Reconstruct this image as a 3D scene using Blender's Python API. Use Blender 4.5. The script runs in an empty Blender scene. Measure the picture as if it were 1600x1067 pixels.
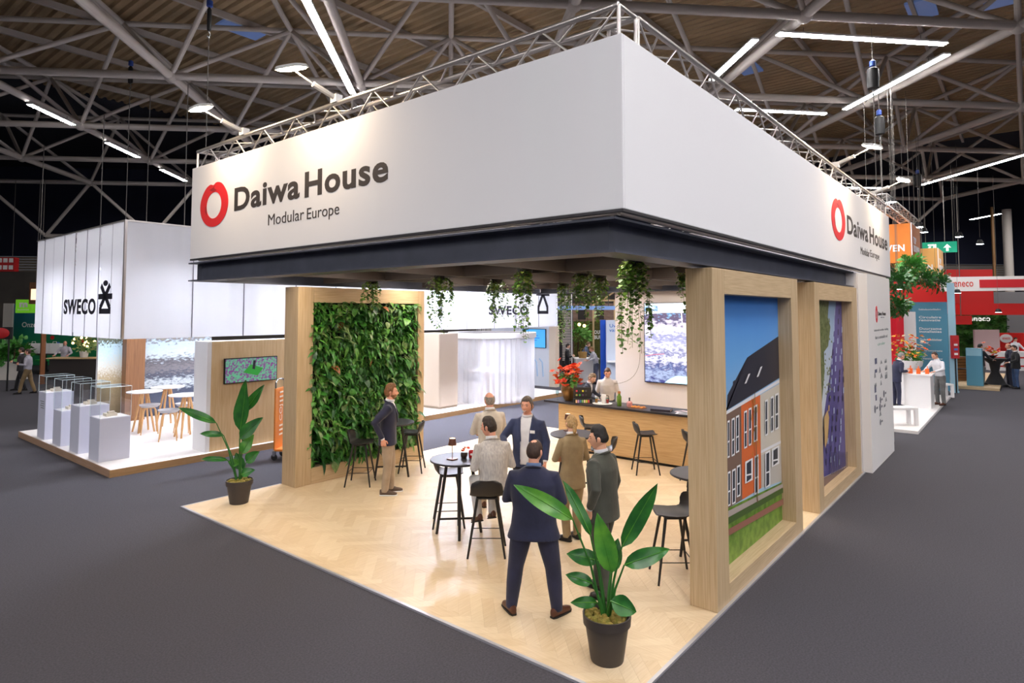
import bpy, bmesh, math, random
import numpy as np
from mathutils import Vector, Matrix, noise

R = math.radians
scene = bpy.context.scene
COL = scene.collection
rnd = random.Random(7)

# ------------------------------------------------------------------ camera
CAM = Vector((-4.59, -2.56, 3.10))
FPX, PCX, PCY = 984.0, 800.0, 435.0          # focal length and principal point for a 1600 x 1067 frame
PITCH = math.atan(53 / 984.0)
YAW = R(39.25)
cam_d = bpy.data.cameras.new('camera')
cam = bpy.data.objects.new('camera', cam_d)
COL.objects.link(cam)
cam.location = CAM
cam.rotation_euler = (R(90) + PITCH, 0, YAW - R(90))
cam_d.sensor_fit = 'HORIZONTAL'
cam_d.sensor_width = 36.0
cam_d.lens = FPX * 36 / 1600
cam_d.shift_y = (PCY - 533.5) / 1600
cam_d.clip_end = 400
scene.camera = cam

# ------------------------------------------------------------------ world, exposure
world = bpy.data.worlds.new('hall_air')
scene.world = world
world.use_nodes = True
wb = world.node_tree.nodes['Background']
wb.inputs[0].default_value = (0.80, 0.86, 1.0, 1)
wb.inputs[1].default_value = 0.10
vs = scene.view_settings
vs.view_transform = 'Standard'
vs.look = 'None'
vs.gamma = 1.0
vs.use_curve_mapping = False
vs.exposure = 0.0
# strengths of the lamps the place has
LED_BAR = 150.0        # linear lamps under the roof frame
PANEL = 21.5          # square panels under the booth canopy
FLOOD = 170.0          # arm floods on the banner truss
GLOW = 40.0           # lamps inside the neighbouring fabric booth
FAR = 24.0            # spot lamps of the booths behind

# ------------------------------------------------------------------ pixel -> place
_fw = Vector((math.cos(YAW) * math.cos(PITCH), math.sin(YAW) * math.cos(PITCH), math.sin(PITCH)))
_rt = Vector((math.sin(YAW), -math.cos(YAW), 0))
_up = _rt.cross(_fw)
FWD = Vector((math.cos(YAW), math.sin(YAW), 0))
RGT = _rt.copy()
def ray(px, py): return _fw * FPX + _rt * (px - PCX) + _up * (PCY - py)
def PX(px, py, x):
    d = ray(px, py); return CAM + d * ((x - CAM.x) / d.x)
def PY(px, py, y):
    d = ray(px, py); return CAM + d * ((y - CAM.y) / d.y)
def PZ(px, py, z=0.0):
    d = ray(px, py); return CAM + d * ((z - CAM.z) / d.z)
def PD(px, py, dep):
    d = ray(px, py); return CAM + d * (dep / d.dot(FWD))

# ------------------------------------------------------------------ materials
def srgb(r, g, b):
    f = lambda c: (c / 255 / 12.92) if c <= 10.3 else ((c / 255 + 0.055) / 1.055) ** 2.4
    return (f(r), f(g), f(b), 1)
MATS = {}
def mat(name, col, rough=0.6, metal=0.0, emit=0.0, ecol=None, spec=None, trans=0.0, sheen=0.0, coat=0.0):
    if name in MATS: return MATS[name]
    m = bpy.data.materials.new(name); m.use_nodes = True
    b = m.node_tree.nodes['Principled BSDF']
    c = srgb(*col)
    b.inputs['Base Color'].default_value = c
    b.inputs['Roughness'].default_value = rough
    b.inputs['Metallic'].default_value = metal
    if emit:
        b.inputs['Emission Color'].default_value = srgb(*ecol) if ecol else c
        b.inputs['Emission Strength'].default_value = emit
    if spec is not None: b.inputs['Specular IOR Level'].default_value = spec
    if trans: b.inputs['Transmission Weight'].default_value = trans
    if sheen: b.inputs['Sheen Weight'].default_value = sheen
    if coat: b.inputs['Coat Weight'].default_value = coat
    MATS[name] = m
    return m
def vary(m, c2, scale=(8, 8, 8), detail=4, lo=0.35, hi=0.65, bump=0.0, bscale=None, coord='Object', dist=0.0):
    """noise between the base colour and c2, with an optional bump"""
    nt = m.node_tree; b = nt.nodes['Principled BSDF']
    tc = nt.nodes.new('ShaderNodeTexCoord'); mp = nt.nodes.new('ShaderNodeMapping')
    mp.inputs['Scale'].default_value = scale
    nz = nt.nodes.new('ShaderNodeTexNoise'); nz.inputs['Scale'].default_value = 1.0
    nz.inputs['Detail'].default_value = detail; nz.inputs['Distortion'].default_value = dist
    rp = nt.nodes.new('ShaderNodeValToRGB')
    rp.color_ramp.elements[0].position = lo; rp.color_ramp.elements[1].position = hi
    rp.color_ramp.elements[0].color = b.inputs['Base Color'].default_value
    rp.color_ramp.elements[1].color = srgb(*c2)
    nt.links.new(tc.outputs[coord], mp.inputs['Vector']); nt.links.new(mp.outputs[0], nz.inputs['Vector'])
    nt.links.new(nz.outputs['Fac'], rp.inputs['Fac']); nt.links.new(rp.outputs['Color'], b.inputs['Base Color'])
    if bump:
        bp = nt.nodes.new('ShaderNodeBump'); bp.inputs['Strength'].default_value = bump; bp.inputs['Distance'].default_value = 0.01
        if bscale:
            n2 = nt.nodes.new('ShaderNodeTexNoise'); n2.inputs['Scale'].default_value = bscale; n2.inputs['Detail'].default_value = 3
            nt.links.new(tc.outputs[coord], n2.inputs['Vector']); nt.links.new(n2.outputs['Fac'], bp.inputs['Height'])
        else: nt.links.new(nz.outputs['Fac'], bp.inputs['Height'])
        nt.links.new(bp.outputs[0], b.inputs['Normal'])
    return m
def wood(name, c1, c2, axis='z', rough=0.5, fine=60):
    s = {'x': (2.2, fine, fine), 'y': (fine, 2.2, fine), 'z': (fine, fine, 1.6)}[axis]
    return vary(mat(name, c1, rough), c2, s, 5, 0.3, 0.72, dist=0.4)
def rampmat(name, stops, axis='Z', emit=0.0, noise_amt=0.0, nscale=6.0, rough=0.5, vec=None, coord='Generated', screen=False, detail=6):
    """a printed picture's colour run along one generated axis"""
    m = bpy.data.materials.new(name); m.use_nodes = True
    nt = m.node_tree; b = nt.nodes['Principled BSDF']; b.inputs['Roughness'].default_value = rough
    tc = nt.nodes.new('ShaderNodeTexCoord'); sp = nt.nodes.new('ShaderNodeSeparateXYZ')
    nt.links.new(tc.outputs[coord], sp.inputs[0])
    rp = nt.nodes.new('ShaderNodeValToRGB')
    els = rp.color_ramp.elements
    while len(els) < len(stops): els.new(0.5)
    for e, (p, c) in zip(els, stops): e.position = p; e.color = srgb(*c)
    src = sp.outputs[axis]
    if noise_amt:
        nz = nt.nodes.new('ShaderNodeTexNoise'); nz.inputs['Scale'].default_value = nscale; nz.inputs['Detail'].default_value = detail
        mp = nt.nodes.new('ShaderNodeMapping'); mp.inputs['Scale'].default_value = vec or (1, 1, 1)
        nt.links.new(tc.outputs[coord], mp.inputs[0]); nt.links.new(mp.outputs[0], nz.inputs['Vector'])
        a = nt.nodes.new('ShaderNodeMath'); a.operation = 'MULTIPLY_ADD'
        s = nt.nodes.new('ShaderNodeMath'); s.operation = 'SUBTRACT'; s.inputs[1].default_value = 0.5
        nt.links.new(nz.outputs['Fac'], s.inputs[0])
        nt.links.new(s.outputs[0], a.inputs[0]); a.inputs[1].default_value = noise_amt; nt.links.new(src, a.inputs[2])
        src = a.outputs[0]
    nt.links.new(src, rp.inputs['Fac'])
    if screen: b.inputs['Base Color'].default_value = (0.01, 0.01, 0.012, 1)
    else: nt.links.new(rp.outputs['Color'], b.inputs['Base Color'])
    if emit:
        nt.links.new(rp.outputs['Color'], b.inputs['Emission Color']); b.inputs['Emission Strength'].default_value = emit
    MATS[name] = m
    return m
def sheer(name, col, through=0.5, clear=0.0):
    """thin fabric that lets light through"""
    m = bpy.data.materials.new(name); m.use_nodes = True
    nt = m.node_tree; nt.nodes.remove(nt.nodes['Principled BSDF'])
    out = nt.nodes['Material Output']
    d = nt.nodes.new('ShaderNodeBsdfDiffuse'); t = nt.nodes.new('ShaderNodeBsdfTranslucent')
    d.inputs[0].default_value = srgb(*col); t.inputs[0].default_value = srgb(*col)
    mx = nt.nodes.new('ShaderNodeMixShader'); mx.inputs[0].default_value = through
    nt.links.new(d.outputs[0], mx.inputs[1]); nt.links.new(t.outputs[0], mx.inputs[2])
    last = mx
    if clear:
        tr = nt.nodes.new('ShaderNodeBsdfTransparent'); m2 = nt.nodes.new('ShaderNodeMixShader'); m2.inputs[0].default_value = clear
        nt.links.new(mx.outputs[0], m2.inputs[1]); nt.links.new(tr.outputs[0], m2.inputs[2]); last = m2
    nt.links.new(last.outputs[0], out.inputs[0])
    MATS[name] = m
    return m
def clearglass(name, tint=(235, 245, 245), refl=0.12):
    m = bpy.data.materials.new(name); m.use_nodes = True
    nt = m.node_tree; nt.nodes.remove(nt.nodes['Principled BSDF']); out = nt.nodes['Material Output']
    tr = nt.nodes.new('ShaderNodeBsdfTransparent'); tr.inputs[0].default_value = srgb(*tint)
    gl = nt.nodes.new('ShaderNodeBsdfGlossy'); gl.inputs['Roughness'].default_value = 0.03
    lw = nt.nodes.new('ShaderNodeLayerWeight'); lw.inputs[0].default_value = 0.5
    pw_ = nt.nodes.new('ShaderNodeMath'); pw_.operation = 'POWER'; pw_.inputs[1].default_value = 4.0; nt.links.new(lw.outputs['Facing'], pw_.inputs[0])
    fr = nt.nodes.new('ShaderNodeMath'); fr.operation = 'MULTIPLY_ADD'; fr.inputs[1].default_value = 0.5; fr.inputs[2].default_value = 0.035; nt.links.new(pw_.outputs[0], fr.inputs[0])
    mx = nt.nodes.new('ShaderNodeMixShader')
    nt.links.new(fr.outputs[0], mx.inputs[0]); nt.links.new(tr.outputs[0], mx.inputs[1]); nt.links.new(gl.outputs[0], mx.inputs[2])
    nt.links.new(mx.outputs[0], out.inputs[0])
    MATS[name] = m
    return m

# ------------------------------------------------------------------ mesh builder
class MB:
    def __init__(self): self.v = []; self.f = []; self.m = []
    def add(self, vs, fs, mi=0):
        o = len(self.v); self.v += [tuple(p) for p in vs]
        for q in fs: self.f.append(tuple(i + o for i in q)); self.m.append(mi)
        return self
    def box(self, x0, x1, y0, y1, z0, z1, mi=0):
        return self.add([(x0, y0, z0), (x1, y0, z0), (x1, y1, z0), (x0, y1, z0), (x0, y0, z1), (x1, y0, z1), (x1, y1, z1), (x0, y1, z1)],
                        [(3, 2, 1, 0), (4, 5, 6, 7), (0, 1, 5, 4), (1, 2, 6, 5), (2, 3, 7, 6), (3, 0, 4, 7)], mi)
    def path(self, pts, rad, n=8, mi=0, cap=True, flat=1.0, ref=None):
        pts = [Vector(p) for p in pts]; rings = []
        ref = Vector(ref) if ref is not None else None
        u = None
        for i, p in enumerate(pts):
            a = pts[max(i - 1, 0)]; b = pts[min(i + 1, len(pts) - 1)]
            t = (b - a); t = t.normalized() if t.length > 1e-9 else Vector((0, 0, 1))
            if u is None:
                u = ref if ref is not None else (Vector((0, 0, 1)) if abs(t.z) < 0.9 else Vector((1, 0, 0)))
            u = (u - t * u.dot(t)); u = u.normalized() if u.length > 1e-6 else t.orthogonal().normalized()
            w = t.cross(u)
            r = rad[i] if isinstance(rad, list) else rad
            ru, rw = r if isinstance(r, tuple) else (r * flat, r)
            rings.append((p, u * ru, w * rw))
        return self.loft(rings, n, mi, cap)
    def loft(self, rings, n=12, mi=0, cap=True, power=2.0):
        vs = []
        for c, a, b in rings:
            for k in range(n):
                t = 2 * math.pi * k / n; ct, st = math.cos(t), math.sin(t)
                if power != 2.0:
                    e = 2 / power
                    ct = math.copysign(abs(ct) ** e, ct); st = math.copysign(abs(st) ** e, st)
                vs.append(c + a * ct + b * st)
        fs = []
        m = len(rings)
        for i in range(m - 1):
            for k in range(n):
                k2 = (k + 1) % n
                fs.append((i * n + k, i * n + k2, (i + 1) * n + k2, (i + 1) * n + k))
        if cap:
            fs.append(tuple(reversed(range(n)))); fs.append(tuple(range((m - 1) * n, m * n)))
        return self.add(vs, fs, mi)
    def tube(self, a, b, r, r2=None, n=8, mi=0, cap=True): return self.path([a, b], [r, r if r2 is None else r2], n, mi, cap)
    def lathe(self, prof, n=20, c=(0, 0, 0), mi=0, cap=True):
        c = Vector(c)
        return self.loft([(c + Vector((0, 0, z)), Vector((r, 0, 0)), Vector((0, r, 0))) for r, z in prof], n, mi, cap)
    def ball(self, c, rx, ry=None, rz=None, n=12, m=7, mi=0):
        ry = ry or rx; rz = rz or rx; c = Vector(c); rg = []
        for i in range(m + 1):
            t = math.pi * (i / m) if 0 < i < m else (0.05 if i == 0 else math.pi - 0.05)
            s = math.sin(t)
            rg.append((c + Vector((0, 0, -rz * math.cos(t))), Vector((rx * s, 0, 0)), Vector((0, ry * s, 0))))
        return self.loft(rg, n, mi)
    def poly(self, pts, mi=0): return self.add(pts, [tuple(range(len(pts)))], mi)
    def prism(self, pts, d, mi=0):
        """polygon pushed along the vector d"""
        d = Vector(d); n = len(pts); a = [Vector(p) for p in pts]; b = [p + d for p in a]
        fs = [tuple(range(n)), tuple(reversed(range(n, 2 * n)))]
        fs += [(k, n + k, n + (k + 1) % n, (k + 1) % n)[::-1] for k in range(n)]
        return self.add(a + b, [tuple(reversed(q)) for q in fs], mi)
    def move(self, d):
        d = Vector(d); self.v = [(p[0] + d.x, p[1] + d.y, p[2] + d.z) for p in self.v]; return self
    def xf(self, M): self.v = [tuple(M @ Vector(p)) for p in self.v]; return self
    def mesh(self, name, mats, smooth=True, angle=40, fix=True):
        me = bpy.data.meshes.new(name)
        me.from_pydata(self.v, [], self.f)
        for m in (mats if isinstance(mats, (list, tuple)) else [mats]): me.materials.append(m)
        if any(self.m): me.polygons.foreach_set('material_index', self.m)
        if fix and len(self.f) > 1:
            bm = bmesh.new(); bm.from_mesh(me); bmesh.ops.recalc_face_normals(bm, faces=bm.faces); bm.to_mesh(me); bm.free()
        if smooth:
            me.polygons.foreach_set('use_smooth', [True] * len(me.polygons)); me.set_sharp_from_angle(angle=R(angle))
        return me
    def build(self, name, mats, parent=None, smooth=True, angle=40, bevel=0.0, off=None, fix=True, label=None, kind=None):
        if off is not None: self.move(off)
        o = bpy.data.objects.new(name, self.mesh(name, mats, smooth, angle, fix))
        COL.objects.link(o)
        if parent is not None: o.parent = parent
        if bevel:
            b = o.modifiers.new('bevel', 'BEVEL'); b.width = bevel; b.segments = 2; b.limit_method = 'ANGLE'
        if label: o['label'] = label
        if kind: o['kind'] = kind
        return o
def inst(name, me, parent=None, M=None):
    o = bpy.data.objects.new(name, me); COL.objects.link(o)
    if parent is not None: o.parent = parent
    if M is not None: o.matrix_local = M
    return o
def tag(o, label, cat, group=None):
    o['label'] = label; o['category'] = cat
    if group: o['group'] = group
    return o
def thing(name, label, cat, loc=(0, 0, 0), rz=0.0, group=None, scale=1.0):
    o = bpy.data.objects.new(name, None); COL.objects.link(o)
    o.location = loc; o.rotation_euler = (0, 0, rz); o.scale = (scale,) * 3
    o.empty_display_size = 0.1
    return tag(o, label, cat, group)
def struct(o):
    o['kind'] = 'structure'; return o
def copy_tree(o, parent=None):
    c = o.copy(); COL.objects.link(c)
    if parent is not None: c.parent = parent
    for ch in list(o.children): copy_tree(ch, c)
    return c
def heading(v): return math.atan2(-v[0], v[1])       # +Y of the thing turned to point along v
def frameM(o, xa, ya):
    xa = Vector(xa).normalized(); ya = Vector(ya).normalized(); za = xa.cross(ya)
    M = Matrix((xa, ya, za)).transposed().to_4x4(); M.translation = Vector(o); return M
def alongM(a, b, r):
    a = Vector(a); b = Vector(b); d = b - a
    M = d.to_track_quat('Z', 'Y').to_matrix().to_4x4() @ Matrix.Diagonal((r, r, d.length, 1)); M.translation = a
    return M
_txt = {}
def text_mesh(s, w, h, m, weight=0.0, depth=0.004, name='lettering'):
    """lettering scaled to w x h, lower left corner at the origin, in the XY plane"""
    cu = bpy.data.curves.new('t', 'FONT'); cu.body = s; cu.extrude = 0.02; cu.offset = weight; cu.resolution_u = 4
    cu.space_line = 0.9; cu.align_x = 'LEFT'; cu.space_character = 1.0 + max(0.0, weight) * 3.0
    ob = bpy.data.objects.new('t', cu)
    me = ob.to_mesh()
    out = MB()
    vs = [v.co.copy() for v in me.vertices]; fs = [tuple(p.vertices) for p in me.polygons]
    ob.to_mesh_clear(); bpy.data.objects.remove(ob); bpy.data.curves.remove(cu)
    x0 = min(v.x for v in vs); x1 = max(v.x for v in vs); y0 = min(v.y for v in vs); y1 = max(v.y for v in vs)
    out.add([((v.x - x0) / (x1 - x0) * w, (v.y - y0) / (y1 - y0) * h, (v.z + 0.02) / 0.04 * depth) for v in vs], fs)
    return out.mesh(name, m, smooth=False, fix=False)
def lettering(s, p0, xa, ya, w, h, m, parent, weight=0.0, depth=0.004, name='lettering', label=None):
    o = inst(name, text_mesh(s, w, h, m, weight, depth), parent, frameM(Vector(p0) - (parent.location if parent else Vector()), xa, ya))
    if label: o['label'] = label
    return o

UNIT = MB().tube((0, 0, 0), (0, 0, 1), 1.0, n=10)
def unit_tube(name, m): return UNIT.mesh(name, m)
# ================================================================== palette
M_oak = wood('oak_panel', (208, 184, 148), (184, 156, 118), 'z')
M_oakx = wood('oak_panel_lying', (210, 186, 150), (186, 158, 120), 'x')
M_oaky = wood('oak_panel_across', (212, 180, 132), (186, 148, 100), 'y')
M_ply = wood('birch_ply', (222, 194, 150), (206, 172, 124), 'z', fine=25)
M_steel = vary(mat('painted_steel', (66, 70, 86), 0.5), (56, 60, 74), (3, 3, 3))
M_dark = mat('canopy_ceiling', (58, 50, 48), 0.8)
M_joist = mat('canopy_joist', (70, 62, 60), 0.7)
M_white = mat('white_paint', (238, 236, 236), 0.55)
M_fabric = vary(mat('banner_fabric', (236, 236, 240), 0.85), (228, 228, 234), (300, 300, 300), 2)
M_alu = mat('truss_aluminium', (205, 200, 198), 0.32, 0.9)
M_black = mat('black_lacquer', (30, 27, 27), 0.42)
M_seat = mat('black_shell', (34, 31, 32), 0.45)
M_top = mat('black_top', (38, 35, 42), 0.45)
M_red = mat('logo_red', (222, 28, 34), 0.5)
M_ink = mat('ink', (52, 44, 44), 0.6)
M_navyink = mat('ink_navy', (28, 28, 44), 0.6)
M_bulb = mat('lamp_white', (255, 250, 240), 0.5, emit=LED_BAR, ecol=(255, 251, 250))
M_panel = mat('panel_light', (255, 250, 244), 0.5, emit=PANEL, ecol=(255, 240, 222))
M_flood = mat('flood_lens', (255, 244, 220), 0.4, emit=FLOOD, ecol=(255, 226, 186))
M_far = mat('spot_lens', (245, 250, 255), 0.4, emit=FAR, ecol=(236, 244, 255))
M_lampb = mat('lamp_body', (210, 210, 212), 0.4, 0.2)
M_frame = vary(mat('frame_tube', (190, 182, 176), 0.6), (168, 160, 154), (1, 1, 1))
M_rope = mat('cable', (96, 92, 88), 0.8)
M_blk = mat('matte_black', (20, 20, 22), 0.6)
M_tvb = mat('screen_bezel', (16, 16, 18), 0.35)
M_chrome = mat('chrome', (190, 192, 196), 0.25, 1.0)

# ================================================================== the hall
UA = R(45.0)
U1 = Vector((math.cos(UA), math.sin(UA), 0)); U2 = Vector((math.sin(UA), -math.cos(UA), 0))
BASE = Vector((CAM.x, CAM.y, 0))
def hall(u, v, z=0.0): return BASE + U1 * u + U2 * v + Vector((0, 0, z))

m = vary(mat('hall_carpet', (76, 74, 82), 0.95), (57, 55, 61), (55, 55, 55), 6, 0.3, 0.7, bump=0.35, bscale=240)
b = MB(); b.poly([hall(-22, -40), hall(-22, 46), hall(48, 46), hall(48, -40)])
struct(tag(b.build('floor', m, smooth=False), 'dark grey needle felt carpet covering the exhibition hall floor', 'floor'))

# corrugated roof deck: real ribs running along the booth's long side
M_deck = vary(mat('roof_deck', (166, 140, 106), 0.75), (148, 126, 96), (0.6, 0.6, 0.6))
M_deckdark = mat('roof_deck_dark', (30, 32, 44), 0.8)  # lack of light over the far roof is put into this colour
def deck(name, x0, x1, y0, y1, m, label, pitch=0.36):
    b = MB(); x = x0
    z = 13.3
    prof = []
    while x < x1:
        prof += [(x, z), (x + pitch * 0.32, z), (x + pitch * 0.5, z - 0.10), (x + pitch * 0.82, z - 0.10)]
        x += pitch
    vs = [(px, y0, pz) for px, pz in prof] + [(px, y1, pz) for px, pz in prof]
    n = len(prof)
    b.add(vs, [(k, k + 1, n + k + 1, n + k) for k in range(n - 1)])
    return struct(tag(b.build(name, m, smooth=False), label, 'ceiling'))
deck('ceiling', -24, 40, -44, 31, M_deck, 'brown corrugated roof deck high above the hall')
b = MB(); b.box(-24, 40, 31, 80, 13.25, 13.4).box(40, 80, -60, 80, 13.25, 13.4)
struct(tag(b.build('ceiling_dark', M_deckdark, smooth=False), 'roof at the far end of the hall, coloured dark as if unlit', 'ceiling'))
# outer walls
M_wall = mat('hall_wall_navy', (26, 30, 52), 0.85)
M_wallgrey = vary(mat('hall_wall_grey', (112, 106, 100), 0.85), (98, 92, 88), (0.5, 0.5, 0.5))
M_wallpan = mat('hall_wall_panel', (150, 138, 124), 0.8)
def wallseg(name, a, c, z0, z1, m, label, th=0.3):
    d = (c - a).normalized(); nrm = Vector((-d.y, d.x, 0)) * th
    b = MB(); b.prism([a + Vector((0, 0, z0)), c + Vector((0, 0, z0)), c + nrm + Vector((0, 0, z0)), a + nrm + Vector((0, 0, z0))], (0, 0, z1 - z0))
    return struct(tag(b.build(name, m, smooth=False), label, 'wall'))
wb0, wb1 = hall(47, 46), hall(47, -40)
wallseg('wall_back', wb0, wb1, 7.0, 13.3, M_wall, 'dark navy upper wall across the far end of the hall')
wallseg('wall_back_lower', wb0, wb1, 0, 5.9, M_wallgrey, 'grey lower wall across the far end of the hall')
bb = MB()
tr = thing('trim_1', 'ribbed beige cladding band between the grey and navy hall walls', 'cladding', (0, 0, 0)); struct(tr)
for k in range(6):
    d = (wb1 - wb0).normalized(); nr = Vector((d.y, -d.x, 0)) * 0.12
    q = MB(); z0 = 5.9 + k * 0.185
    q.prism([wb0 + Vector((0, 0, z0)), wb1 + Vector((0, 0, z0)), wb1 + nr + Vector((0, 0, z0)), wb0 + nr + Vector((0, 0, z0))], (0, 0, 0.15)).build('slat', M_wallpan, tr, smooth=False)
wallseg('wall_left', hall(47, -40), hall(-22, -40), 0, 13.3, M_wall, 'dark navy side wall of the hall on the left')
wallseg('wall_right', hall(-22, 46), hall(47, 46), 0, 13.3, M_wall, 'dark navy side wall of the hall on the right')
for k, (px, py) in enumerate([(377, 46), (1168, 105), (1440, 14), (1560, -4)]):
    c = PZ(px, py, 13.12)
    b = MB(); b.box(-0.75, 0.75, -0.4, 0.4, -0.04, 0.04).xf(Matrix.Rotation(0, 4, 'Z')).move(c)
    struct(tag(b.build('window_%d' % (k + 1), mat('skylight', (96, 118, 168), 0.4, emit=0.25, ecol=(110, 135, 190)), smooth=False),
               ['small blue skylight in the roof above the left banner lamps', 'blue skylight in the roof behind the right banner truss',
                'blue skylight in the roof beside the upper right node', 'blue skylight at the top right edge of the roof'][k], 'skylight'))

# space frame of tubes: bottom grid, top grid half a bay off, four braces to every node
fr = thing('roof_space_frame', 'grey tubular steel space frame carrying the hall roof', 'roof frame', hall(19.2, 2.7, 0))
tube_me = unit_tube('chord_tube', M_frame); brace_me = unit_tube('brace_tube', M_frame); node_me = MB().ball((0, 0, 0), 0.2).mesh('node', M_frame)
Z0, Z1, MOD = 10.1, 12.85, 5.52
us = [2.7 + MOD * k for k in range(7)]; vsn = [-24.8 + MOD * k for k in range(11)]
fo = fr.location
for i, u in enumerate(us):
    for j, v in enumerate(vsn):
        n0 = hall(u, v, Z0) - fo
        if i + 1 < len(us): inst('chord_tube', tube_me, fr, alongM(n0, hall(us[i + 1], v, Z0) - fo, 0.125))
        if j + 1 < len(vsn): inst('chord_tube', tube_me, fr, alongM(n0, hall(u, vsn[j + 1], Z0) - fo, 0.115))
        inst('node', node_me, fr, Matrix.Translation(n0))
        if i + 1 < len(us) and j + 1 < len(vsn):
            t0 = hall(u + MOD / 2, v + MOD / 2, Z1) - fo
            if i + 2 < len(us): inst('top_chord_tube', tube_me, fr, alongM(t0, hall(u + MOD * 1.5, v + MOD / 2, Z1) - fo, 0.09))
            if j + 2 < len(vsn): inst('top_chord_tube', tube_me, fr, alongM(t0, hall(u + MOD / 2, v + MOD * 1.5, Z1) - fo, 0.09))
            for du in (0, 1):
                for dv in (0, 1):
                    inst('brace_tube', brace_me, fr, alongM(hall(u + MOD * du, v + MOD * dv, Z0) - fo, t0, 0.075))
# purlins under the deck
pm = MB().box(-0.5, 0.5, -0.06, 0.06, -0.22, 0).mesh('purlin', M_frame)
for k in range(20):
    y = -18 + k * 3.6
    if y > 31: break
    o = inst('purlin', pm, fr, Matrix.Translation(Vector((8, y, 13.18)) - fo) @ Matrix.Diagonal((64, 1, 1, 1)))
# wall bracing at the far end
for j, v in enumerate(vsn[:-1]):
    a = hall(us[-1], v, Z0) - fo; c = hall(us[-1], vsn[j + 1], Z0) - fo
    mid = hall(us[-1] + 1.0, v + MOD / 2, 7.3) - fo
    inst('wall_brace_tube', brace_me, fr, alongM(a, mid, 0.09)); inst('wall_brace_tube', brace_me, fr, alongM(c, mid, 0.09))
    if j: inst('wall_chord_tube', tube_me, fr, alongM(hall(us[-1] + 1.0, v - MOD / 2, 7.3) - fo, mid, 0.11))
# far columns
for px, w, nm in ((1579, 0.27, 'pale round column rising to the roof at the far right'), (1556, 0.09, 'thin wooden post behind the white fascia at the far right')):
    c = hall(44, 0); p = PD(px, 480, 42 if w > 0.2 else 41); b = MB(); b.tube((0, 0, 0), (0, 0, 10), w, n=14).lathe([(w * 1.2, 0), (w * 1.2, 0.1), (w, 0.12)], 14)
    o = b.build('column', mat('column_pale', (206, 198, 190), 0.7) if w > 0.2 else wood('post_wood', (150, 112, 70), (120, 86, 50)))
    o.location = (p.x, p.y, 0); tag(o, nm, 'column')

# linear lamps hung under the frame
lampN = [0]
def bar_lamp(a, c, label, dz=-0.28):
    a = Vector(a); c = Vector(c); t = thing('linear_lamp', label, 'lamp', (a + c) / 2 + Vector((0, 0, dz)), 0, 'linear lamps under the roof frame')
    d = (c - a).normalized(); s = d.cross(Vector((0, 0, 1))).normalized(); L = (c - a).length / 2
    def bar(w, z0, z1):
        return MB().prism([d * -L + s * -w + Vector((0, 0, z0)), d * L + s * -w + Vector((0, 0, z0)), d * L + s * w + Vector((0, 0, z0)), d * -L + s * w + Vector((0, 0, z0))], (0, 0, z1 - z0))
    bar(0.10, 0.0, 0.05).build('housing', M_lampb, t, smooth=False)
    bar(0.085, -0.012, -0.001).build('diffuser', M_bulb, t, smooth=False)
    for k in (-0.7, 0.7):
        MB().tube(d * L * k + Vector((0, 0, 0.04)), d * L * k + Vector((0, 0, 0.2 - dz)), 0.008, n=5).build('suspension_wire', M_rope, t)
def chord_pt(px, py): return PZ(px, py, Z0 - 0.2)
bars = [((475, -6), (551, 146), 'linear lamp blazing steeply above the left banner truss'),
        ((46, 163), (114, 195), 'first linear lamp of the row receding at the far left'),
        ((167, 223), (216, 246), 'second linear lamp of the row receding at the far left'),
        ((252, 265), (290, 283), 'third linear lamp of the row ending beside the big banner'),
        ((1215, 53), (1477, 69), 'long level linear lamp at the top right of the roof'),
        ((1480, 85), (1320, 171), 'long slanting linear lamp below the level one at right'),
        ((1180, 62), (1112, 125), 'short slanting linear lamp behind the right banner truss'),
        ((1150, 171), (1290, 178), 'level linear lamp half hidden by the right banner truss'),
        ((1604, 241), (1440, 289), 'long slanting linear lamp at the right edge of the picture'),
        ((1517, 343), (1563, 334), 'small distant linear lamp near the pale column'),
        ((1322, 293), (1388, 294), 'small distant linear lamp behind the right arm floods')]
for p, q, l in bars: bar_lamp(chord_pt(*p), chord_pt(*q), l, 0.0)
# the same rows go on over the rest of the hall, behind the camera and over the booth
rows = [(u0, v) for u0 in (-19, -13.5, -8, -2.5) for v in (-19.4, -8.3, 2.7, 13.8, 24.9)] + [(3.0, -13.8), (3.0, 8.2), (3.0, 19.3), (8.2, -24.8), (8.2, 24.9), (13.6, -30), (24.6, 8.2), (30, 2.7), (24.6, 34), (30, 36)]
for u0, v in rows:
    bar_lamp(hall(u0 + 0.4, v, Z0 - 0.2), hall(u0 + 5.0, v, Z0 - 0.2), 'linear lamp of the hall rows that run on outside the picture', 0.0)

# hoists and cables
def hoist(px, py, dep, top_to, label, body=True, sc=1.0):
    c = PD(px, py, dep); t = thing('chain_hoist', label, 'hoist', c)
    if body:
        MB().lathe([(0.05 * sc, -0.28), (0.13 * sc, -0.25), (0.14 * sc, 0.02), (0.13 * sc, 0.22), (0.06 * sc, 0.27)], 12).build('motor_body', M_blk, t)
        MB().path([(0, 0, -0.28), (0.03, 0, -0.36), (0.0, 0, -0.44), (-0.04, 0, -0.4)], 0.018, 6).build('hook', M_chrome, t)
        MB().lathe([(0.03, 0.27), (0.07, 0.3), (0.07, 0.42), (0.02, 0.46)], 10).build('swivel', mat('swivel_blue', (40, 70, 150), 0.5), t)
    MB().tube((0, 0, 0.2), (0, 0, Z0 - c.z), 0.008, n=5).build('chain', M_rope, t)
    MB().tube((0, 0, -0.4), (0, 0, min(top_to, 5.6) - c.z if top_to < c.z else -0.6), 0.01, n=5).build('sling', M_rope, t)
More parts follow.
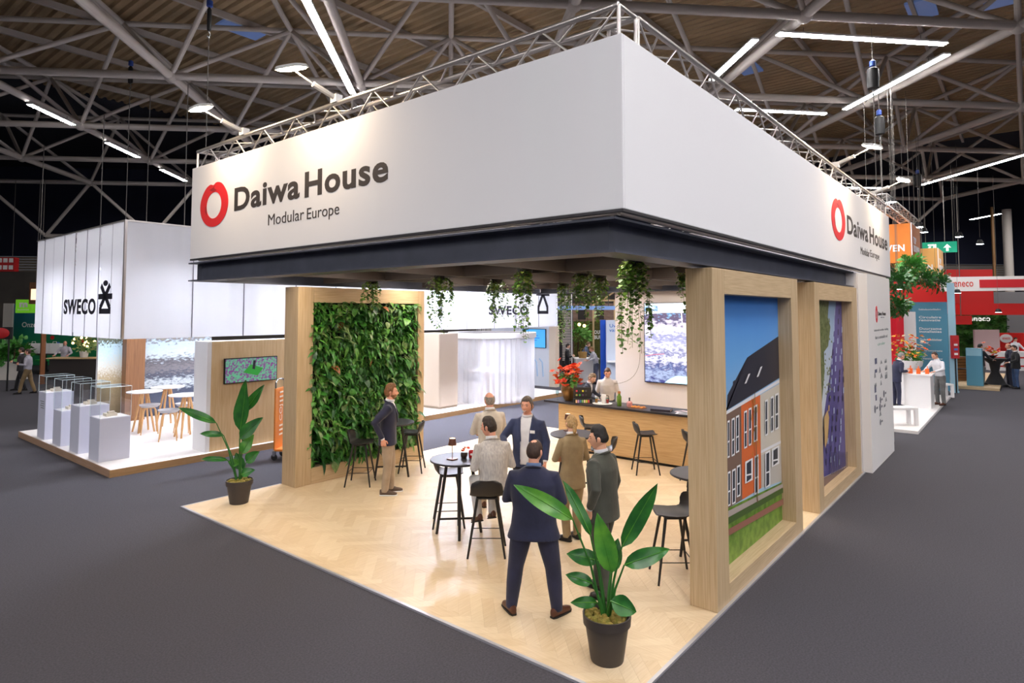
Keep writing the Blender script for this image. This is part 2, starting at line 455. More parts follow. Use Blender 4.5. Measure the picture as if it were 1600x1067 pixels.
hoist(1364, 122, 15.2, 5.6, 'black motor hoist hanging above the right banner truss')
hoist(1374, 196, 17.5, 5.6, 'ribbed dark hoist hanging lower beside the right banner truss')
hoist(1434, 282, 26, 7, 'small hoist hanging by the right edge lamp')
hoist(327, 30, 14, 5.6, 'red hooked hoist hanging from the roof above the left arm lamp', sc=0.35)
hoist(204, 117, 19, 5.0, 'hoist on a long pale cable above the fabric booth corner', sc=0.5)
for px, py, dep, lab in ((160, 262, 22, 'thin cable dropping left of the fabric booth banner'), (66, 300, 26, 'thin cable dropping over the far left banner end'),
                         (232, 240, 20, 'thin cable dropping right of the fabric booth corner'), (291, 240, 19, 'thin cable dropping beside the big banner left end')):
    c = PD(px, py, dep)
    o = MB().tube((0, 0, 0), (0, 0, Z0 - 4.95), 0.014, n=6).tube((0, 0, 0.0), (0, 0, 0.12), 0.03, n=6).build('suspension_cable', M_rope); o.location = (c.x, c.y, 4.95)
    tag(o, lab, 'cable')
# ================================================================== the timber booth
LY, LX, CX1 = 7.95, 13.2, 9.3          # booth depth, banner length, end of the open room
# ---- herringbone floor: planks one by one
bf = thing('floor_booth', 'pale herringbone oak floor of the open timber booth', 'floor', (0, 0, 0)); struct(bf)
MB().box(0.0, CX1, 0.0, LY, 0.0, 0.012).build('underlay', mat('floor_joint', (206, 178, 138), 0.8), bf, smooth=False)
PL, PW, G = 0.62, 0.124, 0.0005
def clip_poly(poly, x0, x1, y0, y1):
    def cut(ps, f, inter):
        out = []
        for i in range(len(ps)):
            a, c = ps[i], ps[(i + 1) % len(ps)]
            if f(a): out.append(a)
            if f(a) != f(c): out.append(inter(a, c))
        return out
    for ax, val, s in ((0, x0, 1), (0, x1, -1), (1, y0, 1), (1, y1, -1)):
        if not poly: return poly
        def it(a, c, ax=ax, val=val):
            t = (val - a[ax]) / (c[ax] - a[ax]); return (a[0] + (c[0] - a[0]) * t, a[1] + (c[1] - a[1]) * t)
        poly = cut(poly, lambda p: (p[ax] - val) * s >= 0, it)
    return poly
c45 = math.cos(R(45)); planks = []
n = int(PL / PW)
ang = R(0)
for i in range(-90, 120):
    for j in range(-30, 40):
        for kind in (0, 1):
            # herringbone: unit i steps one plank width diagonally, j repeats the pair
            bx = i * PW + j * PL; by = i * PW - j * PL
            if kind == 0: q = [(bx + G, by + G), (bx + PL - G, by + G), (bx + PL - G, by + PW - G), (bx + G, by + PW - G)]
            else: q = [(bx + PL + G, by + G - PL + PW), (bx + PL + PW - G, by + G - PL + PW), (bx + PL + PW - G, by + PW - G), (bx + PL + G, by + PW - G)]
            q = [(x * c45 - y * c45 + 2.0, x * c45 + y * c45) for x, y in q]
            if max(p[0] for p in q) < 0 or min(p[0] for p in q) > CX1 or max(p[1] for p in q) < 0 or min(p[1] for p in q) > LY: continue
            q = clip_poly(q, 0.0, CX1, 0.0, LY)
            if len(q) >= 3: planks.append((q, kind))
pmats = []
for k, (a, c) in enumerate((((229, 206, 172), (216, 189, 150)), ((225, 201, 165), (212, 184, 144)), ((233, 211, 178), (221, 196, 158)))):
    for ax in 'xy':
        mm = vary(mat('plank_%d%s' % (k, ax), a, 0.42), c, (4, 60, 4) if ax == 'x' else (60, 4, 4), 4, 0.3, 0.7)
        mp = [nn for nn in mm.node_tree.nodes if nn.type == 'MAPPING'][0]; mp.inputs['Rotation'].default_value[2] = R(45)
        pmats.append(mm)
def pd(q):
    cxp = sum(p[0] for p in q) / len(q); cyp = sum(p[1] for p in q) / len(q)
    return (cxp - CAM.x) ** 2 + (cyp - CAM.y) ** 2
planks.sort(key=lambda t: pd(t[0]))
rest = MB()
for k, (q, kind) in enumerate(planks):
    mi = rnd.randrange(3) * 2 + kind
    pts = [(x, y, 0.012) for x, y in q]
    if k < 290:
        MB().prism(pts, (0, 0, 0.006)).build('plank', pmats[mi], bf, smooth=False)
    else: rest.prism(pts, (0, 0, 0.006), mi)
rest.build('planks_beyond', pmats, bf, smooth=False, kind='stuff')
ed = MB().box(-0.035, 0.0, -0.035, LY, 0, 0.022).box(0.0, CX1, -0.035, 0.0, 0, 0.022).box(-0.035, 1.7, LY, LY + 0.03, 0, 0.02)
struct(tag(ed.build('trim_2', mat('edge_trim', (196, 196, 204), 0.35, 0.6), smooth=False), 'slim aluminium edging round the pale booth floor', 'edging'))

# ---- picture portals
M_rev = wood('oak_reveal', (222, 190, 142), (198, 162, 112), 'z')
def portal(x0, x1, ox0, ox1, label, print_label, maker):
    t = thing('picture_portal', label, 'portal', (x0, 0, 0.018)); D = 0.30; z0, z1, H = 0.21, 3.30, 3.575
    f = lambda *a: MB().box(*a).move((-x0, 0, -0.018))
    f(x0, ox0, 0, D, 0.018, H).build('upright', M_oak, t, bevel=0.006, smooth=False)
    f(ox1, x1, 0, D, 0.018, H).build('upright', M_oak, t, bevel=0.006, smooth=False)
    f(ox0, ox1, 0, D, z1, H).build('header', M_oakx, t, bevel=0.004, smooth=False)
    f(ox0, ox1, 0, D, 0.018, z0).build('sill', M_oakx, t, bevel=0.004, smooth=False)
    f(ox0, ox1, 0.19, D, z0, z1).build('back_board', M_oak, t, smooth=False)
    p = maker(ox0, ox1, z0, z1, 0.186, t); 
    return t
def mk_print(polys, t, y, name, label, first=0.0):
    """a flat print: coloured shapes on one sheet, each a hair in front of the last"""
    b = MB(); ms = []
    for k, (pts, m) in enumerate(polys):
        if m not in ms: ms.append(m)
        yy = y - first - 0.00025 * k
        b.poly([(p[0], yy, p[1]) for p in pts], ms.index(m))
    b.move(-t.location)
    o = b.build(name, ms, t, smooth=False, fix=False); o['label'] = label
    return o
def pm(name, c): return mat('print_' + name, c, 0.45)
def houses(x0, x1, z0, z1, y, t):
    def P(a, b_):      # photo pixel of the print -> its place on the sheet
        p = PY(1120 + a * 0.4305, 440 + b_ * 0.4311, y); return (min(max(p.x, x0), x1), min(max(p.z, z0), z1))
    sky = rampmat('print_sky', [(0.0, (170, 200, 218)), (0.45, (160, 196, 222)), (0.75, (104, 166, 226)), (1.0, (52, 122, 210))], 'Z', noise_amt=0.12, nscale=2.5)
    grass = vary(pm('grass', (124, 158, 62)), (84, 120, 40), (9, 9, 9), 6)
    roof, gut, brown, orange, cream = pm('roof', (44, 44, 56)), pm('gutter', (226, 226, 230)), pm('brown', (124, 98, 84)), pm('orange', (220, 108, 52)), pm('cream', (206, 198, 184))
    glass, fr_, path, hedge = pm('glass', (46, 54, 66)), pm('winframe', (232, 232, 234)), pm('path', (150, 100, 84)), pm('hedge', (70, 96, 40))
    far, twig = pm('walk', (176, 164, 156)), pm('twig', (170, 130, 40))
    L = [([(x0, z0), (x1, z0), (x1, z1), (x0, z1)], sky)]
    q = lambda *pts: [P(*p) for p in pts]
    L.append((q((20, 830), (275, 700), (275, 1000), (20, 1180)), grass))
    L.append((q((20, 480), (36, 470), (38, 412), (110, 275), (262, 194), (262, 340), (30, 470)), roof))
    L.append((q((58, 362), (66, 356), (66, 378), (58, 384)), roof))
    L += [(q((20, 482), (88, 448), (92, 790), (20, 834)), brown), (q((88, 448), (157, 410), (161, 748), (92, 790)), orange),
          (q((157, 410), (232, 368), (236, 722), (161, 748)), cream), (q((232, 368), (262, 352), (266, 705), (236, 722)), brown)]
    L.append((q((20, 478), (262, 344), (262, 356), (20, 490)), gut))
    L.append((q((160, 612), (262, 560), (262, 570), (160, 622)), gut))
    L.append((q((160, 630), (236, 592), (236, 720), (161, 746)), pm('lowercream', (190, 184, 176))))
    def win(a, b_, c, d, sk):      # left, top, right, bottom; top slopes with the facade
        k = (c - a) * 0.5
        L.append((q((a, b_), (c, b_ - k), (c, d - k), (a, d)), fr_))
        e = (c - a) * 0.2
        L.append((q((a + e, b_ + 6), (c - e, b_ - k + 8), (c - e, d - k - 6), (a + e, d - 6)), glass))
        L.append((q((a + e, (b_ + d) / 2 + 6), (c - e, (b_ + d) / 2 + 2), (c - e, (b_ + d) / 2 + 8), (a + e, (b_ + d) / 2 + 12)), fr_))
    for a in ((38, 505, 46, 640), (53, 497, 64, 634), (68, 488, 80, 622), (54, 682, 67, 808), (71, 668, 84, 782), (38, 690, 48, 815), (97, 470, 108, 606), (113, 460, 124, 596), (132, 450, 145, 582), (100, 652, 128, 732), (134, 632, 149, 772),
              (172, 430, 182, 560), (192, 418, 203, 548), (208, 408, 221, 538), (196, 606, 223, 672), (172, 618, 190, 748), (238, 392, 248, 528), (240, 590, 250, 716)):
        win(*a, 0)
    for a in ((96, 370, 112, 334), (140, 346, 156, 308), (230, 298, 246, 262)):
        L.append((q((a[0], a[1]), (a[0] + 7, a[1] - 3), (a[2] + 5, a[3] - 2), (a[2] - 2, a[3] + 1)), gut))
    L.append((q((20, 838), (262, 712), (262, 726), (20, 862)), far))
    L.append((q((20, 862), (262, 728), (262, 745), (20, 888)), hedge))
    L.append((q((20, 905), (120, 850), (266, 762), (266, 784), (120, 872), (20, 930)), path))
    for k in range(26):
        a = 118 + rnd.random() * 26; c = 372 + rnd.random() * 230 + abs(a - 131) * 4
        L.append((q((a, c), (a + 1.4, c - 14), (a + 2.6, c + 10)), twig))
    L.append((q((130, 400), (132, 400), (143, 800), (140, 800)), pm('trunk', (120, 96, 60))))
    return mk_print(L, t, y, 'print', 'printed photograph of terraced houses under a blue sky')
def tower(x0, x1, z0, z1, y, t):
    def P(a, b_):
        p = PY(1270 + a * 0.2996, 460 + b_ * 0.2999, y); return (min(max(p.x, x0), x1), min(max(p.z, z0), z1))
    q = lambda *pts: [P(*p) for p in pts]
    sky = rampmat('print_sky_pale', [(0.0, (196, 188, 190)), (0.5, (206, 214, 226)), (1.0, (150, 178, 210))], 'Z')
    bld = vary(pm('violet', (112, 104, 166)), (86, 78, 138), (1.2, 1.2, 0.5), 5)
    leaf = vary(pm('leafage', (92, 104, 52)), (140, 146, 100), (14, 14, 14), 6)
    lit, dk, ground, warm = pm('pane', (176, 190, 222)), pm('paned', (52, 50, 84)), pm('paving', (120, 96, 92)), pm('warm', (206, 168, 110))
    L = [([(x0, z0), (x1, z0), (x1, z1), (x0, z1)], sky)]
    L.append((q((20, 30), (84, 30), (78, 120), (92, 170), (80, 270), (58, 300), (62, 400), (48, 560), (20, 600)), leaf))
    L.append((q((120, 20), (215, 20), (215, 960), (40, 960), (52, 800), (62, 600), (88, 420), (104, 260)), bld))
    for k in range(64):
        r_ = k // 4; a = 112 + (k % 4) * 22 - r_ * 3.2 + rnd.uniform(-3, 3); c = 70 + r_ * 52 + rnd.uniform(-12, 12)
        if 60 < a < 190: L.append((q((a, c), (a + 5, c - 4), (a + 5, c + 26), (a, c + 30)), rnd.choice([lit, lit, dk, dk, warm if r_ > 8 else lit])))
    for k in range(70):
        a = 24 + rnd.random() * 62; c = 120 + rnd.random() * 430
        L.append((q((a, c), (a + 5, c - 10), (a + 8, c + 6)), leaf))
    L.append((q((48, 640), (66, 600), (74, 640), (66, 760), (52, 800)), warm))
    L.append((q((20, 965), (215, 925), (215, 1100), (20, 1100)), ground))
    for k in range(12):
        a = 84 + k * 9; L.append((q((a, 820), (a + 3, 818), (a + 4, 935), (a + 1, 938)), dk))
    return mk_print(L, t, y, 'print', 'printed photograph of a violet high-rise seen from below')
portal(1.88, 5.06, 2.22, 4.74, 'oak portal framing the terraced houses picture at the booth corner', '', houses)
portal(6.0, 9.14, 6.28, 8.72, 'oak portal framing the violet high-rise picture farther along', '', tower)

# ---- plant wall
pw = thing('plant_wall_frame', 'oak wall block holding the recessed vertical garden', 'wall unit', (1.70, 7.50, 0.018))
f = lambda *a: MB().box(*a).move((-1.70, -7.50, -0.018))
f(1.70, 2.02, 7.50, 7.93, 0.018, 3.56).build('upright', M_oak, pw, bevel=0.006, smooth=False)
f(4.56, 4.74, 7.50, 7.93, 0.018, 3.56).build('upright', M_oak, pw, bevel=0.006, smooth=False)
f(2.02, 4.56, 7.50, 7.93, 3.28, 3.56).build('header', M_oakx, pw, bevel=0.004, smooth=False)
f(2.02, 4.56, 7.50, 7.93, 0.018, 0.30).build('plinth', M_oakx, pw, bevel=0.004, smooth=False)
f(2.02, 4.56, 7.70, 7.93, 0.30, 3.28).build('back_board', mat('planter_felt', (26, 28, 22), 0.9), pw, smooth=False)
gw = thing('vertical_garden', 'dense green wall of mixed leaves set in the oak block', 'plant', (3.29, 7.64, 0.32))
LEAFC = [((52, 112, 40), (34, 84, 30)), ((70, 142, 48), (46, 108, 36)), ((104, 164, 62), (72, 132, 48)), ((128, 152, 88), (92, 122, 66)), ((40, 88, 46), (28, 66, 34))]
M_leaves = [vary(mat('leaf_%d' % k, a, 0.42), c, (20, 20, 20)) for k, (a, c) in enumerate(LEAFC)]
M_rust = mat('leaf_rust', (150, 84, 40), 0.5)
def leaf_pts(L, W, droop, fold=0.25, n=4, pointed=True):
    vs, fs = [], []
    for i in range(n + 1):
        t = i / n
        w = W * (math.sin(math.pi * (t ** 0.75)) if pointed else math.sin(math.pi * min(0.999, t * 0.94 + 0.06)) ** 0.6)
        y = L * t * (1 - 0.15 * t); z = -droop * L * t * t
        vs += [(-w, y, z + fold * w), (0, y, z), (w, y, z + fold * w)]
    for i in range(n):
        a = i * 3
        fs += [(a, a + 1, a + 4, a + 3), (a + 1, a + 2, a + 5, a + 4)]
    return vs, fs
leafkinds = [leaf_pts(0.17, 0.022, 0.35), leaf_pts(0.15, 0.05, 0.4), leaf_pts(0.12, 0.06, 0.3, pointed=False), leaf_pts(0.22, 0.03, 0.6), leaf_pts(0.2, 0.075, 0.45)]
leaf_me = {}
for k in (1, 2, 3, 4):
    for c in range(5): leaf_me[k, c] = MB().add(*leafkinds[k], 0).mesh('leaf', M_leaves[c], fix=False)
leaf_me['rust'] = MB().add(*leafkinds[4]).mesh('leaf', M_rust, fix=False)
def leafM(x, z, y=0.0, spread=1.0, s=1.0):
    az = rnd.uniform(-1.1, 1.1); el = rnd.uniform(-1.2, 0.5)
    d = Vector((math.sin(az) * math.cos(el), -math.cos(az) * math.cos(el), math.sin(el))).normalized()
    up = Vector((rnd.uniform(-0.3, 0.3), -0.5, 1)); xa = d.cross(up).normalized()
    M = frameM((x, y, z), xa, d); return M @ Matrix.Diagonal((s, s, s, 1))
for k in range(285):
    kk = rnd.choice((1, 2, 3, 4, 4)); edge = rnd.random() < 0.2
    x = rnd.uniform(-1.27, 1.27); z = rnd.uniform(0.0, 2.95)
    kk = rnd.choice((1, 2, 3, 3, 4)); key = 'rust' if rnd.random() < 0.012 else (kk, rnd.choice((0, 0, 1, 1, 2, 3, 4)))
    inst('leaf', leaf_me[key], gw, leafM(x, z, rnd.uniform(-0.20, -0.08), s=rnd.uniform(0.8, 1.35)))
b = MB()
for k in range(5200):
    kk = rnd.choice((0, 0, 0, 0, 3, 1, 3)); vs_, fs_ = leafkinds[kk]
    x = rnd.uniform(-1.28, 1.28); z = rnd.uniform(0.0, 2.98)
    clump = noise.noise(Vector((x * 2.2, z * 2.2, 3.0)))
    M = leafM(x, z, rnd.uniform(-0.15, 0.05) - 0.09 * clump, s=rnd.uniform(0.6, 1.2))
    b.add([M @ Vector(p) for p in vs_], fs_, min(4, max(0, int((clump + 0.5) * 4 + rnd.uniform(-1.2, 1.2)))))
b.build('foliage', M_leaves, gw, fix=False, kind='stuff')

# ---- canopy of steel beams
cp = thing('canopy_frame', 'dark steel beam canopy roofing the open booth', 'canopy', (0, 0, 3.6))
BZ0, BZ1 = 3.60, 3.90
def ibeam(axis, c, a0, a1, web0=None):
    b = MB(); w, tf, tw = 0.15, 0.02, 0.007
    web0 = a0 if web0 is None else web0
    for s in ((-w, w, BZ0, BZ0 + tf), (-w, w, BZ1 - tf, BZ1), (-tw, tw, BZ0 + tf, BZ1 - tf)):
        st = web0 if s[0] == -tw else a0
        if axis == 'x': b.box(st, a1, c + s[0], c + s[1], s[2], s[3])
        else: b.box(c + s[0], c + s[1], st, a1, s[2], s[3])
    return b.move((0, 0, -3.6)).build('beam', M_steel, cp, smooth=False)
ibeam('y', 0.13, 0.07, 7.95, 0.22); ibeam('x', 0.22, 0.2805, CX1, 0.124); ibeam('x', 7.80, 0.12, CX1); ibeam('y', CX1 - 0.16, 0.37, 7.65)
MB().box(0.28, CX1 - 0.3, 0.37, 7.65, 3.86, 3.89).move((0, 0, -3.6)).build('ceiling_panel', M_dark, cp, smooth=False)
for y in (2.2, 4.05, 5.9): MB().box(0.28, CX1 - 0.31, y - 0.04, y + 0.04, 3.64, 3.86).move((0, 0, -3.6)).build('joist', M_joist, cp, smooth=False)
for x in (2.35, 4.85, 7.1): 
    for y0, y1 in ((0.37, 2.16), (2.24, 4.01), (4.09, 5.86), (5.94, 7.65)):
        MB().box(x - 0.04, x + 0.04, y0, y1, 3.64, 3.86).move((0, 0, -3.6)).build('joist', M_joist, cp, smooth=False)
k = 0
for ix, x in enumerate((1.3, 4.15, 6.2, 8.2)):
    for iy, y in enumerate((1.3, 3.2, 5.1, 6.9)):
        nm = ('in the hidden front bays of the canopy', 'over the middle of the booth', 'above the bar stools', 'above the bar counter')[ix]
        wh = ('nearest the portals', 'second from the portals', 'third from the portals', 'nearest the plant wall')[iy]
        t = thing('ceiling_light', 'square white panel lamp %s, %s' % (nm, wh), 'lamp', (x, y, 3.82), 0, 'panel lamps in the canopy')
        MB().box(-0.32, 0.32, -0.32, 0.32, 0.0, 0.04).build('housing', M_lampb, t, smooth=False)
        MB().box(-0.3, 0.3, -0.3, 0.3, -0.012, -0.0005).build('diffuser', M_panel, t, smooth=False)

# ---- storage room behind the bar, with video wall and sponsor panel
sr = struct(tag(MB().box(CX1, 13.1, 0.02, 5.45, 0, 3.88).build('wall_storage', mat('warm_white', (226, 220, 220), 0.7), smooth=False), 'white storage room wall behind the bar counter', 'wall'))
vw = thing('video_wall', 'tall bright video wall showing a rocky building site', 'screen', (CX1 - 0.005, 3.9, 1.43))
scr = rampmat('site_video', [(0.0, (60, 66, 130)), (0.10, (170, 184, 216)), (0.2, (70, 80, 140)), (0.30, (232, 230, 244)), (0.36, (120, 122, 168)), (0.46, (226, 224, 238)), (0.56, (150, 152, 196)), (0.66, (236, 232, 240)), (0.74, (206, 196, 214)), (0.79, (84, 80, 118)), (0.86, (110, 90, 116)), (0.9, (120, 170, 214)), (1.0, (226, 238, 250))],
             'Z', emit=1.5, noise_amt=0.46, nscale=12.0, vec=(1, 1.0, 2.2), screen=True, detail=12)
MB().box(-0.06, 0.0, -1.02, 0.72, 0, 1.9).build('casing', M_tvb, vw, smooth=False)
MB().box(-0.064, -0.0605, -1.0, 0.7, 0.015, 1.885).build('picture', scr, vw, smooth=False)
e2 = lambda n, c: mat('video_' + n, c, 0.5, emit=1.0)
b = MB(); b.poly([(-0.066, 0.7, 1.62), (-0.066, 0.2, 1.66), (-0.066, -1.0, 1.66), (-0.066, -1.0, 1.885), (-0.066, 0.36, 1.885), (-0.066, 0.34, 1.70), (-0.066, 0.7, 1.70)])
b.build('bright_sky', e2('sky', (232, 240, 252)), vw, smooth=False)
MB().path([(-0.067, 0.7, 0.62), (-0.067, 0.45, 0.67), (-0.067, 0.2, 0.69)], 0.006, 5).build('red_hose', e2('hose', (214, 96, 110)), vw)
MB().poly([(-0.067, 0.1, 0.52), (-0.067, -0.4, 0.55), (-0.067, -0.4, 0.61), (-0.067, 0.1, 0.59)]).build('white_slab', e2('slab', (244, 244, 252)), vw, smooth=False)
MB().poly([(-0.067, 0.2, 0.02), (-0.067, -0.5, 0.02), (-0.067, -0.5, 0.2), (-0.067, -0.1, 0.2), (-0.067, 0.1, 0.1)]).build('water_patch', e2('water', (190, 226, 246)), vw, smooth=False)
MB().path([(-0.067, -0.26, 1.4), (-0.067, -0.25, 1.6), (-0.067, -0.22, 1.8)], 0.012, 5).build('birch_trunk', e2('birch', (236, 240, 250)), vw)
sp = thing('sponsor_panel', 'tall white partner panel with small logos at the booth end', 'panel', (9.35, -0.15, 0.0))
MB().box(0, 2.56, 0, 0.165, 0.0, 3.86).build('board', M_white, sp, bevel=0.005, smooth=False)
def on_panel(px, py): p = PY(px, py, -0.152); return p
def small_text(s, px0, px1, py_t, py_b, m, parent, yplane, weight=0.0):
    a = PY(px0, py_b, yplane); c = PY(px1, py_b, yplane); tt = PY(px0, py_t, yplane)
    return lettering(s, (a.x, yplane, a.z), (1, 0, 0), (0, 0, 1), c.x - a.x, tt.z - a.z, m, parent, weight, 0.002)
M_greyink = mat('ink_grey', (120, 124, 128), 0.6); M_mint = mat('ink_mint', (150, 190, 176), 0.6)
def apple_logo(parent, c, xa, ya, w, h, m):
    """thick open ring with a cleft on top and a twist fold, the booth's emblem"""
    n = 72; oute, inn = [], []
    for k in range(n):
        t = 2 * math.pi * k / n; x, y = math.cos(t), math.sin(t)
        cleft = 0.10 * math.exp(-((t - math.pi * 0.52) / 0.12) ** 2)
        lobes = 0.05 * math.exp(-((t - math.pi * 0.36) / 0.3) ** 2) + 0.02 * math.exp(-((t - math.pi * 0.68) / 0.25) ** 2)
        oute.append((x * (1 + lobes) * 0.5 * w, y * (1 - cleft + lobes) * 0.5 * h))
        inn.append((x * 0.27 * w + 0.0, (y * 0.30 + 0.02 - 0.03) * h))
    b = MB(); vs_ = [(x, y, 0.0) for x, y in oute] + [(x, y, 0.0) for x, y in inn] + [(x, y, 0.006) for x, y in oute] + [(x, y, 0.006) for x, y in inn]
    fs_ = []
    for k in range(n):
        j = (k + 1) % n
        fs_ += [(2 * n + k, 2 * n + j, 3 * n + j, 3 * n + k), (k, j, 2 * n + j, 2 * n + k), (n + k, n + j, 3 * n + j, 3 * n + k)]
    b.add(vs_, fs_)
    o = inst('emblem', b.mesh('emblem', m, smooth=False), parent, frameM(Vector(c) - parent.location, xa, ya)); o['label'] = 'red ring emblem'
    # darker fold where the ring crosses itself at the cleft
    b = MB(); b.poly([(-0.17 * w, 0.36 * h, 0.0068), (-0.04 * w, 0.30 * h, 0.0068), (0.10 * w, 0.32 * h, 0.0068), (0.0, 0.38 * h, 0.0068), (0.03 * w, 0.45 * h, 0.0068), (-0.03 * w, 0.40 * h, 0.0068)])
    b.poly([(-0.27 * w, 0.02 * h, 0.0068), (-0.31 * w, -0.02 * h, 0.0068), (-0.31 * w, -0.12 * h, 0.0068), (-0.25 * w, -0.22 * h, 0.0068), (-0.24 * w, -0.14 * h, 0.0068)])
    inst('emblem_shade', b.mesh('emblem_shade', mat('logo_red_dark', (160, 14, 22), 0.5), smooth=False), parent, frameM(Vector(c) - parent.location, xa, ya))

# ---- sponsor panel print
apple_logo(sp, (PY(1369.5, 491, -0.152).x, -0.152, PY(1369.5, 491, -0.152).z), (1, 0, 0), (0, 0, 1), 0.20, 0.34, M_red)
small_text('Daiwa House', 1372, 1384, 487, 493, M_ink, sp, -0.153, 0.02)
small_text('Modular Europe', 1376, 1381.5, 495, 497, M_greyink, sp, -0.153)
small_text('Industrial modular building', 1366, 1388, 514.5, 519, M_greyink, sp, -0.153)
small_text('that is sustainable and', 1367.5, 1386.5, 525, 530, M_greyink, sp, -0.153)
small_text('circular', 1371.5, 1383, 535.5, 540, M_mint, sp, -0.153)
rr = random.Random(3)
M_logo = [mat('ink_slate', (92, 96, 122), 0.6), M_greyink, mat('ink_soft', (110, 112, 122), 0.6), M_greyink]
for row in range(9):
    for c in range(3):
        if rr.random() < 0.22: continue
        px = 1367 + c * 7.6 + rr.uniform(-1.2, 1.2); py = 570 + row * 11.5 + rr.uniform(-3, 3) + c * -1.0
        p = PY(px, py, -0.153); w = rr.uniform(0.12, 0.30); h = rr.uniform(0.06, 0.15); kd = rr.randrange(4)
        b = MB()
        if kd == 0:
            b.box(0, w, 0, 0.002, 0, h); 
        elif kd == 1:
            for i in range(4): b.box(i * w / 4, i * w / 4 + w / 6, 0, 0.002, 0, h * (0.6 + 0.4 * (i % 2)))
        elif kd == 2:
            b.lathe([(h * 0.55, 0), (h * 0.55, 0.002)], 14).xf(Matrix.Rotation(R(90), 4, 'X')).box(h, h + w * 0.7, -0.002, 0, -h * 0.15, h * 0.15)
        else:
            b.prism([(0, 0, 0), (w * 0.5, 0, h), (w, 0, 0), (w * 0.7, 0, 0), (w * 0.5, 0, h * 0.5), (w * 0.3, 0, 0)], (0, -0.002, 0))
        o = b.build('partner_logo', M_logo[kd], sp, smooth=False); o.location = Vector((p.x, -0.153, p.z)) - sp.location

# ---- the hanging banner
BZB, BZT = 3.96, 5.45
bn = thing('hanging_banner', 'huge white fabric banner box hung above the timber booth', 'banner', (0, 0, BZB))
def face(name, *a):
    return MB().box(*a).move((0, 0, -BZB)).build(name, M_fabric, bn, smooth=False, bevel=0.008)
face('fabric_panel', 0.0, 0.03, 0.0, LY, BZB, BZT)
face('fabric_panel', 0.03, LX, 0.0, 0.03, BZB, BZT)
face('fabric_panel', 0.03, LX, LY - 0.03, LY, BZB, BZT)
face('fabric_panel', LX - 0.03, LX, 0.03, LY - 0.03, BZB, BZT)
M_rail = mat('rail_dark', (60, 58, 62), 0.4, 0.6)
for a in ((0.0, 0.05, 0.0, LY, BZB - 0.022, BZB), (0.05, LX, 0.0, 0.05, BZB - 0.022, BZB)):
    MB().box(*a).move((0, 0, -BZB)).build('bottom_rail', M_rail, bn, smooth=False)
for a in ((0.09, 0.13, 0.12, LY - 0.1, BZB - 0.03, BZB + 0.01), (0.12, LX - 0.1, 0.09, 0.13, BZB - 0.03, BZB + 0.01)):
    MB().box(*a).move((0, 0, -BZB)).build('inner_profile', mat('profile_cream', (214, 204, 192), 0.4), bn, smooth=False)
def face_text(s, pl, pr, py_b, py_t, py_br, m, weight, side, lab):
    """lettering between two photo columns on the left (x=0) or right (y=0) fabric panel"""
    if side == 'L':
        a = PX(pl, py_b, -0.001); c = PX(pr, py_br, -0.001); t_ = PX(pl, py_t, -0.001)
        w = a.y - c.y; return lettering(s, (-0.001, a.y, a.z), (0, -1, 0), (0, 0, 1), w, t_.z - a.z, m, bn, weight, 0.003, label=lab)
    a = PY(pl, py_b, -0.001); c = PY(pr, py_br, -0.001); t_ = PY(pl, py_t, -0.001)
    return lettering(s, (a.x, -0.001, a.z), (1, 0, 0), (0, 0, 1), c.x - a.x, t_.z - a.z, m, bn, weight, 0.003, label=lab)
for s_, a_ in (('Daiwa', (366, 468, 330.5, 294.5, 311)), ('House', (476, 606.5, 309.5, 269.5, 286))): face_text(s_, *a_, M_ink, 0.028, 'L', 'dark grey bold lettering')
for s_, a_ in (('Modular', (419, 475, 352.5, 335.5, 343)), ('Europe', (479.5, 530, 348.5, 325.5, 340))): face_text(s_, *a_, M_ink, -0.004, 'L', 'thin dark lettering')
p = PX(334.5, 320, -0.001); h = PX(334, 287, 0).z - PX(334, 355, 0).z
apple_logo(bn, (-0.001, p.y, p.z), (0, -1, 0), (0, 0, 1), PX(313, 320, 0).y - PX(356, 320, 0).y, h, M_red)
for s_, a_ in (('Daiwa', (1324, 1356.5, 365, 336, 379)), ('House', (1359, 1386.5, 380, 354, 390))): face_text(s_, *a_, M_ink, 0.022, 'R', 'dark grey bold lettering')
for s_, a_ in (('Modular', (1345, 1358.5, 397, 385.5, 401)), ('Europe', (1360, 1374, 404.5, 390.5, 409))): face_text(s_, *a_, M_ink, -0.004, 'R', 'thin dark lettering')
p = PY(1310, 343, -0.001); apple_logo(bn, (p.x, -0.001, p.z), (1, 0, 0), (0, 0, 1), PY(1320.5, 343, 0).x - PY(1299.5, 343, 0).x, PY(1310, 311, 0).z - PY(1310, 375, 0).z, M_red)

# ---- four lengths of box truss above the banner
truss_ch = unit_tube('truss_chord', M_alu); truss_br = unit_tube('truss_brace', M_alu)
def truss(a, c, inward, label, z0=5.36, z1=5.73, step=0.4):
    a = Vector(a); c = Vector(c); inw = Vector(inward); t = thing('lighting_truss', label, 'truss', (a.x, a.y, z0), 0)
    d = (c - a); L = d.length; d.normalize(); n = int(L / step); S = 0.30
    cor = [Vector((0, 0, 0)), inw * S, inw * S + Vector((0, 0, z1 - z0)), Vector((0, 0, z1 - z0))]
    for q in cor: inst('chord', truss_ch, t, alongM(q, q + d * L, 0.029))
    st = L / n
    for k in range(4):
        p, q = cor[k], cor[(k + 1) % 4]
        for i in range(n):
            s0 = d * st * i; s1 = d * st * (i + 1)
            if i % 2: p, q = q, p
            inst('brace', truss_br, t, alongM(p + s0, q + s1, 0.011))
            if i % 2: p, q = q, p
    for q in (0, n):
        for k in range(4): inst('end_frame', truss_br, t, alongM(cor[k] + d * st * q, cor[(k + 1) % 4] + d * st * q, 0.018))
    return t
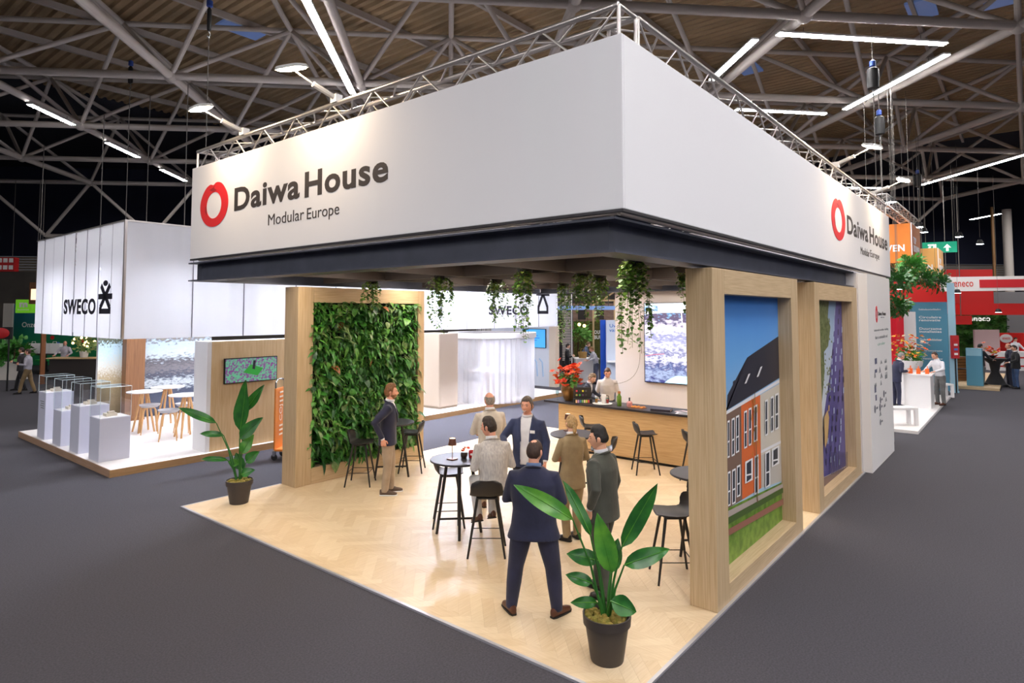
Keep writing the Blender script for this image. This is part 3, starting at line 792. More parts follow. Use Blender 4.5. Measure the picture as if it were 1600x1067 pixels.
truss((0.06, 0.06, 0), (0.06, LY - 0.05, 0), (1, 0, 0), 'aluminium box truss along the left lettered banner side')
truss((0.40, 0.06, 0), (LX - 0.06, 0.06, 0), (0, 1, 0), 'aluminium box truss along the right banner side')
truss((0.40, LY - 0.36, 0), (LX - 0.06, LY - 0.36, 0), (0, 1, 0), 'aluminium box truss along the rear banner side', step=1.0)
truss((LX - 0.36, 0.40, 0), (LX - 0.36, LY - 0.4, 0), (1, 0, 0), 'aluminium box truss along the far end of the banner', step=1.0)
truss((16.4, 0.5, 0), (24.3, 0.5, 0), (0, 1, 0), 'bluish lit box truss running on beyond the end of the big banner', 6.22, 6.55)
# arm floods standing off the truss
def arm_flood(base, head, aim, label):
    base = Vector(base); head = Vector(head); t = thing('arm_flood', label, 'lamp', base)
    h = head - base; d = h.normalized()
    MB().box(-0.05, 0.05, -0.06, 0.06, -0.03, 0.07).build('clamp', M_lampb, t, smooth=False)
    MB().path([(0, 0, 0.03), d * 0.35], 0.035, 8).build('ballast', M_lampb, t)
    MB().path([d * 0.3, h], 0.012, 6).build('arm', M_lampb, t)
    n = (Vector(aim) - head).normalized(); s = n.cross(Vector((0, 0, 1))).normalized(); u = s.cross(n)
    hd = MB(); hd.loft([(h - n * 0.05, s * 0.09, u * 0.06), (h - n * 0.04, s * 0.17, u * 0.12), (h, s * 0.19, u * 0.14)], 16, power=4)
    hd.build('lamp_head', M_lampb, t)
    MB().loft([(h + n * 0.002, s * 0.165, u * 0.115), (h + n * 0.012, s * 0.16, u * 0.11)], 16, power=4).build('lens', M_flood, t)
arm_flood((0.06, 4.10, 5.765), (-0.55, 4.13, 6.0), (0.0, 4.3, 4.0), 'nearer arm flood leaning out over the left banner face')
arm_flood((0.06, 6.40, 5.765), (-0.55, 6.47, 6.0), (0.0, 6.45, 4.0), 'farther arm flood leaning out over the left banner face')
arm_flood((7.95, 0.06, 5.765), (7.86, -0.55, 6.0), (8.0, 0.0, 4.0), 'nearer arm flood leaning out over the right banner face')
arm_flood((11.5, 0.06, 5.765), (11.46, -0.55, 6.0), (11.4, 0.0, 4.0), 'farther arm flood leaning out over the right banner face')

for px, py, lab in ((801, 352, 'tiny bright spot lamp under the left banner edge'), (455, 390, 'tiny spot lamp under the left part of the banner edge')):
    p = PX(px, py, 0.34); t = thing('rail_spot', lab, 'lamp', (p.x, p.y, 3.93)); MB().lathe([(0.03, 0.0), (0.035, 0.05), (0.02, 0.07)], 10).build('housing', M_lampb, t); MB().lathe([(0.028, -0.006), (0.028, -0.0005)], 10).build('lens', M_flood, t); MB().tube((0, 0, 0.07), (0, 0, 1.43), 0.006, n=5).build('hanger', M_blk, t)
# ---- bar counter
ct = thing('bar_counter', 'oak fronted bar counter with a black top', 'counter', (7.25, 2.0, 0.018))
MB().box(0.0, 0.62, 0, 3.75, 0.06, 1.03).build('front_body', M_oaky, ct, bevel=0.004, smooth=False)
MB().box(0.05, 0.6, 0.03, 3.70, 0.0, 0.06).build('plinth', M_blk, ct, smooth=False)
MB().box(-0.06, 0.70, -0.02, 4.12, 1.03, 1.075).build('worktop', M_top, ct, bevel=0.004, smooth=False)
CT = 1.093
# ================================================================== furniture
FZ = 0.018
def make_stool(label):
    t = thing('bar_stool', label, 'bar stool', (0, 0, FZ), 0, 'black bar stools in the timber booth')
    prof = [(0.205, 0.742), (0.19, 0.752), (0.10, 0.742), (0.0, 0.735), (-0.10, 0.74), (-0.16, 0.76), (-0.195, 0.80), (-0.215, 0.86), (-0.23, 0.93), (-0.238, 0.965)]
    N = 12; vs_ = []
    for layer in (0, 1):
        for i, (y, z) in enumerate(prof):
            v = i / (len(prof) - 1)
            w = 0.215 * (1 - 0.30 * abs(2 * v - 1) ** 5) * (0.97 if v > 0.6 else 1)
            if i == 0: w *= 0.93
            if i == len(prof) - 1: w *= 0.90
            for k in range(N + 1):
                u = 2 * k / N - 1
                back = max(0, min(1, (v - 0.45) / 0.3))
                yy = y + back * 0.075 * u * u; zz = z + (1 - back) * 0.022 * abs(u) ** 2.5 - (0.02 * u ** 4 if i >= len(prof) - 2 else 0)
                off = 0.014 if layer else 0.0
                vs_.append((u * w, yy - off * back, zz - off * (1 - back)))
    n1 = len(prof) * (N + 1); fs_ = []
    for i in range(len(prof) - 1):
        for k in range(N):
            a = i * (N + 1) + k; q = (a, a + 1, a + N + 2, a + N + 1)
            fs_.append(q); fs_.append(tuple(reversed([x + n1 for x in q])))
    def wall(seq):
        for a, c in zip(seq[:-1], seq[1:]): fs_.append((a, c, c + n1, a + n1))
    W = N + 1; last = (len(prof) - 1) * W
    wall(list(range(0, W))); wall(list(range(last, last + W))); wall([i * W for i in range(len(prof))]); wall([i * W + N for i in range(len(prof))])
    MB().add(vs_, fs_).build('seat_shell', M_seat, t, angle=60)
    MB().box(-0.13, 0.13, -0.12, 0.12, 0.70, 0.722).build('seat_frame', M_black, t, bevel=0.005, smooth=False)
    for sx in (-1, 1):
        for sy in (-1, 1):
            MB().path([(sx * 0.12, sy * 0.11, 0.715), (sx * 0.235, sy * 0.225, 0.0)], [0.019, 0.013], 8).build('leg', M_black, t)
    e = lambda z: (0.12 + (0.715 - z) / 0.715 * 0.115, 0.11 + (0.715 - z) / 0.715 * 0.115)
    x, y = e(0.24)
    for a, c in (((-x, y), (x, y)), ((-x, -y), (x, -y)), ((-x, -y), (-x, y)), ((x, -y), (x, y))):
        MB().tube((*a, 0.24), (*c, 0.24), 0.006, n=6).build('foot_rail', M_blk, t)
    return t
stools = [((2.09, 4.09), -RGT + FWD * -0.1, 'black bar stool tucked under the lamp table on its left'),
          ((1.62, 2.93), -FWD, 'black bar stool under the seated man in the checked jacket'),
          ((2.60, 6.84), -RGT, 'black bar stool against the left part of the plant wall'),
          ((3.82, 6.83), RGT, 'black bar stool behind the man at the plant wall edge'),
          ((2.42, 0.74), RGT, 'black bar stool beside the oak portal in front'),
          ((6.58, 3.24), -RGT, 'black bar stool standing alone in the middle of the bar front'),
          ((6.42, 2.16), -RGT, 'black bar stool at the bar, cut by the oak portal'),
          ((6.55, 4.45), -RGT + FWD * 0.1, 'black bar stool behind the round table near the bar end'),
          ((4.82, 3.12), RGT * 1.0 - FWD * 0.1, 'black bar stool at the rear table behind the grey suited man')]
st0 = None
for (x, y), back, lab in stools:
    s = make_stool(lab) if st0 is None else copy_tree(st0)
    st0 = st0 or s
    s.location = (x, y, FZ); s.rotation_euler = (0, 0, heading(-Vector(back))); s['label'] = lab
def make_table(label):
    t = thing('high_table', label, 'table', (0, 0, FZ), 0, 'round black high tables')
    MB().lathe([(0.0, 1.0), (0.395, 1.0), (0.41, 1.008), (0.41, 1.024), (0.404, 1.03), (0.0, 1.03)], 40, cap=False).build('table_top', M_top, t)
    for k in range(4):
        a = R(45 + 90 * k); c, s = math.cos(a), math.sin(a)
        MB().path([(0.17 * c, 0.17 * s, 1.0), (0.31 * c, 0.31 * s, 0.0)], [0.024, 0.019], 8).build('leg', M_black, t)
    q = 0.285
    for a in (45, 135):
        c, s = math.cos(R(a)), math.sin(R(a)); MB().path([(-q * c, -q * s, 0.2), (q * c, q * s, 0.2)], 0.015, 6).build('stretcher', M_black, t)
    MB().box(-0.15, 0.15, -0.15, 0.15, 0.985, 1.0).build('top_frame', M_black, t, smooth=False)
    return t
tb = make_table('round black high table with the small lamp and red flowers')
tb.location = (1.90, 3.70, FZ)
for (x, y), lab in (((4.45, 3.46), 'round black high table behind the woman near the bar'), ((3.28, 0.72), 'round black high table half hidden by the oak portal'), ((3.25, 6.75), 'round black high table behind the man at the plant wall')):
    c = copy_tree(tb); c.location = (x, y, FZ); c['label'] = lab
TT = FZ + 1.03
M_copper = mat('lamp_copper', (112, 72, 58), 0.35, 0.5)
def table_lamp(x, y, lab):
    t = thing('table_lamp', lab, 'lamp', (x, y, TT), 0, 'small copper table lamps')
    MB().box(-0.055, 0.055, -0.055, 0.055, 0, 0.014).build('base', M_copper, t, bevel=0.003, smooth=False)
    MB().tube((0, 0, 0.014), (0, 0, 0.25), 0.005).build('stem', M_copper, t)
    MB().lathe([(0.06, 0.20), (0.045, 0.295), (0.042, 0.295), (0.057, 0.20)], 20, cap=False).build('shade', M_copper, t)
    MB().lathe([(0.04, 0.285), (0.04, 0.291)], 16).build('bulb', mat('table_bulb', (255, 236, 200), 0.5, emit=5.0, ecol=(255, 226, 180)), t)
table_lamp(1.79, 3.73, 'copper table lamp on the table beside the checked jacket man')
table_lamp(4.58, 3.68, 'copper table lamp on the table behind the blonde woman')
M_petal = vary(mat('petal_red', (214, 36, 30), 0.5), (228, 88, 30), (30, 30, 30)); M_petal2 = mat('petal_orange', (236, 104, 30), 0.5); M_yel = mat('petal_yellow', (236, 196, 60), 0.5)
def flower(b, c, r, mi, n=6):
    c = Vector(c); up = Vector((rnd.uniform(-0.6, 0.6), rnd.uniform(-0.6, 0.6), 0.8)).normalized(); s = up.orthogonal().normalized(); w = up.cross(s)
    for k in range(n):
        a = 2 * math.pi * k / n; d = s * math.cos(a) + w * math.sin(a); e = s * math.cos(a + 0.6) + w * math.sin(a + 0.6); e2_ = s * math.cos(a - 0.6) + w * math.sin(a - 0.6)
        b.add([c, c + e2_ * r * 0.7 + up * r * 0.35, c + d * r + up * r * 0.3, c + e * r * 0.7 + up * r * 0.35], [(0, 1, 2, 3)], mi)
    b.ball(c + up * r * 0.2, r * 0.3, n=6, m=4, mi=mi)
def leafblob(b, c, r, cnt, mi, L=0.1):
    for k in range(cnt):
        d = Vector((rnd.gauss(0, 1), rnd.gauss(0, 1), rnd.gauss(0, 0.7))).normalized()
        vs_, fs_ = leafkinds[rnd.choice((0, 1))]
        M = frameM(Vector(c) + d * r * rnd.uniform(0.2, 0.9), d.orthogonal(), d) @ Matrix.Diagonal((L / 0.16,) * 3 + (1,))
        b.add([M @ Vector(p) for p in vs_], fs_, mi)
t = thing('flower_pot', 'tiny dark pot of red flowers on the lamp table', 'flowers', (1.955, 3.66, TT))
MB().lathe([(0.03, 0), (0.047, 0.03), (0.05, 0.06), (0.04, 0.085), (0.0, 0.08)], 16).build('pot', mat('pot_dark', (54, 40, 34), 0.3), t)
b = MB()
for k in range(9): flower(b, (rnd.gauss(0, 0.025), rnd.gauss(0, 0.025), 0.10 + rnd.random() * 0.05), 0.028, rnd.choice((0, 0, 1, 2)))
b.build('blossoms', [M_petal, M_petal2, M_yel], t, fix=False)
t = thing('candle_cup', 'red cup with a round white label on the lamp table', 'cup', (2.045, 3.60, TT))
MB().lathe([(0.036, 0), (0.04, 0.005), (0.042, 0.1), (0.039, 0.1), (0.036, 0.012), (0.0, 0.012)], 20).build('cup_body', mat('cup_red', (200, 30, 34), 0.35), t)
MB().lathe([(0.016, 0), (0.016, 0.002)], 14).xf(Matrix.Rotation(R(90), 4, 'X')).xf(Matrix.Rotation(R(-50), 4, 'Z')).move((-0.036, -0.028, 0.055)).build('round_label', M_white, t)
t = thing('phone', 'red cased phone lying on the table by the blonde woman', 'phone', (4.25, 3.45, TT), 0.6)
MB().box(-0.08, 0.08, -0.04, 0.04, 0, 0.009).build('case', mat('cup_red', (200, 30, 34)), t, bevel=0.003, smooth=False); MB().box(-0.074, 0.074, -0.036, 0.036, 0.0095, 0.0105).build('glass', M_tvb, t, smooth=False)

# ---- things on the bar
def on_bar(x, y): return (x, y, CT)
t = thing('flower_vase', 'bronze vase with a big bunch of red flowers on the bar end', 'vase', on_bar(7.46, 5.62))
M_bronze = vary(mat('vase_bronze', (150, 112, 66), 0.3, 0.6), (112, 80, 44), (14, 14, 4))
MB().lathe([(0.09, 0), (0.13, 0.08), (0.165, 0.2), (0.17, 0.28), (0.15, 0.35), (0.135, 0.37), (0.12, 0.35), (0.0, 0.3)], 26).build('vase_body', M_bronze, t)
b = MB()
for k in range(90):
    a = rnd.uniform(0, 6.28); r_ = 0.27 * math.sqrt(rnd.random()); z = 0.60 + rnd.uniform(-0.12, 0.28) - r_ * 0.5
    flower(b, (r_ * math.cos(a) * 1.15, r_ * math.sin(a) * 1.15, z), rnd.uniform(0.055, 0.08), rnd.choice((0, 0, 0, 1)), 8)
for d in ((-0.26, 0.26, 0.66), (-0.14, 0.14, 0.92), (0.18, -0.2, 0.82)): flower(b, d, 0.07, 0)
b.build('blossoms', [M_petal, M_petal2], t, fix=False)
b = MB(); leafblob(b, (0, 0, 0.45), 0.2, 130, 0, 0.14); b.build('greenery', M_leaves[2], t, fix=False, kind='stuff')
b = MB()
for k in range(14):
    a = rnd.uniform(0, 6.28); b.path([(0.03 * math.cos(a), 0.03 * math.sin(a), 0.3), (0.12 * math.cos(a), 0.12 * math.sin(a), 0.62)], 0.005, 5)
b.build('stems', M_leaves[0], t)
t = thing('sample_case', 'open black case of coloured samples on the bar', 'case', on_bar(7.40, 5.20), heading(-FWD))
MB().box(-0.2, 0.2, -0.02, 0.14, 0, 0.09).build('tray', M_blk, t, bevel=0.004, smooth=False)
MB().box(-0.2, 0.2, -0.045, -0.02, 0.0, 0.33).build('lid', mat('case_lid', (46, 42, 40), 0.5), t, bevel=0.004, smooth=False)
cols = [(226, 66, 90), (60, 60, 60), (232, 226, 60), (90, 90, 90), (190, 186, 110), (84, 196, 90), (110, 80, 120), (70, 70, 70)]
for k in range(8):
    c = mat('sample_%d' % k, cols[k], 0.4); MB().lathe([(0.022, 0), (0.022, 0.006)], 12).xf(Matrix.Rotation(R(-90), 4, 'X')).move((0.13 - 0.07 * (k % 4), -0.02, 0.25 - 0.09 * (k // 4))).build('sample_disc', c, t)
cols = [(230, 190, 150), (190, 150, 206), (90, 140, 180), (150, 206, 130), (236, 216, 190), (232, 226, 100), (236, 110, 100)]
for k, c in enumerate(cols): MB().box(0.135 - 0.045 * k, 0.17 - 0.045 * k, 0.14, 0.15, 0.01, 0.075).build('sample_block', mat('sampleb_%d' % k, c, 0.4), t, smooth=False)
# lid stands at the back, samples face the room
t.rotation_euler = (0, 0, heading(-FWD))
t = thing('bottle', 'green juice bottle with a cork on the bar', 'bottle', on_bar(7.45, 4.30))
MB().lathe([(0.045, 0), (0.05, 0.01), (0.05, 0.2), (0.03, 0.23), (0.026, 0.26), (0.0, 0.26)], 18).build('bottle_body', mat('juice', (96, 130, 40), 0.15), t); MB().lathe([(0.024, 0.26), (0.035, 0.27), (0.032, 0.31), (0.0, 0.315)], 12).build('cork', mat('cork', (176, 116, 64), 0.8), t)
t = thing('serving_tray', 'white serving tray lying on the bar', 'tray', on_bar(7.45, 4.72)); MB().lathe([(0.0, 0.004), (0.2, 0.004), (0.22, 0.018), (0.215, 0.02), (0.195, 0.009), (0.0, 0.009)], 28, cap=False).build('dish', M_white, t)
M_gl = clearglass('drinking_glass')
for (x, y), lab, c in (((7.42, 4.85), 'tumbler of amber tea on the white tray', (190, 116, 50)), ((7.5, 4.62), 'tumbler of red juice on the white tray', (206, 60, 60))):
    t = thing('tumbler', lab, 'glass', (x, y, CT + 0.021)); MB().lathe([(0.03, 0), (0.038, 0.12), (0.036, 0.12), (0.029, 0.004), (0.0, 0.004)], 16, cap=False).build('glass', M_gl, t); MB().lathe([(0.026, 0.006), (0.032, 0.085), (0.0, 0.085)], 14).build('drink', mat('drink_%d' % c[0], c, 0.2), t)
t = thing('coffee_jug', 'white jug with a black handle on the bar tray', 'jug', (7.52, 4.72, CT + 0.012))
MB().lathe([(0.05, 0), (0.055, 0.02), (0.05, 0.18), (0.045, 0.19), (0.0, 0.185)], 18).build('jug_body', M_white, t); MB().path([(0.02, -0.045, 0.17), (0.03, -0.1, 0.16), (0.03, -0.11, 0.08), (0.02, -0.05, 0.03)], 0.009, 6).build('handle', M_blk, t)
t = thing('wine_glass', 'empty stemmed glass at the left end of the bar', 'glass', on_bar(7.36, 5.86)); MB().lathe([(0.035, 0), (0.034, 0.004), (0.005, 0.008), (0.004, 0.09), (0.03, 0.12), (0.04, 0.16), (0.034, 0.22), (0.033, 0.22), (0.038, 0.16), (0.0, 0.115)], 16).build('glass', M_gl, t)
t = thing('perfume_bottle', 'pink carafe with a dark stopper on the bar', 'carafe', on_bar(7.5, 4.08)); MB().lathe([(0.06, 0), (0.065, 0.02), (0.06, 0.09), (0.03, 0.12), (0.0, 0.12)], 16).build('carafe_body', mat('pink_glass', (220, 150, 150), 0.1), t); MB().lathe([(0.016, 0.12), (0.018, 0.19), (0.0, 0.19)], 10).build('stopper', M_blk, t)
t = thing('snack_board', 'small board of orange snacks on the bar', 'board', on_bar(7.42, 3.85)); MB().box(-0.1, 0.1, -0.17, 0.17, 0, 0.015).build('board', mat('board_wood', (140, 88, 50), 0.6), t, bevel=0.004, smooth=False)
for k in range(9): MB().ball((-0.06 + 0.06 * (k % 3), -0.12 + 0.1 * (k // 3) + 0.02 * (k % 2), 0.028), 0.024, 0.036, 0.013, 8, 5).build('snack', mat('snack', (222, 140, 50), 0.6), t)
t = thing('document_folder', 'closed dark leather folder on the bar', 'folder', on_bar(7.42, 3.30), R(12)); MB().box(-0.13, 0.13, -0.2, 0.2, 0, 0.012).box(-0.13, 0.13, -0.2, 0.2, 0.03, 0.042).box(-0.13, -0.118, -0.2, 0.2, 0.012, 0.03).build('cover', mat('folder_leather', (54, 46, 58), 0.45), t, bevel=0.003, smooth=False)
MB().box(-0.117, 0.122, -0.19, 0.19, 0.0125, 0.0295).build('pages', mat('paper', (214, 196, 170), 0.8), t, smooth=False)
for k, (x, y, a, lab) in enumerate(((7.38, 2.78, 14, 'loose pale leaflet on the bar beside the portal'), (7.55, 2.86, -20, 'pinkish leaflet lying behind the pale one on the bar'))):
    o = MB().box(-0.12, 0.12, -0.17, 0.17, 0, 0.003).box(-0.09, 0.02, -0.12, 0.12, 0.003, 0.0034, 1).build('leaflet', [mat('leaf%d' % k, ((232, 230, 240), (236, 214, 222))[k], 0.6), M_greyink], smooth=False); o.location = on_bar(x, y); o.rotation_euler.z = R(a); tag(o, lab, 'leaflet')

# ================================================================== plants
def paddle(L, W, bend, n=9, tip=0.35):
    vs_, fs_ = [], []
    for i in range(n + 1):
        t = i / n; w = W * (math.sin(math.pi * min(1, t ** 0.8)) ** 0.75) * (1 - tip * t * 0.4); w = max(w, 0.003)
        a = bend * t; y = L * (math.sin(a) / bend if abs(bend) > 1e-3 else t); z = -L * ((1 - math.cos(a)) / bend if abs(bend) > 1e-3 else 0)
        for u in (-1, -0.5, 0, 0.5, 1): vs_.append((u * w, y, z + 0.28 * w * abs(u) ** 1.3 + 0.012 * math.sin(9 * t + u) * abs(u)))
    for i in range(n):
        for k in range(4): a = i * 5 + k; fs_.append((a, a + 1, a + 6, a + 5))
    return vs_, fs_
M_pad = vary(mat('strelitzia_leaf', (52, 118, 40), 0.3), (32, 88, 34), (3, 24, 3), 4, coat=0) if False else vary(mat('strelitzia_leaf', (52, 120, 42), 0.32), (30, 86, 36), (6, 6, 6), 5)
M_pad2 = vary(mat('strelitzia_leaf_light', (96, 156, 50), 0.32), (60, 124, 42), (6, 6, 6), 5)
M_stem = mat('leaf_stalk', (44, 104, 36), 0.45)
M_pot = mat('pot_anthracite', (58, 52, 50), 0.5)
M_moss = vary(mat('moss', (112, 110, 40), 0.95), (150, 128, 62), (30, 30, 30), 4)
def strelitzia(loc, leaves, label, pot_h=0.40, pot_r=0.21):
    t = thing('potted_strelitzia', label, 'potted plant', loc)
    MB().lathe([(pot_r * 0.68, 0), (pot_r * 0.70, 0.01), (pot_r * 0.92, pot_h * 0.78), (pot_r * 1.0, pot_h * 0.79), (pot_r * 1.03, pot_h), (pot_r * 0.97, pot_h), (pot_r * 0.9, pot_h * 0.85), (0.0, pot_h * 0.85)], 36).build('pot', M_pot, t)
    b = MB()
    for k in range(60):
        a = rnd.uniform(0, 6.28); r_ = pot_r * 0.85 * math.sqrt(rnd.random()); b.ball((r_ * math.cos(a), r_ * math.sin(a), pot_h * 0.86 + rnd.uniform(0, 0.03)), rnd.uniform(0.02, 0.045), n=7, m=4)
    b.build('moss', M_moss, t, kind='stuff')
    for (dx, dz, tx, tz, L, W, bend, roll, dp, light) in leaves:
        # dx, dz: blade foot to the right and up in the picture; tx, tz: where its tip points; dp: depth offset
        base = RGT * (dx * 0.10) + Vector((0, 0, pot_h * 0.86)); foot = RGT * dx + FWD * dp + Vector((0, 0, dz))
        mid = base.lerp(foot, 0.55) - RGT * dx * 0.12
        MB().path([base, mid, foot], [0.014, 0.011, 0.007], 7).build('stalk', M_stem, t)
        d = (RGT * tx + Vector((0, 0, tz)) + FWD * dp * 0.3).normalized()
        fl = (-FWD + Vector((0, 0, 0.55)) + RGT * roll).normalized(); xa = d.cross(fl).normalized()
        vs_, fs_ = paddle(L, W, bend); M = frameM(foot, xa, d)
        MB().add([M @ Vector(p) for p in vs_], fs_).build('leaf', M_pad2 if light else M_pad, t, fix=False)
        pts = [M @ Vector(vs_[i * 5 + 2]) for i in range(10)]
        MB().path([p + M.col[2].to_3d() * 0.004 for p in pts], [0.006 - 0.0005 * i for i in range(10)], 5).build('midrib', M_pad2, t)
strelitzia((0.42, 0.44, FZ), [(-0.30, 1.22, -1.0, 0.62, 0.62, 0.085, 0.5, -0.2, 0.0, 1), (-0.13, 1.05, -0.45, 1.0, 0.55, 0.07, 0.2, 0.6, 0.1, 0), (0.14, 0.98, 0.55, 1.0, 0.66, 0.09, -0.15, 0.3, 0.0, 0),
    (0.03, 0.80, -0.25, 1.0, 0.52, 0.10, 0.25, -0.2, -0.12, 1), (0.16, 0.82, 1.0, 0.35, 0.46, 0.085, 0.5, 0.2, 0.0, 0), (-0.06, 0.82, -1.0, 0.25, 0.30, 0.08, 0.6, 0, 0.1, 0), (0.05, 0.72, 0.25, 0.9, 0.3, 0.08, 0.5, 0, 0.1, 0),
    (-0.13, 0.66, -0.9, 0.35, 0.26, 0.06, 0.9, 0, 0.0, 0), (-0.08, 0.47, -1.0, 0.0, 0.24, 0.055, 0.3, 0, 0.05, 0), (0.02, 0.55, 0.9, -0.35, 0.26, 0.09, 0.4, 0, -0.1, 0)],
    'tall potted strelitzia at the front corner of the booth floor')
strelitzia((0.66, 7.45, FZ), [(-0.40, 1.28, -1.0, 0.42, 0.72, 0.075, 0.3, 0, 0, 0), (-0.32, 1.06, -1.0, 0.12, 0.45, 0.06, 0.4, 0.1, 0.1, 0), (-0.01, 1.14, 0.15, 1.0, 0.85, 0.16, -0.15, -0.3, 0.0, 0), (0.02, 1.04, 0.65, 0.62, 0.50, 0.12, 0.1, 0.1, -0.08, 0),
    (0.04, 1.46, 0.55, 0.8, 0.52, 0.09, 0.1, 0.3, 0.06, 0), (0.05, 0.80, 0.4, 0.8, 0.34, 0.10, 0.6, 0.2, -0.05, 1), (-0.2, 0.68, -1.0, 0.12, 0.55, 0.05, 0.7, 0, 0.0, 0), (-0.04, 0.60, -0.7, 0.2, 0.2, 0.07, 0.4, 0, 0.05, 1), (0.06, 0.62, 0.6, 0.6, 0.26, 0.1, 0.4, 0, 0.1, 0), (0.0, 0.5, -0.4, 0.9, 0.3, 0.09, 0.2, 0, 0.1, 0), (0.05, 0.46, 0.9, 0.4, 0.22, 0.08, 0.4, 0, -0.05, 0)],
    'potted strelitzia at the far left corner of the booth floor', 0.37, 0.205)

# hanging ivy
M_ivy = [vary(mat('ivy_%d' % k, c, 0.45), d, (30, 30, 30)) for k, (c, d) in enumerate((((126, 166, 62), (94, 136, 48)), ((86, 130, 52), (60, 102, 40)), ((164, 184, 84), (132, 160, 64))))]
ivyleaf = ([(0, 0, 0), (-0.022, 0.006, 0.004), (-0.024, 0.03, 0.0), (0, 0.052, -0.008), (0.024, 0.03, 0.0), (0.022, 0.006, 0.004)], [(0, 1, 2, 3), (0, 3, 4, 5)])
def ivy(px, py, z, length, width, label, strands=14, curl=False):
    c = PZ(px, py, z); t = thing('hanging_ivy', label, 'hanging plant', (c.x, c.y, z), 0, 'ivy plants hanging from the canopy')
    MB().lathe([(0.06, -0.02), (0.10, 0.03), (0.11, 0.09), (0.1, 0.09), (0.0, 0.05)], 14).build('basket', M_blk, t)
    MB().tube((0, 0, 0.06), (0, 0, 3.86 - z), 0.004, n=5).build('wire', M_blk, t)
    b = MB(); lv = MB()
    for s in range(strands):
        a = rnd.uniform(0, 6.28); r_ = width * rnd.uniform(0.2, 1.0); L = length * rnd.choice((0.3, 0.4, 0.5, 0.7, 1.0)) * rnd.uniform(0.8, 1.05)
        p0 = Vector((0.06 * math.cos(a), 0.06 * math.sin(a), 0.06)); p1 = Vector((r_ * math.cos(a), r_ * math.sin(a), -0.04)); p2 = Vector((r_ * math.cos(a) * 1.1 + rnd.gauss(0, 0.04), r_ * math.sin(a) * 1.1 + rnd.gauss(0, 0.04), -L))
        pts = [p0, p1, p1.lerp(p2, 0.5) + Vector((rnd.gauss(0, 0.02), rnd.gauss(0, 0.02), 0)), p2]
        b.path(pts, 0.0025, 4)
        nl = int(L / 0.02) + 6
        for k in range(nl):
            u = k / nl; q = (pts[0].lerp(pts[1], u * 4) if u < 0.25 else pts[1].lerp(pts[2], (u - 0.25) / 0.375) if u < 0.625 else pts[2].lerp(pts[3], (u - 0.625) / 0.375))
            d = Vector((rnd.gauss(0, 1), rnd.gauss(0, 1), rnd.uniform(-1.1, 0.2))).normalized(); up = Vector((d.x * 0.4, d.y * 0.4, 1)); M = frameM(q + d * 0.015, d.cross(up), d) @ Matrix.Diagonal((rnd.uniform(0.6, 1.15),) * 3 + (1,))
            lv.add([M @ Vector(p) for p in ivyleaf[0]], ivyleaf[1], rnd.choice((0, 0, 1, 2) if u < 0.4 else (0, 1, 1)))
    if curl: b.path([(0.1 + 0.05 * math.sin(q_ * 3.0) - 0.16 * q_ ** 3, 0.22 * q_ ** 3, -0.75 - 0.55 * math.sin(q_ * 1.5)) for q_ in [i / 12 for i in range(13)]], 0.002, 4)
    b.build('vines', mat('vine', (96, 84, 50), 0.8), t, kind='stuff'); lv.build('foliage', M_ivy, t, fix=False, kind='stuff')
ivy(582, 442, 3.62, 0.5, 0.20, 'short ivy hanging in front of the plant wall top', 16)
ivy(688, 436, 3.62, 0.9, 0.20, 'ivy hanging right of the plant wall before the white banner', 18)
ivy(776, 442, 3.62, 0.85, 0.19, 'ivy hanging left of the pair above the lettered far banner', 16)
ivy(820, 428, 3.62, 0.9, 0.18, 'ivy hanging right of the pair above the lettered far banner', 18)
ivy(880, 447, 3.60, 1.2, 0.16, 'thin trailing ivy in front of the slatted screen', 12)
ivy(911, 430, 3.62, 0.75, 0.17, 'bushy ivy at the gap beside the white wall', 16)
ivy(937, 438, 3.60, 0.65, 0.15, 'small ivy close to the white wall edge', 12)
ivy(990, 413, 3.62, 0.95, 0.17, 'long full ivy in front of the white wall', 26, True)
ivy(1064, 424, 3.62, 0.62, 0.09, 'sparse ivy strand beside the oak portal', 8)
# ================================================================== people
PEND = []
def remeshed(name, b, mats, parent, voxel, smooth=4, post=None):
    o = b.build(name, mats, parent, smooth=False)
    r = o.modifiers.new('r', 'REMESH'); r.mode = 'VOXEL'; r.voxel_size = voxel; r.use_smooth_shade = True
    s = o.modifiers.new('s', 'SMOOTH'); s.factor = 0.5; s.iterations = smooth
    PEND.append((o, post)); return o
def flush():
    bpy.context.view_layer.update()
    dg = bpy.context.evaluated_depsgraph_get()
    done = []
    for o, post in PEND:
        me = bpy.data.meshes.new_from_object(o.evaluated_get(dg)); done.append((o, me, post))
    for o, me, post in done:
        o.modifiers.clear(); old = o.data; ms = list(old.materials); o.data = me; bpy.data.meshes.remove(old)
        me.materials.clear()
        for mm in ms: me.materials.append(mm)
        me.name = o.name.split('.')[0]
        me.polygons.foreach_set('use_smooth', [True] * len(me.polygons))
        if post: post(o)
    PEND.clear()
def cloth(name, c, c2=None, bump=0.5, scale=(5, 5, 5)):
    if name in MATS: return MATS[name]
    c2 = c2 or tuple(int(x * 0.86) for x in c)
    return vary(mat(name, c, 0.85, sheen=0.15), c2, scale, 3, 0.35, 0.65, bump=bump, bscale=9)
def sm(x): x = max(0.0, min(1.0, x)); return x * x * (3 - 2 * x)
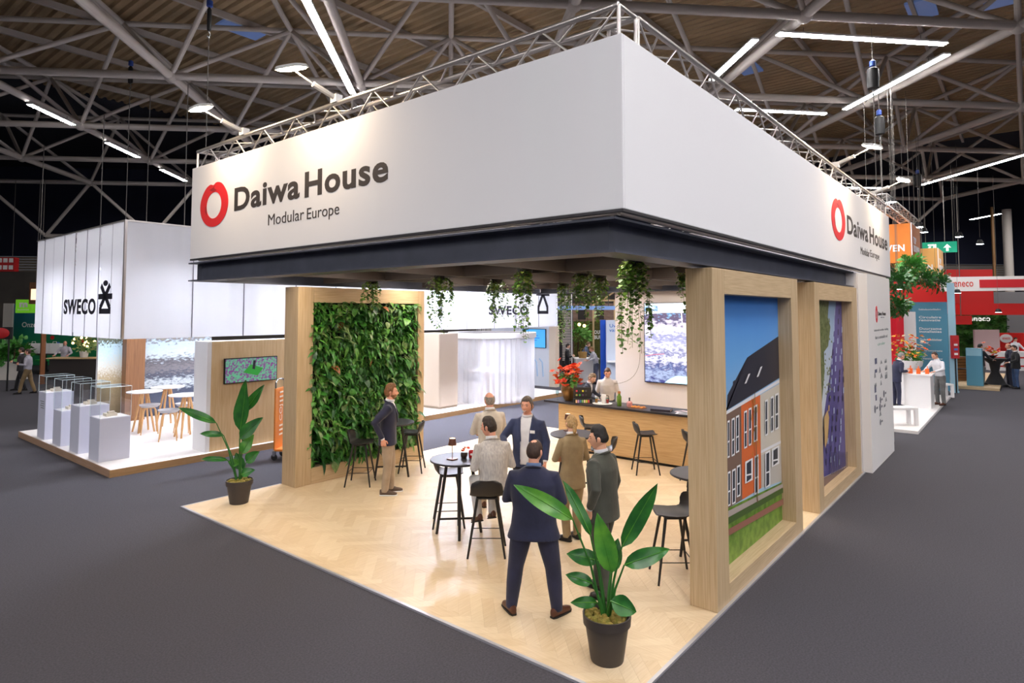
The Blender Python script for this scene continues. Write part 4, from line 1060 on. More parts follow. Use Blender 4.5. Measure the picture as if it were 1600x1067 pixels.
def head_pt(x, y, z):
    """unit direction -> point on the head, face towards +Y, centre between the ears"""
    r = 1 / math.sqrt((x / 0.076) ** 2 + (y / 0.097) ** 2 + (z / 0.119) ** 2)
    x, y, z = x * r, y * r, z * r
    low = sm((-z - 0.005) / 0.11)
    x *= 1 - 0.26 * low
    if y < 0: y *= 1 - 0.30 * sm((-z - 0.01) / 0.08)
    else:
        y *= 1 + 0.04 * low
        g = lambda a, c, w: math.exp(-((a - c) / w) ** 2)
        y += 0.024 * g(x, 0, 0.012) * (g(z, -0.028, 0.016) + 0.55 * g(z, -0.006, 0.02))
        y += 0.006 * g(z, 0.030, 0.012) * g(x, 0, 0.05)
        y -= 0.009 * (g(x, 0.031, 0.014) + g(x, -0.031, 0.014)) * g(z, 0.008, 0.013)
        y += 0.006 * g(z, -0.064, 0.010) * g(x, 0, 0.022)
        y += 0.010 * g(z, -0.104, 0.018) * g(x, 0, 0.026)
    return Vector((x, y, z))
def make_head(b, M, skin, lips, eye, hairm, beard, beardy, smile=False):
    NA, NZ = 40, 30; vs_, fs_, mi = [], [], []
    for i in range(NZ + 1):
        t = 0.04 + (math.pi - 0.08) * i / NZ
        for k in range(NA):
            a = 2 * math.pi * k / NA
            vs_.append(head_pt(math.sin(t) * math.sin(a), math.sin(t) * math.cos(a), math.cos(t)))
    o = len(b.v)
    b.add([M @ p for p in vs_], [])
    def face_mi(idx):
        c = Vector((0, 0, 0))
        for q in idx: c += vs_[q]
        c /= len(idx)
        if c.y > 0.05 and abs(c.x) < 0.024 and abs(c.z + 0.066) < 0.007: return lips
        if beardy and c.z < -0.04 and (c.y > 0.0) and not (abs(c.x) < 0.02 and -0.05 < c.z): return beard
        return skin
    for i in range(NZ):
        for k in range(NA):
            j = (k + 1) % NA; q = (i * NA + k, (i + 1) * NA + k, (i + 1) * NA + j, i * NA + j)
            b.f.append(tuple(x + o for x in q)); b.m.append(face_mi(q))
    b.f.append(tuple(o + k for k in range(NA))); b.m.append(skin)
    b.f.append(tuple(o + NZ * NA + k for k in reversed(range(NA)))); b.m.append(skin)
    if smile:
        e = MB(); e.path([(-0.024, 0.085, -0.056), (-0.012, 0.100, -0.063), (0, 0.105, -0.065), (0.012, 0.100, -0.063), (0.024, 0.085, -0.056)], [0.002, 0.005, 0.0055, 0.005, 0.002], 6); e.xf(M); b.add(e.v, e.f, 5)
    for s in (-1, 1):
        e = MB(); e.ball((s * 0.077, -0.008, -0.005), 0.011, 0.022, 0.033, 10, 6); e.ball((s * 0.083, -0.014, -0.003), 0.008, 0.014, 0.024, 8, 5)
        e.xf(M); b.add(e.v, e.f, skin)
        e = MB(); e.ball((s * 0.031, 0.077, 0.006), 0.0125, 0.010, 0.0058, 8, 5); e.xf(M); b.add(e.v, e.f, eye)
        e = MB(); e.path([(s * 0.014, 0.094, 0.026), (s * 0.032, 0.092, 0.031), (s * 0.050, 0.078, 0.026)], [0.003, 0.0042, 0.002], 5); e.xf(M); b.add(e.v, e.f, hairm)
def make_hair(M, style, th):
    NA, NZ = 56, 40; keep = []
    pts = [[None] * NA for _ in range(NZ + 1)]
    hf = style.get('front', 0.068); side = style.get('side', 0.0); back = style.get('back', -0.075)
    def line(az):
        az = abs(az)
        if az < 0.75: return hf
        if az < 1.15: return hf + (0.030 - hf) * sm((az - 0.75) / 0.4)
        if az < 1.45: return 0.030 + (side - 0.035 - 0.030) * sm((az - 1.15) / 0.2)
        if az < 1.9: return side - 0.035 + (0.025 - side + 0.035) * (sm((az - 1.45) / 0.1) if az < 1.75 else 1 - sm((az - 1.75) / 0.15)) 
        return side - 0.035 + (back - side + 0.035) * sm((az - 1.9) / 0.5)
    b = MB(); inner, outer, ok = [], [], []
    for i in range(NZ + 1):
        t = 0.03 + (math.pi - 0.06) * i / NZ
        for k in range(NA):
            a = 2 * math.pi * k / NA; az = a if a <= math.pi else a - 2 * math.pi
            d = Vector((math.sin(t) * math.sin(a), math.sin(t) * math.cos(a), math.cos(t))); p = head_pt(*d)
            g = p.z - line(az)
            if style.get('bald') == 'top' and p.z > 0.055 + 0.03 * noise.noise(p * 20): g = -1
            if style.get('bald') == 'crown' and (d - Vector((0, -0.22, 0.97))).length < 0.27: g = -1
            if style.get('bald') == 'front' and p.y > 0.0 and p.z > 0.06 and abs(p.x) < 0.055: g = -1
            edge = sm(g / 0.02)
            tt = th * (0.35 + 0.65 * edge) * (1 + 0.45 * noise.noise(p * style.get('freq', 45))) + style.get('top', 0.0) * sm((p.z - 0.05) / 0.06)
            inner.append(M @ (p * 0.985)); outer.append(M @ (p + d * tt)); ok.append(g > -0.004)
    n = len(inner); b.add(inner + outer, [])
    ed = {}
    for i in range(NZ):
        for k in range(NA):
            j = (k + 1) % NA; q = (i * NA + k, (i + 1) * NA + k, (i + 1) * NA + j, i * NA + j)
            if all(ok[x] for x in q):
                b.f.append(tuple(x + n for x in q)); b.m.append(0)
                for a_, c_ in zip(q, q[1:] + q[:1]): ed[(a_, c_)] = 1
    for (a_, c_) in list(ed):
        if (c_, a_) not in ed: b.f.append((a_ + n, a_, c_, c_ + n)); b.m.append(0)
    if all(ok[k] for k in range(NA)): b.f.append(tuple(n + k for k in range(NA))); b.m.append(0)
    return b
def make_hand(b, w, d, pn, side, curl, mi=0):
    """palm with four fingers and a side thumb; d along the hand, pn out of the palm"""
    w = Vector(w); d = Vector(d).normalized(); pn = Vector(pn); pn = (pn - d * pn.dot(d)).normalized(); s = d.cross(pn).normalized() * side
    b.loft([(w - d * 0.02, s * 0.026, pn * 0.02), (w + d * 0.02, s * 0.032, pn * 0.018), (w + d * 0.06, s * 0.042, pn * 0.016), (w + d * 0.095, s * 0.040, pn * 0.013), (w + d * 0.1, s * 0.036, pn * 0.008)], 12, mi)
    for k, (o, L) in enumerate(((0.032, 0.072), (0.011, 0.082), (-0.010, 0.076), (-0.030, 0.060))):
        p = w + d * 0.092 + s * o; a = 0.15 * curl + 0.1; pts = [p - d * 0.015]; pts.append(p)
        for seg in (0.45, 0.32, 0.23):
            a += curl * 0.75; dd = d * math.cos(a) + pn * math.sin(a); p = p + dd * L * seg; pts.append(p)
        b.path(pts, [0.0095, 0.0095, 0.009, 0.0082, 0.0055], 7, mi)
    p = w + d * 0.03 + s * 0.03; q = p + (d * 0.6 + s * 0.75 + pn * 0.35).normalized() * 0.035; r_ = q + (d * 0.85 + s * 0.15 + pn * 0.5).normalized() * 0.032; e = r_ + (d * 0.8 - s * 0.15 + pn * 0.6).normalized() * 0.024
    b.path([p - s * 0.012, p, q, r_, e], [0.014, 0.013, 0.0115, 0.010, 0.006], 7, mi)
ARMS = {'down': ((0.255, -0.02, 1.14), (0.255, 0.07, 0.90), (0, 0.12, -1), (-1, 0, 0), 0.5),
        'crossed_a': ((0.262, 0.07, 1.14), (-0.02, 0.235, 1.16), (-1, -0.1, 0.15), (0, -1, 0.2), 0.4),
        'crossed_b': ((0.262, 0.08, 1.12), (-0.03, 0.215, 1.09), (-1, -0.1, 0.1), (0, -1, 0), 0.4),
        'pocket': ((0.285, -0.09, 1.17), (0.222, 0.03, 0.955), (-0.15, 0.25, -1), (-1, 0, 0), 0.3),
        'hold': ((0.262, 0.0, 1.14), (0.15, 0.245, 1.16), (-0.3, 0.9, 0.35), (-1, 0, 0), 1.0),
        'lean': ((0.34, 0.10, 1.16), (0.30, 0.33, 1.07), (0.0, 1, -0.1), (0, 0, -1), 0.2),
        'back': ((0.28, -0.20, 1.18), (0.25, -0.06, 0.93), (-0.1, 0.15, -1), (-1, 0, 0), 0.7),
        'reach': ((0.30, 0.12, 1.20), (0.20, 0.36, 1.12), (-0.2, 1, -0.15), (0, 0, -1), 0.3)}
SKIN = mat('skin', (232, 184, 158), 0.55); SKIN2 = mat('skin_tan', (224, 168, 138), 0.55); SKIN3 = mat('skin_ruddy', (230, 166, 140), 0.5)
LIPS = mat('lips', (200, 126, 114), 0.5); TEETH = mat('teeth', (240, 236, 228), 0.4); EYE = mat('eye_dark', (34, 26, 24), 0.3)
def person(label, loc, face, h, coat, trous, shoe, hairc, skin=SKIN, arms=('down', 'down'), head=(0, 0), hair=None, th=0.014, beard=False, feet=None, lean=0.0, width=1.0, belly=0.0,
           opening='V', shirt=None, seated=False, voxel=0.012, coat_len=0.80, kind='jacket', twist=0.0, soles=None, flare=1.0, smile=False, female=False, group=None, zbase=FZ):
    s = h / 1.755
    t = thing('person', label, 'person', (loc[0], loc[1], zbase), heading(face), group, s)
    shirt = shirt or cloth('shirt_white', (236, 236, 240), (214, 214, 222), 0.3)
    hy = lambda z: lean * max(0.0, (z - 0.93)) / 0.6
    Z = lambda z: z + (dz if seated else 0)
    dz = 0.0
    V = lambda x, y, z: Vector((x, y + hy(z), z))
    # --- legs
    if seated:
        hipz = 0.83 / s; dz = hipz - 0.93
        knee = [Vector((sx * 0.13, 0.43, hipz - 0.02)) for sx in (-1, 1)]; ank = [Vector((sx * 0.11, 0.30 + 0.06 * (sx > 0), 0.36 / s)) for sx in (-1, 1)]; toe = [Vector((sx * 0.12, 1, -0.35)).normalized() for sx in (-1, 1)]
        hips = [Vector((sx * 0.095, 0.0, hipz)) for sx in (-1, 1)]
    else:
        feet = feet or ((-0.11, 0.0, 8), (0.11, 0.02, -8))
        ank = [Vector((f_[0], f_[1], 0.085)) for f_ in feet]; toe = [Vector((-math.sin(R(f_[2])), math.cos(R(f_[2])), 0)) for f_ in feet]
        hips = [Vector((sx * 0.092 * width, 0, 0.90)) for sx in (-1, 1)]
        knee = [hips[k].lerp(ank[k], 0.52) + toe[k] * 0.03 for k in (0, 1)]
    P = lambda x, y, z: Vector((x, y + lean * max(0.0, (z - 0.93)) / 0.6, z + dz))
    tm = MB()
    for k in (0, 1):
        w_ = width
        tm.path([hips[k] + Vector((0, 0, 0.06)), hips[k].lerp(knee[k], 0.12), hips[k].lerp(knee[k], 0.5), knee[k], knee[k].lerp(ank[k], 0.4), ank[k] + (Vector((0, 0, -0.03)) if not seated else (ank[k] - knee[k]).normalized() * 0.02)],
                [0.09 * w_, 0.098 * w_, 0.088 * w_, 0.070 * w_, 0.066 * w_, 0.058], 16)
    tm.loft([(P(0, 0, 0.84), Vector((0.14 * width, 0, 0)), Vector((0, 0.10 + belly * 0.3, 0))), (P(0, 0, 0.93), Vector((0.175 * width, 0, 0)), Vector((0, 0.112 + belly * 0.4, 0))), (P(0, 0, 1.02), Vector((0.165 * width, 0, 0)), Vector((0, 0.106 + belly * 0.35, 0)))], 20)
    remeshed('trousers', tm, trous, t, voxel, 5)
    # --- coat
    cm = MB(); W = width
    if female: rg = [(coat_len, 0.196, 0.136), (0.90, 0.188, 0.132), (1.08, 0.152, 0.110), (1.22, 0.168, 0.120), (1.33, 0.176, 0.118), (1.41, 0.162, 0.098), (1.455, 0.11, 0.080), (1.49, 0.068, 0.066)]
    else: rg = [(coat_len, 0.206 * flare, 0.150 * flare), (0.90, 0.198, 0.145), (1.06, 0.182, 0.134), (1.20, 0.196, 0.140), (1.32, 0.208, 0.138), (1.40, 0.190, 0.108), (1.45, 0.130, 0.088), (1.495, 0.074, 0.070)]
    if kind == 'shirt': rg = [(z, a * 0.93, c * 0.93) for z, a, c in rg]; rg[0] = (0.94, 0.168, 0.12); rg[1] = (1.0, 0.17, 0.122)
    if seated: rg[0] = (0.88, 0.205, 0.15)
    tw = lambda z: R(twist) * sm((z - 0.9) / 0.5)
    def ring(z, a, c):
        an = tw(z); ca, sa = math.cos(an), math.sin(an); by = belly * math.exp(-((z - 1.0) / 0.16) ** 2)
        return (P(0, by * 0.6, z), Vector((ca, sa, 0)) * a * W, Vector((-sa, ca, 0)) * (c + by * 0.5))
    cm.loft([ring(*q) for q in rg], 28, power=2.3)
    bm_ = MB(); hands = MB()
    cuffs = MB()
    for sx, an in ((-1, arms[0]), (1, arms[1])):
        e, w, hd, pn, cu = ARMS[an] if isinstance(an, str) else an
        mir = lambda v: Vector((v[0] * sx, v[1], v[2]))
        ca, sa = math.cos(tw(1.4)), math.sin(tw(1.4))
        def T(v): v = mir(v); v = Vector((v.x * ca - v.y * sa, v.x * sa + v.y * ca, v.z)); v.x *= (W * 0.6 + 0.4); return P(v.x, v.y, v.z)
        def TD(v): v = mir(v); return Vector((v.x * ca - v.y * sa, v.x * sa + v.y * ca, v.z))
        sh = T((0.178 if not female else 0.150, 0.0, 1.395)); el = T(e); wr = T(w); hdv = TD(hd)
        fk = 0.86 if female else 1.0
        cm.path([sh + Vector((-sx * 0.05, 0, 0.005)), sh, sh.lerp(el, 0.35), el, el.lerp(wr, 0.5), wr - (wr - el).normalized() * 0.005],
                [0.055 * fk, 0.074 * fk, 0.066 * fk, 0.056 * fk, 0.049 * fk, 0.043 * fk], 14)
        bm_.path([sh, el, wr], [0.05, 0.042, 0.028], 10)
        cuffs.path([wr - (wr - el).normalized() * 0.03, wr + (wr - el).normalized() * 0.014], [0.034, 0.032], 12)
        make_hand(hands, wr + (wr - el).normalized() * 0.01, hdv if hdv.length else (wr - el), TD(pn), sx, cu)
    zb = 1.14
    def post(o, opening=opening):
        if opening is None or kind == 'shirt': return
        me = o.data; bm = bmesh.new(); bm.from_mesh(me)
        def in_open(c, pad):
            z = c.z - dz; y = c.y - lean * max(0.0, z - 0.93) / 0.6
            an_ = -tw(z); x = c.x * math.cos(an_) - y * math.sin(an_); yy = c.x * math.sin(an_) + y * math.cos(an_)
            if yy < 0.03 or z > 1.52: return False
            if opening == 'V': return z > zb and abs(x) < 0.082 * (z - zb) / (1.47 - zb) + pad
            return abs(x) < 0.062 + 0.02 * sm((z - 1.0) / 0.4) + pad and z > 0.85
        b2 = bm.copy()
        bmesh.ops.delete(bm, geom=[f_ for f_ in bm.faces if in_open(f_.calc_center_median(), 0)], context='FACES')
        bm.to_mesh(me); bm.free()
        bmesh.ops.delete(b2, geom=[f_ for f_ in b2.faces if not in_open(f_.calc_center_median(), 0.03)], context='FACES')
        if len(b2.verts):
            b2.normal_update()
            for v in b2.verts: v.co -= v.normal * 0.009
            m2 = bpy.data.meshes.new('shirt'); b2.to_mesh(m2); m2.materials.append(shirt)
            m2.polygons.foreach_set('use_smooth', [True] * len(m2.polygons)); inst('shirt', m2, o.parent)
        b2.free()
    remeshed(kind, cm, coat, t, voxel, 4, post)
    if kind == 'jacket':
        cuffs.build('shirt_cuffs', shirt, t)
        # collar of the jacket round the back of the neck, running into two lapels
        pts = [(-0.03, 0.150, 1.16), (-0.088, 0.135, 1.30), (-0.100, 0.085, 1.42), (-0.082, 0.0, 1.475), (-0.05, -0.062, 1.497), (0, -0.080, 1.505), (0.05, -0.062, 1.497), (0.082, 0.0, 1.475), (0.100, 0.085, 1.42), (0.088, 0.135, 1.30), (0.03, 0.150, 1.16)]
        if opening == 'open': pts[0] = (-0.075, 0.14, 1.16); pts[-1] = (0.075, 0.14, 1.16)
        if opening is None: pts = pts[2:-2]
        ca, sa = math.cos(tw(1.35)), math.sin(tw(1.35))
        k_ = 0.9 if female else 1.0
        q = [P(x * k_ * ca - (y * k_) * sa, x * k_ * sa + y * k_ * ca, z) for x, y, z in pts]
        MB().path(q, [(0.008, 0.02)] + [(0.012, 0.024)] * (len(q) - 2) + [(0.008, 0.02)], 8, ref=(0, 1, 0)).build('collar', coat, t)
    cs = [P(0.071 * math.cos(a), 0.005 + 0.069 * math.sin(a), 1.508 + 0.012 * -math.sin(a)) for a in [2 * math.pi * k / 16 for k in range(17)]]
    MB().path(cs, (0.020, 0.007), 8, ref=(0, 0, 1)).build('shirt_collar', shirt if kind == 'jacket' else coat, t)
    # --- body: neck, trunk, limbs in one skin, with head and hands grown on
    bm_.loft([(P(0, 0, 0.88), Vector((0.14, 0, 0)), Vector((0, 0.09, 0))), (P(0, 0, 1.1), Vector((0.13, 0, 0)), Vector((0, 0.085, 0))), (P(0, 0, 1.36), Vector((0.15, 0, 0)), Vector((0, 0.08, 0))), (P(0, 0, 1.44), Vector((0.07, 0, 0)), Vector((0, 0.065, 0))), (P(0, 0.0, 1.52), Vector((0.056, 0, 0)), Vector((0, 0.06, 0))), (P(0, 0.008, 1.60), Vector((0.054, 0, 0)), Vector((0, 0.06, 0)))], 16)
    for k in (0, 1): bm_.path([hips[k] + Vector((0, 0, 0.04)), knee[k], ank[k]], [0.07, 0.05, 0.035], 10)
    c = P(0, 0.02, 1.636); pv = P(0, 0.0, 1.545)
    HM = Matrix.Translation(pv) @ Matrix.Rotation(R(head[0]), 4, 'Z') @ Matrix.Rotation(R(head[1]), 4, 'X') @ Matrix.Translation(c - pv)
    hairm = mat('hair_%d_%d_%d' % hairc, hairc, 0.6)
    beardm = vary(mat('beard_%d' % hairc[0], tuple(int(a * 0.75 + 60) for a in hairc), 0.8), hairc, (60, 60, 60)) if beard and 'beard_%d' % hairc[0] not in MATS else MATS.get('beard_%d' % hairc[0], hairm)
    hb = MB(); make_head(hb, HM, 0, 1, 2, 3, 4, beard, smile); hb.add(hands.v, hands.f, 0)
    def join(o):
        me = o.data; bm = bmesh.new(); bm.from_mesh(me)
        tmp = hb.mesh('tmp', [skin, LIPS, EYE, hairm, beardm, TEETH], angle=180); bm.from_mesh(tmp); bm.to_mesh(me); bm.free(); bpy.data.meshes.remove(tmp)
        me.polygons.foreach_set('use_smooth', [True] * len(me.polygons))
    remeshed('body', bm_, [skin, LIPS, EYE, hairm, beardm, TEETH], t, max(voxel, 0.014), 4, join)
    if hair is not False:
        hh = make_hair(HM, hair or {}, th)
        if hair and hair.get('pony'):
            q = MB(); q.ball((0, -0.108, 0.005), 0.032, 0.03, 0.03, 10, 6); q.path([(0, -0.115, 0.0), (0, -0.135, -0.03), (0, -0.132, -0.09), (0, -0.115, -0.14)], [0.018, 0.03, 0.027, 0.008], 10); q.xf(HM); hh.add(q.v, q.f)
        if hair and hair.get('curly'):
            q = MB()
            for k in range(70):
                d = Vector((rnd.gauss(0, 1), rnd.gauss(-0.3, 1), rnd.gauss(0.5, 0.7))).normalized(); p = head_pt(*d)
                if p.z > 0.0 or p.y < -0.02: 
                    if not (p.y > 0.05 and p.z < 0.06): q.ball(p * 1.1, rnd.uniform(0.014, 0.024), n=6, m=4)
            q.xf(HM); hh.add(q.v, q.f)
        hh.build('hair', vary(hairm, tuple(int(a * 0.72) for a in hairc), (70, 70, 20)) if not hairm.get('v') else hairm, t, angle=180); hairm['v'] = 1
    # --- shoes
    for k in (0, 1):
        d = toe[k]; up = Vector((0, 0, 1)); up = (up - d * up.dot(d)).normalized(); sd = d.cross(up); a = ank[k] - up * 0.085
        sb = MB(); fk = 0.88 if female else 1.0
        sb.loft([(a - d * 0.075 * fk + up * 0.05, sd * 0.026, up * 0.045), (a - d * 0.05 * fk + up * 0.052, sd * 0.037, up * 0.05), (a + d * 0.02 + up * 0.055, sd * 0.04, up * 0.052), (a + d * 0.10 * fk + up * 0.04, sd * 0.045, up * 0.036), (a + d * 0.16 * fk + up * 0.034, sd * 0.042, up * 0.028), (a + d * 0.195 * fk + up * 0.03, sd * 0.022, up * 0.018)], 14)
        sh_o = sb.build('shoe', shoe, t, angle=70)
        MB().loft([(a - d * 0.078 * fk + up * 0.010, sd * 0.028, up * 0.010), (a - d * 0.04 + up * 0.010, sd * 0.042, up * 0.010), (a + d * 0.09 * fk + up * 0.010, sd * 0.049, up * 0.010), (a + d * 0.17 * fk + up * 0.010, sd * 0.044, up * 0.010), (a + d * 0.205 * fk + up * 0.011, sd * 0.02, up * 0.009)], 14, power=4).build('sole', soles or mat('sole_black', (26, 22, 20), 0.6), sh_o, angle=50)
    return t
C_navy = cloth('navy_wool', (38, 40, 66)); C_navy2 = cloth('navy_suit', (40, 42, 70), (32, 34, 58)); C_blue = cloth('blue_blazer', (52, 62, 98), (42, 52, 84))
C_check = cloth('check_linen', (206, 200, 194), (178, 172, 170), 0.5, (60, 60, 14)); C_cream = cloth('cream_linen', (214, 204, 192), (196, 186, 172)); C_khaki = cloth('khaki_twill', (158, 138, 104), (140, 120, 90)); C_grey = cloth('moss_grey', (74, 76, 68), (60, 62, 56))
C_sand = cloth('sand_chino', (176, 156, 134), (158, 138, 116)); C_white = cloth('white_trouser', (216, 214, 216)); C_dark = cloth('dark_trouser', (36, 38, 56)); C_black = cloth('black_cloth', (30, 30, 34))
S_brown = mat('shoe_brown', (86, 48, 30), 0.35); S_black = mat('shoe_black', (26, 24, 26), 0.3); S_taupe = mat('shoe_taupe', (96, 78, 66), 0.7)
# the seven visitors on the booth floor
person('bearded man in navy blazer and sand chinos facing right by the plant wall', (2.50, 5.98), RGT + FWD * 0.12, 1.84, C_navy, C_sand, S_taupe, (142, 94, 54), SKIN3, ('back', 'back'), (0, 2), {'front': 0.075, 'top': 0.016}, 0.017, True, ((-0.10, 0.05, 6), (0.10, -0.03, -6)), opening='V', soles=M_white, lean=0.03)
person('white haired man in cream jacket seen from behind with folded arms', (3.10, 4.18), FWD - RGT * 0.35, 1.79, C_cream, C_sand, S_brown, (176, 164, 154), SKIN3, ('crossed_a', 'crossed_b'), (10, 0), {'bald': 'top', 'back': -0.07}, 0.010, opening='V')
person('man in pale checked jacket seated at the lamp table', (1.76, 2.93), FWD - RGT * 0.40, 1.80, C_check, C_white, S_brown, (58, 44, 36), SKIN3, ('hold', 'hold'), (42, -4), {'front': 0.07, 'top': 0.014, 'back': -0.06}, 0.015, seated=True, opening='V', lean=0.10, zbase=FZ)
sm_man = person('smiling man in blue blazer and white shirt facing the room', (2.82, 3.20), -FWD - RGT * 0.30, 1.83, C_blue, C_dark, S_black, (112, 98, 88), SKIN3, ('down', 'reach'), (-8, 2), {'front': 0.066, 'top': 0.010}, 0.014, opening='open', width=1.12, belly=0.02, smile=True)
nb = MB().box(-0.15, -0.08, 0.162, 0.167, 1.285, 1.325).build('name_badge', M_white, sm_man, smooth=False)
person('broad man in navy suit standing with his back turned, legs apart', (0.66, 1.44), FWD + RGT * 0.10, 1.76, C_navy2, C_navy2, S_brown, (74, 52, 42), SKIN3, ('crossed_a', 'hold'), (-24, -2), {'bald': 'crown', 'back': -0.06}, 0.007, feet=((-0.235, 0.03, 28), (0.235, 0.0, -40)), width=1.20, belly=0.04, opening='V', coat_len=0.78, flare=1.12, shirt=cloth('shirt_blue', (110, 134, 176)))
person('blonde woman in khaki suit with a ponytail seen from behind', (2.68, 2.32), FWD - RGT * 0.25, 1.67, C_khaki, C_khaki, S_black, (202, 164, 112), SKIN, ('hold', 'crossed_b'), (0, 0), {'front': 0.07, 'back': -0.05, 'pony': 1}, 0.011, female=True, feet=((-0.09, -0.02, 40), (0.09, 0.05, 10)), opening='V', coat_len=0.74)
person('young man in moss grey suit facing left, hand in pocket', (1.50, 1.12), -RGT + FWD * 0.75, 1.81, C_grey, C_grey, S_black, (34, 28, 28), SKIN2, ('pocket', 'down'), (24, -2), {'front': 0.066, 'top': 0.022, 'back': -0.035, 'side': 0.012}, 0.010, feet=((-0.10, -0.10, 4), (0.10, 0.12, -6)), opening='V', beard=False, lean=0.02, width=1.08)
# bar staff
person('curly haired waitress in dark vest bending over behind the bar', (8.36, 5.80), -FWD * 0.5 + RGT * 0.9, 1.66, cloth('vest_dark', (44, 48, 66)), C_black, S_black, (150, 122, 92), SKIN, ('reach', 'reach'), (-20, -22), {'front': 0.06, 'curly': 1}, 0.018, female=True, lean=0.18, opening='V', zbase=0.0)
person('waiter in white shirt working behind the bar', (8.98, 5.50), -FWD - RGT * 0.15, 1.74, cloth('waiter_white', (226, 222, 220), (204, 200, 198)), C_black, S_black, (112, 84, 62), SKIN3, ('down', 'down'), (6, -20), {'front': 0.07, 'top': 0.012}, 0.012, lean=0.10, kind='shirt', opening=None)
# ================================================================== the white fabric booth on the left
SY, SX1, SY1, PZT = 10.86, 15.2, 17.0, 0.14
pf = thing('floor_platform', 'raised white platform with a timber edge under the fabric booth', 'platform', (-0.08, SY, 0)); struct(pf)
MB().box(0.02, SX1 + 0.08, 0.02, SY1 - SY, 0.0, PZT).build('deck', mat('platform_white', (236, 232, 230), 0.5), pf, smooth=False)
MB().box(0, SX1 + 0.08, 0.0, 0.02, 0, PZT).build('edge_board', wood('edge_wood', (186, 148, 104), (160, 122, 80), 'x'), pf, smooth=False)
MB().box(0, 0.02, 0.02, SY1 - SY, 0, PZT).build('edge_board', wood('edge_wood_y', (172, 140, 118), (150, 118, 92), 'y'), pf, smooth=False)
FB = thing('fabric_banner', 'long translucent white fabric banner box of the neighbouring booth', 'banner', (0.1, 11.0, 2.58))
M_sheer = sheer('sheer_white', (236, 238, 246), 0.5)
def pleated(n, L, H, amp=0.012):
    """one cloth panel with soft folds, in the XZ plane from the origin along +X"""
    K = max(6, int(L / 0.09)); vs_, fs_ = [], []
    for i in range(K + 1):
        x = L * i / K; y = amp * math.sin(x * 9.0 + n) + amp * 0.6 * math.sin(x * 23 + n * 2)
        for z in (0, H * 0.5, H): vs_.append((x, y, z))
    for i in range(K):
        for k in (0, 1): a = i * 3 + k; fs_.append((a, a + 3, a + 4, a + 1))
    return MB().add(vs_, fs_)
HB = 2.33
xs = [0.0]; k = 0
while xs[-1] < 14.5: xs.append(min(14.6, xs[-1] + (1.12 if k % 2 else 1.3))); k += 1
for k in range(len(xs) - 1):
    for y0 in (0.0, 5.75):
        o = pleated(k, xs[k + 1] - xs[k] - 0.012, HB).build('cloth_panel', M_sheer, FB); o.location = (xs[k] + 0.006, y0, 0)
ys = [0, 0.62, 1.35, 2.1, 2.85, 3.6, 4.35, 5.1, 5.75]
for k in range(len(ys) - 1):
    for x0 in (0.0, 14.6):
        o = pleated(k + 3, ys[k + 1] - ys[k] - 0.012, HB).build('cloth_panel', M_sheer, FB); o.location = (x0, ys[k] + 0.006, 0); o.rotation_euler.z = R(90)
for k in range(1, len(xs) - 1): MB().box(xs[k] - 0.012, xs[k] + 0.012, -0.016, -0.008, 0, HB - 0.035).build('seam', mat('seam_grey', (150, 150, 166), 0.8), FB, smooth=False)
for k in range(1, len(ys) - 1): MB().box(-0.016, -0.008, ys[k] - 0.012, ys[k] + 0.012, 0, HB - 0.035).build('seam', mat('seam_grey', (150, 150, 166), 0.8), FB, smooth=False)
for a in ((-0.02, 14.62, -0.02, 0.03, HB - 0.03, HB), (-0.02, 0.03, 0.03, 5.78, HB - 0.03, HB), (-0.02, 0.025, -0.02, 0.025, 0, HB - 0.03), (-0.02, 14.62, 5.73, 5.78, HB - 0.03, HB)):
    MB().box(*a).build('frame_profile', M_alu, FB, smooth=False)
for y0 in (0.35, 5.4):
    for z in (1.75, 2.1): MB().tube((0.3, y0, z), (14.3, y0, z), 0.03).build('inner_truss_chord', M_alu, FB)
for z in (1.75, 2.1): MB().tube((0.35, 0.35, z), (0.35, 5.4, z), 0.03).build('inner_truss_chord', M_alu, FB)
# lettering and figure emblem
def sweco_mark(o, xa, w_text, h_text, gap, w_logo, h_logo, lab):
    lettering('SWECO', o, xa, (0, 0, 1), w_text, h_text, M_navyink, FB, 0.035, 0.004, label='navy bold lettering')
    ox = Vector(o) + Vector(xa) * (w_text + gap)
    def bar(b, p, q, r_):
        p = Vector((p[0], p[1], 0)); q = Vector((q[0], q[1], 0)); d = (q - p).normalized(); s = Vector((-d.y, d.x, 0)) * r_
        b.prism([p - s, q - s, q + s, p + s], (0, 0, 0.004))
    b = MB(); W, H = w_logo, h_logo; r_ = 0.07 * W
    bar(b, (0.16 * W, 0.02 * H + r_), (0.84 * W, 0.02 * H + r_), r_); bar(b, (0.16 * W, 0.02 * H), (0.16 * W, 0.22 * H), r_); bar(b, (0.84 * W, 0.02 * H), (0.84 * W, 0.22 * H), r_)
    bar(b, (0.16 * W, 0.20 * H), (0.82 * W, 0.86 * H), r_ * 1.1); bar(b, (0.84 * W, 0.20 * H), (0.18 * W, 0.86 * H), r_ * 1.1); bar(b, (0.0, 0.53 * H), (1.0 * W, 0.53 * H), r_ * 1.05)
    n_ = 18; b.prism([(0.5 * W + 0.17 * W * math.cos(2 * math.pi * i / n_), 0.92 * H + 0.085 * H * math.sin(2 * math.pi * i / n_), 0) for i in range(n_)], (0, 0, 0.004))
    e = inst('figure_emblem', b.mesh('figure_emblem', M_navyink, smooth=False), FB, frameM(ox - FB.location, xa, (0, 0, 1))); e['label'] = 'navy stick figure emblem'
xp = 0.1 - 0.03
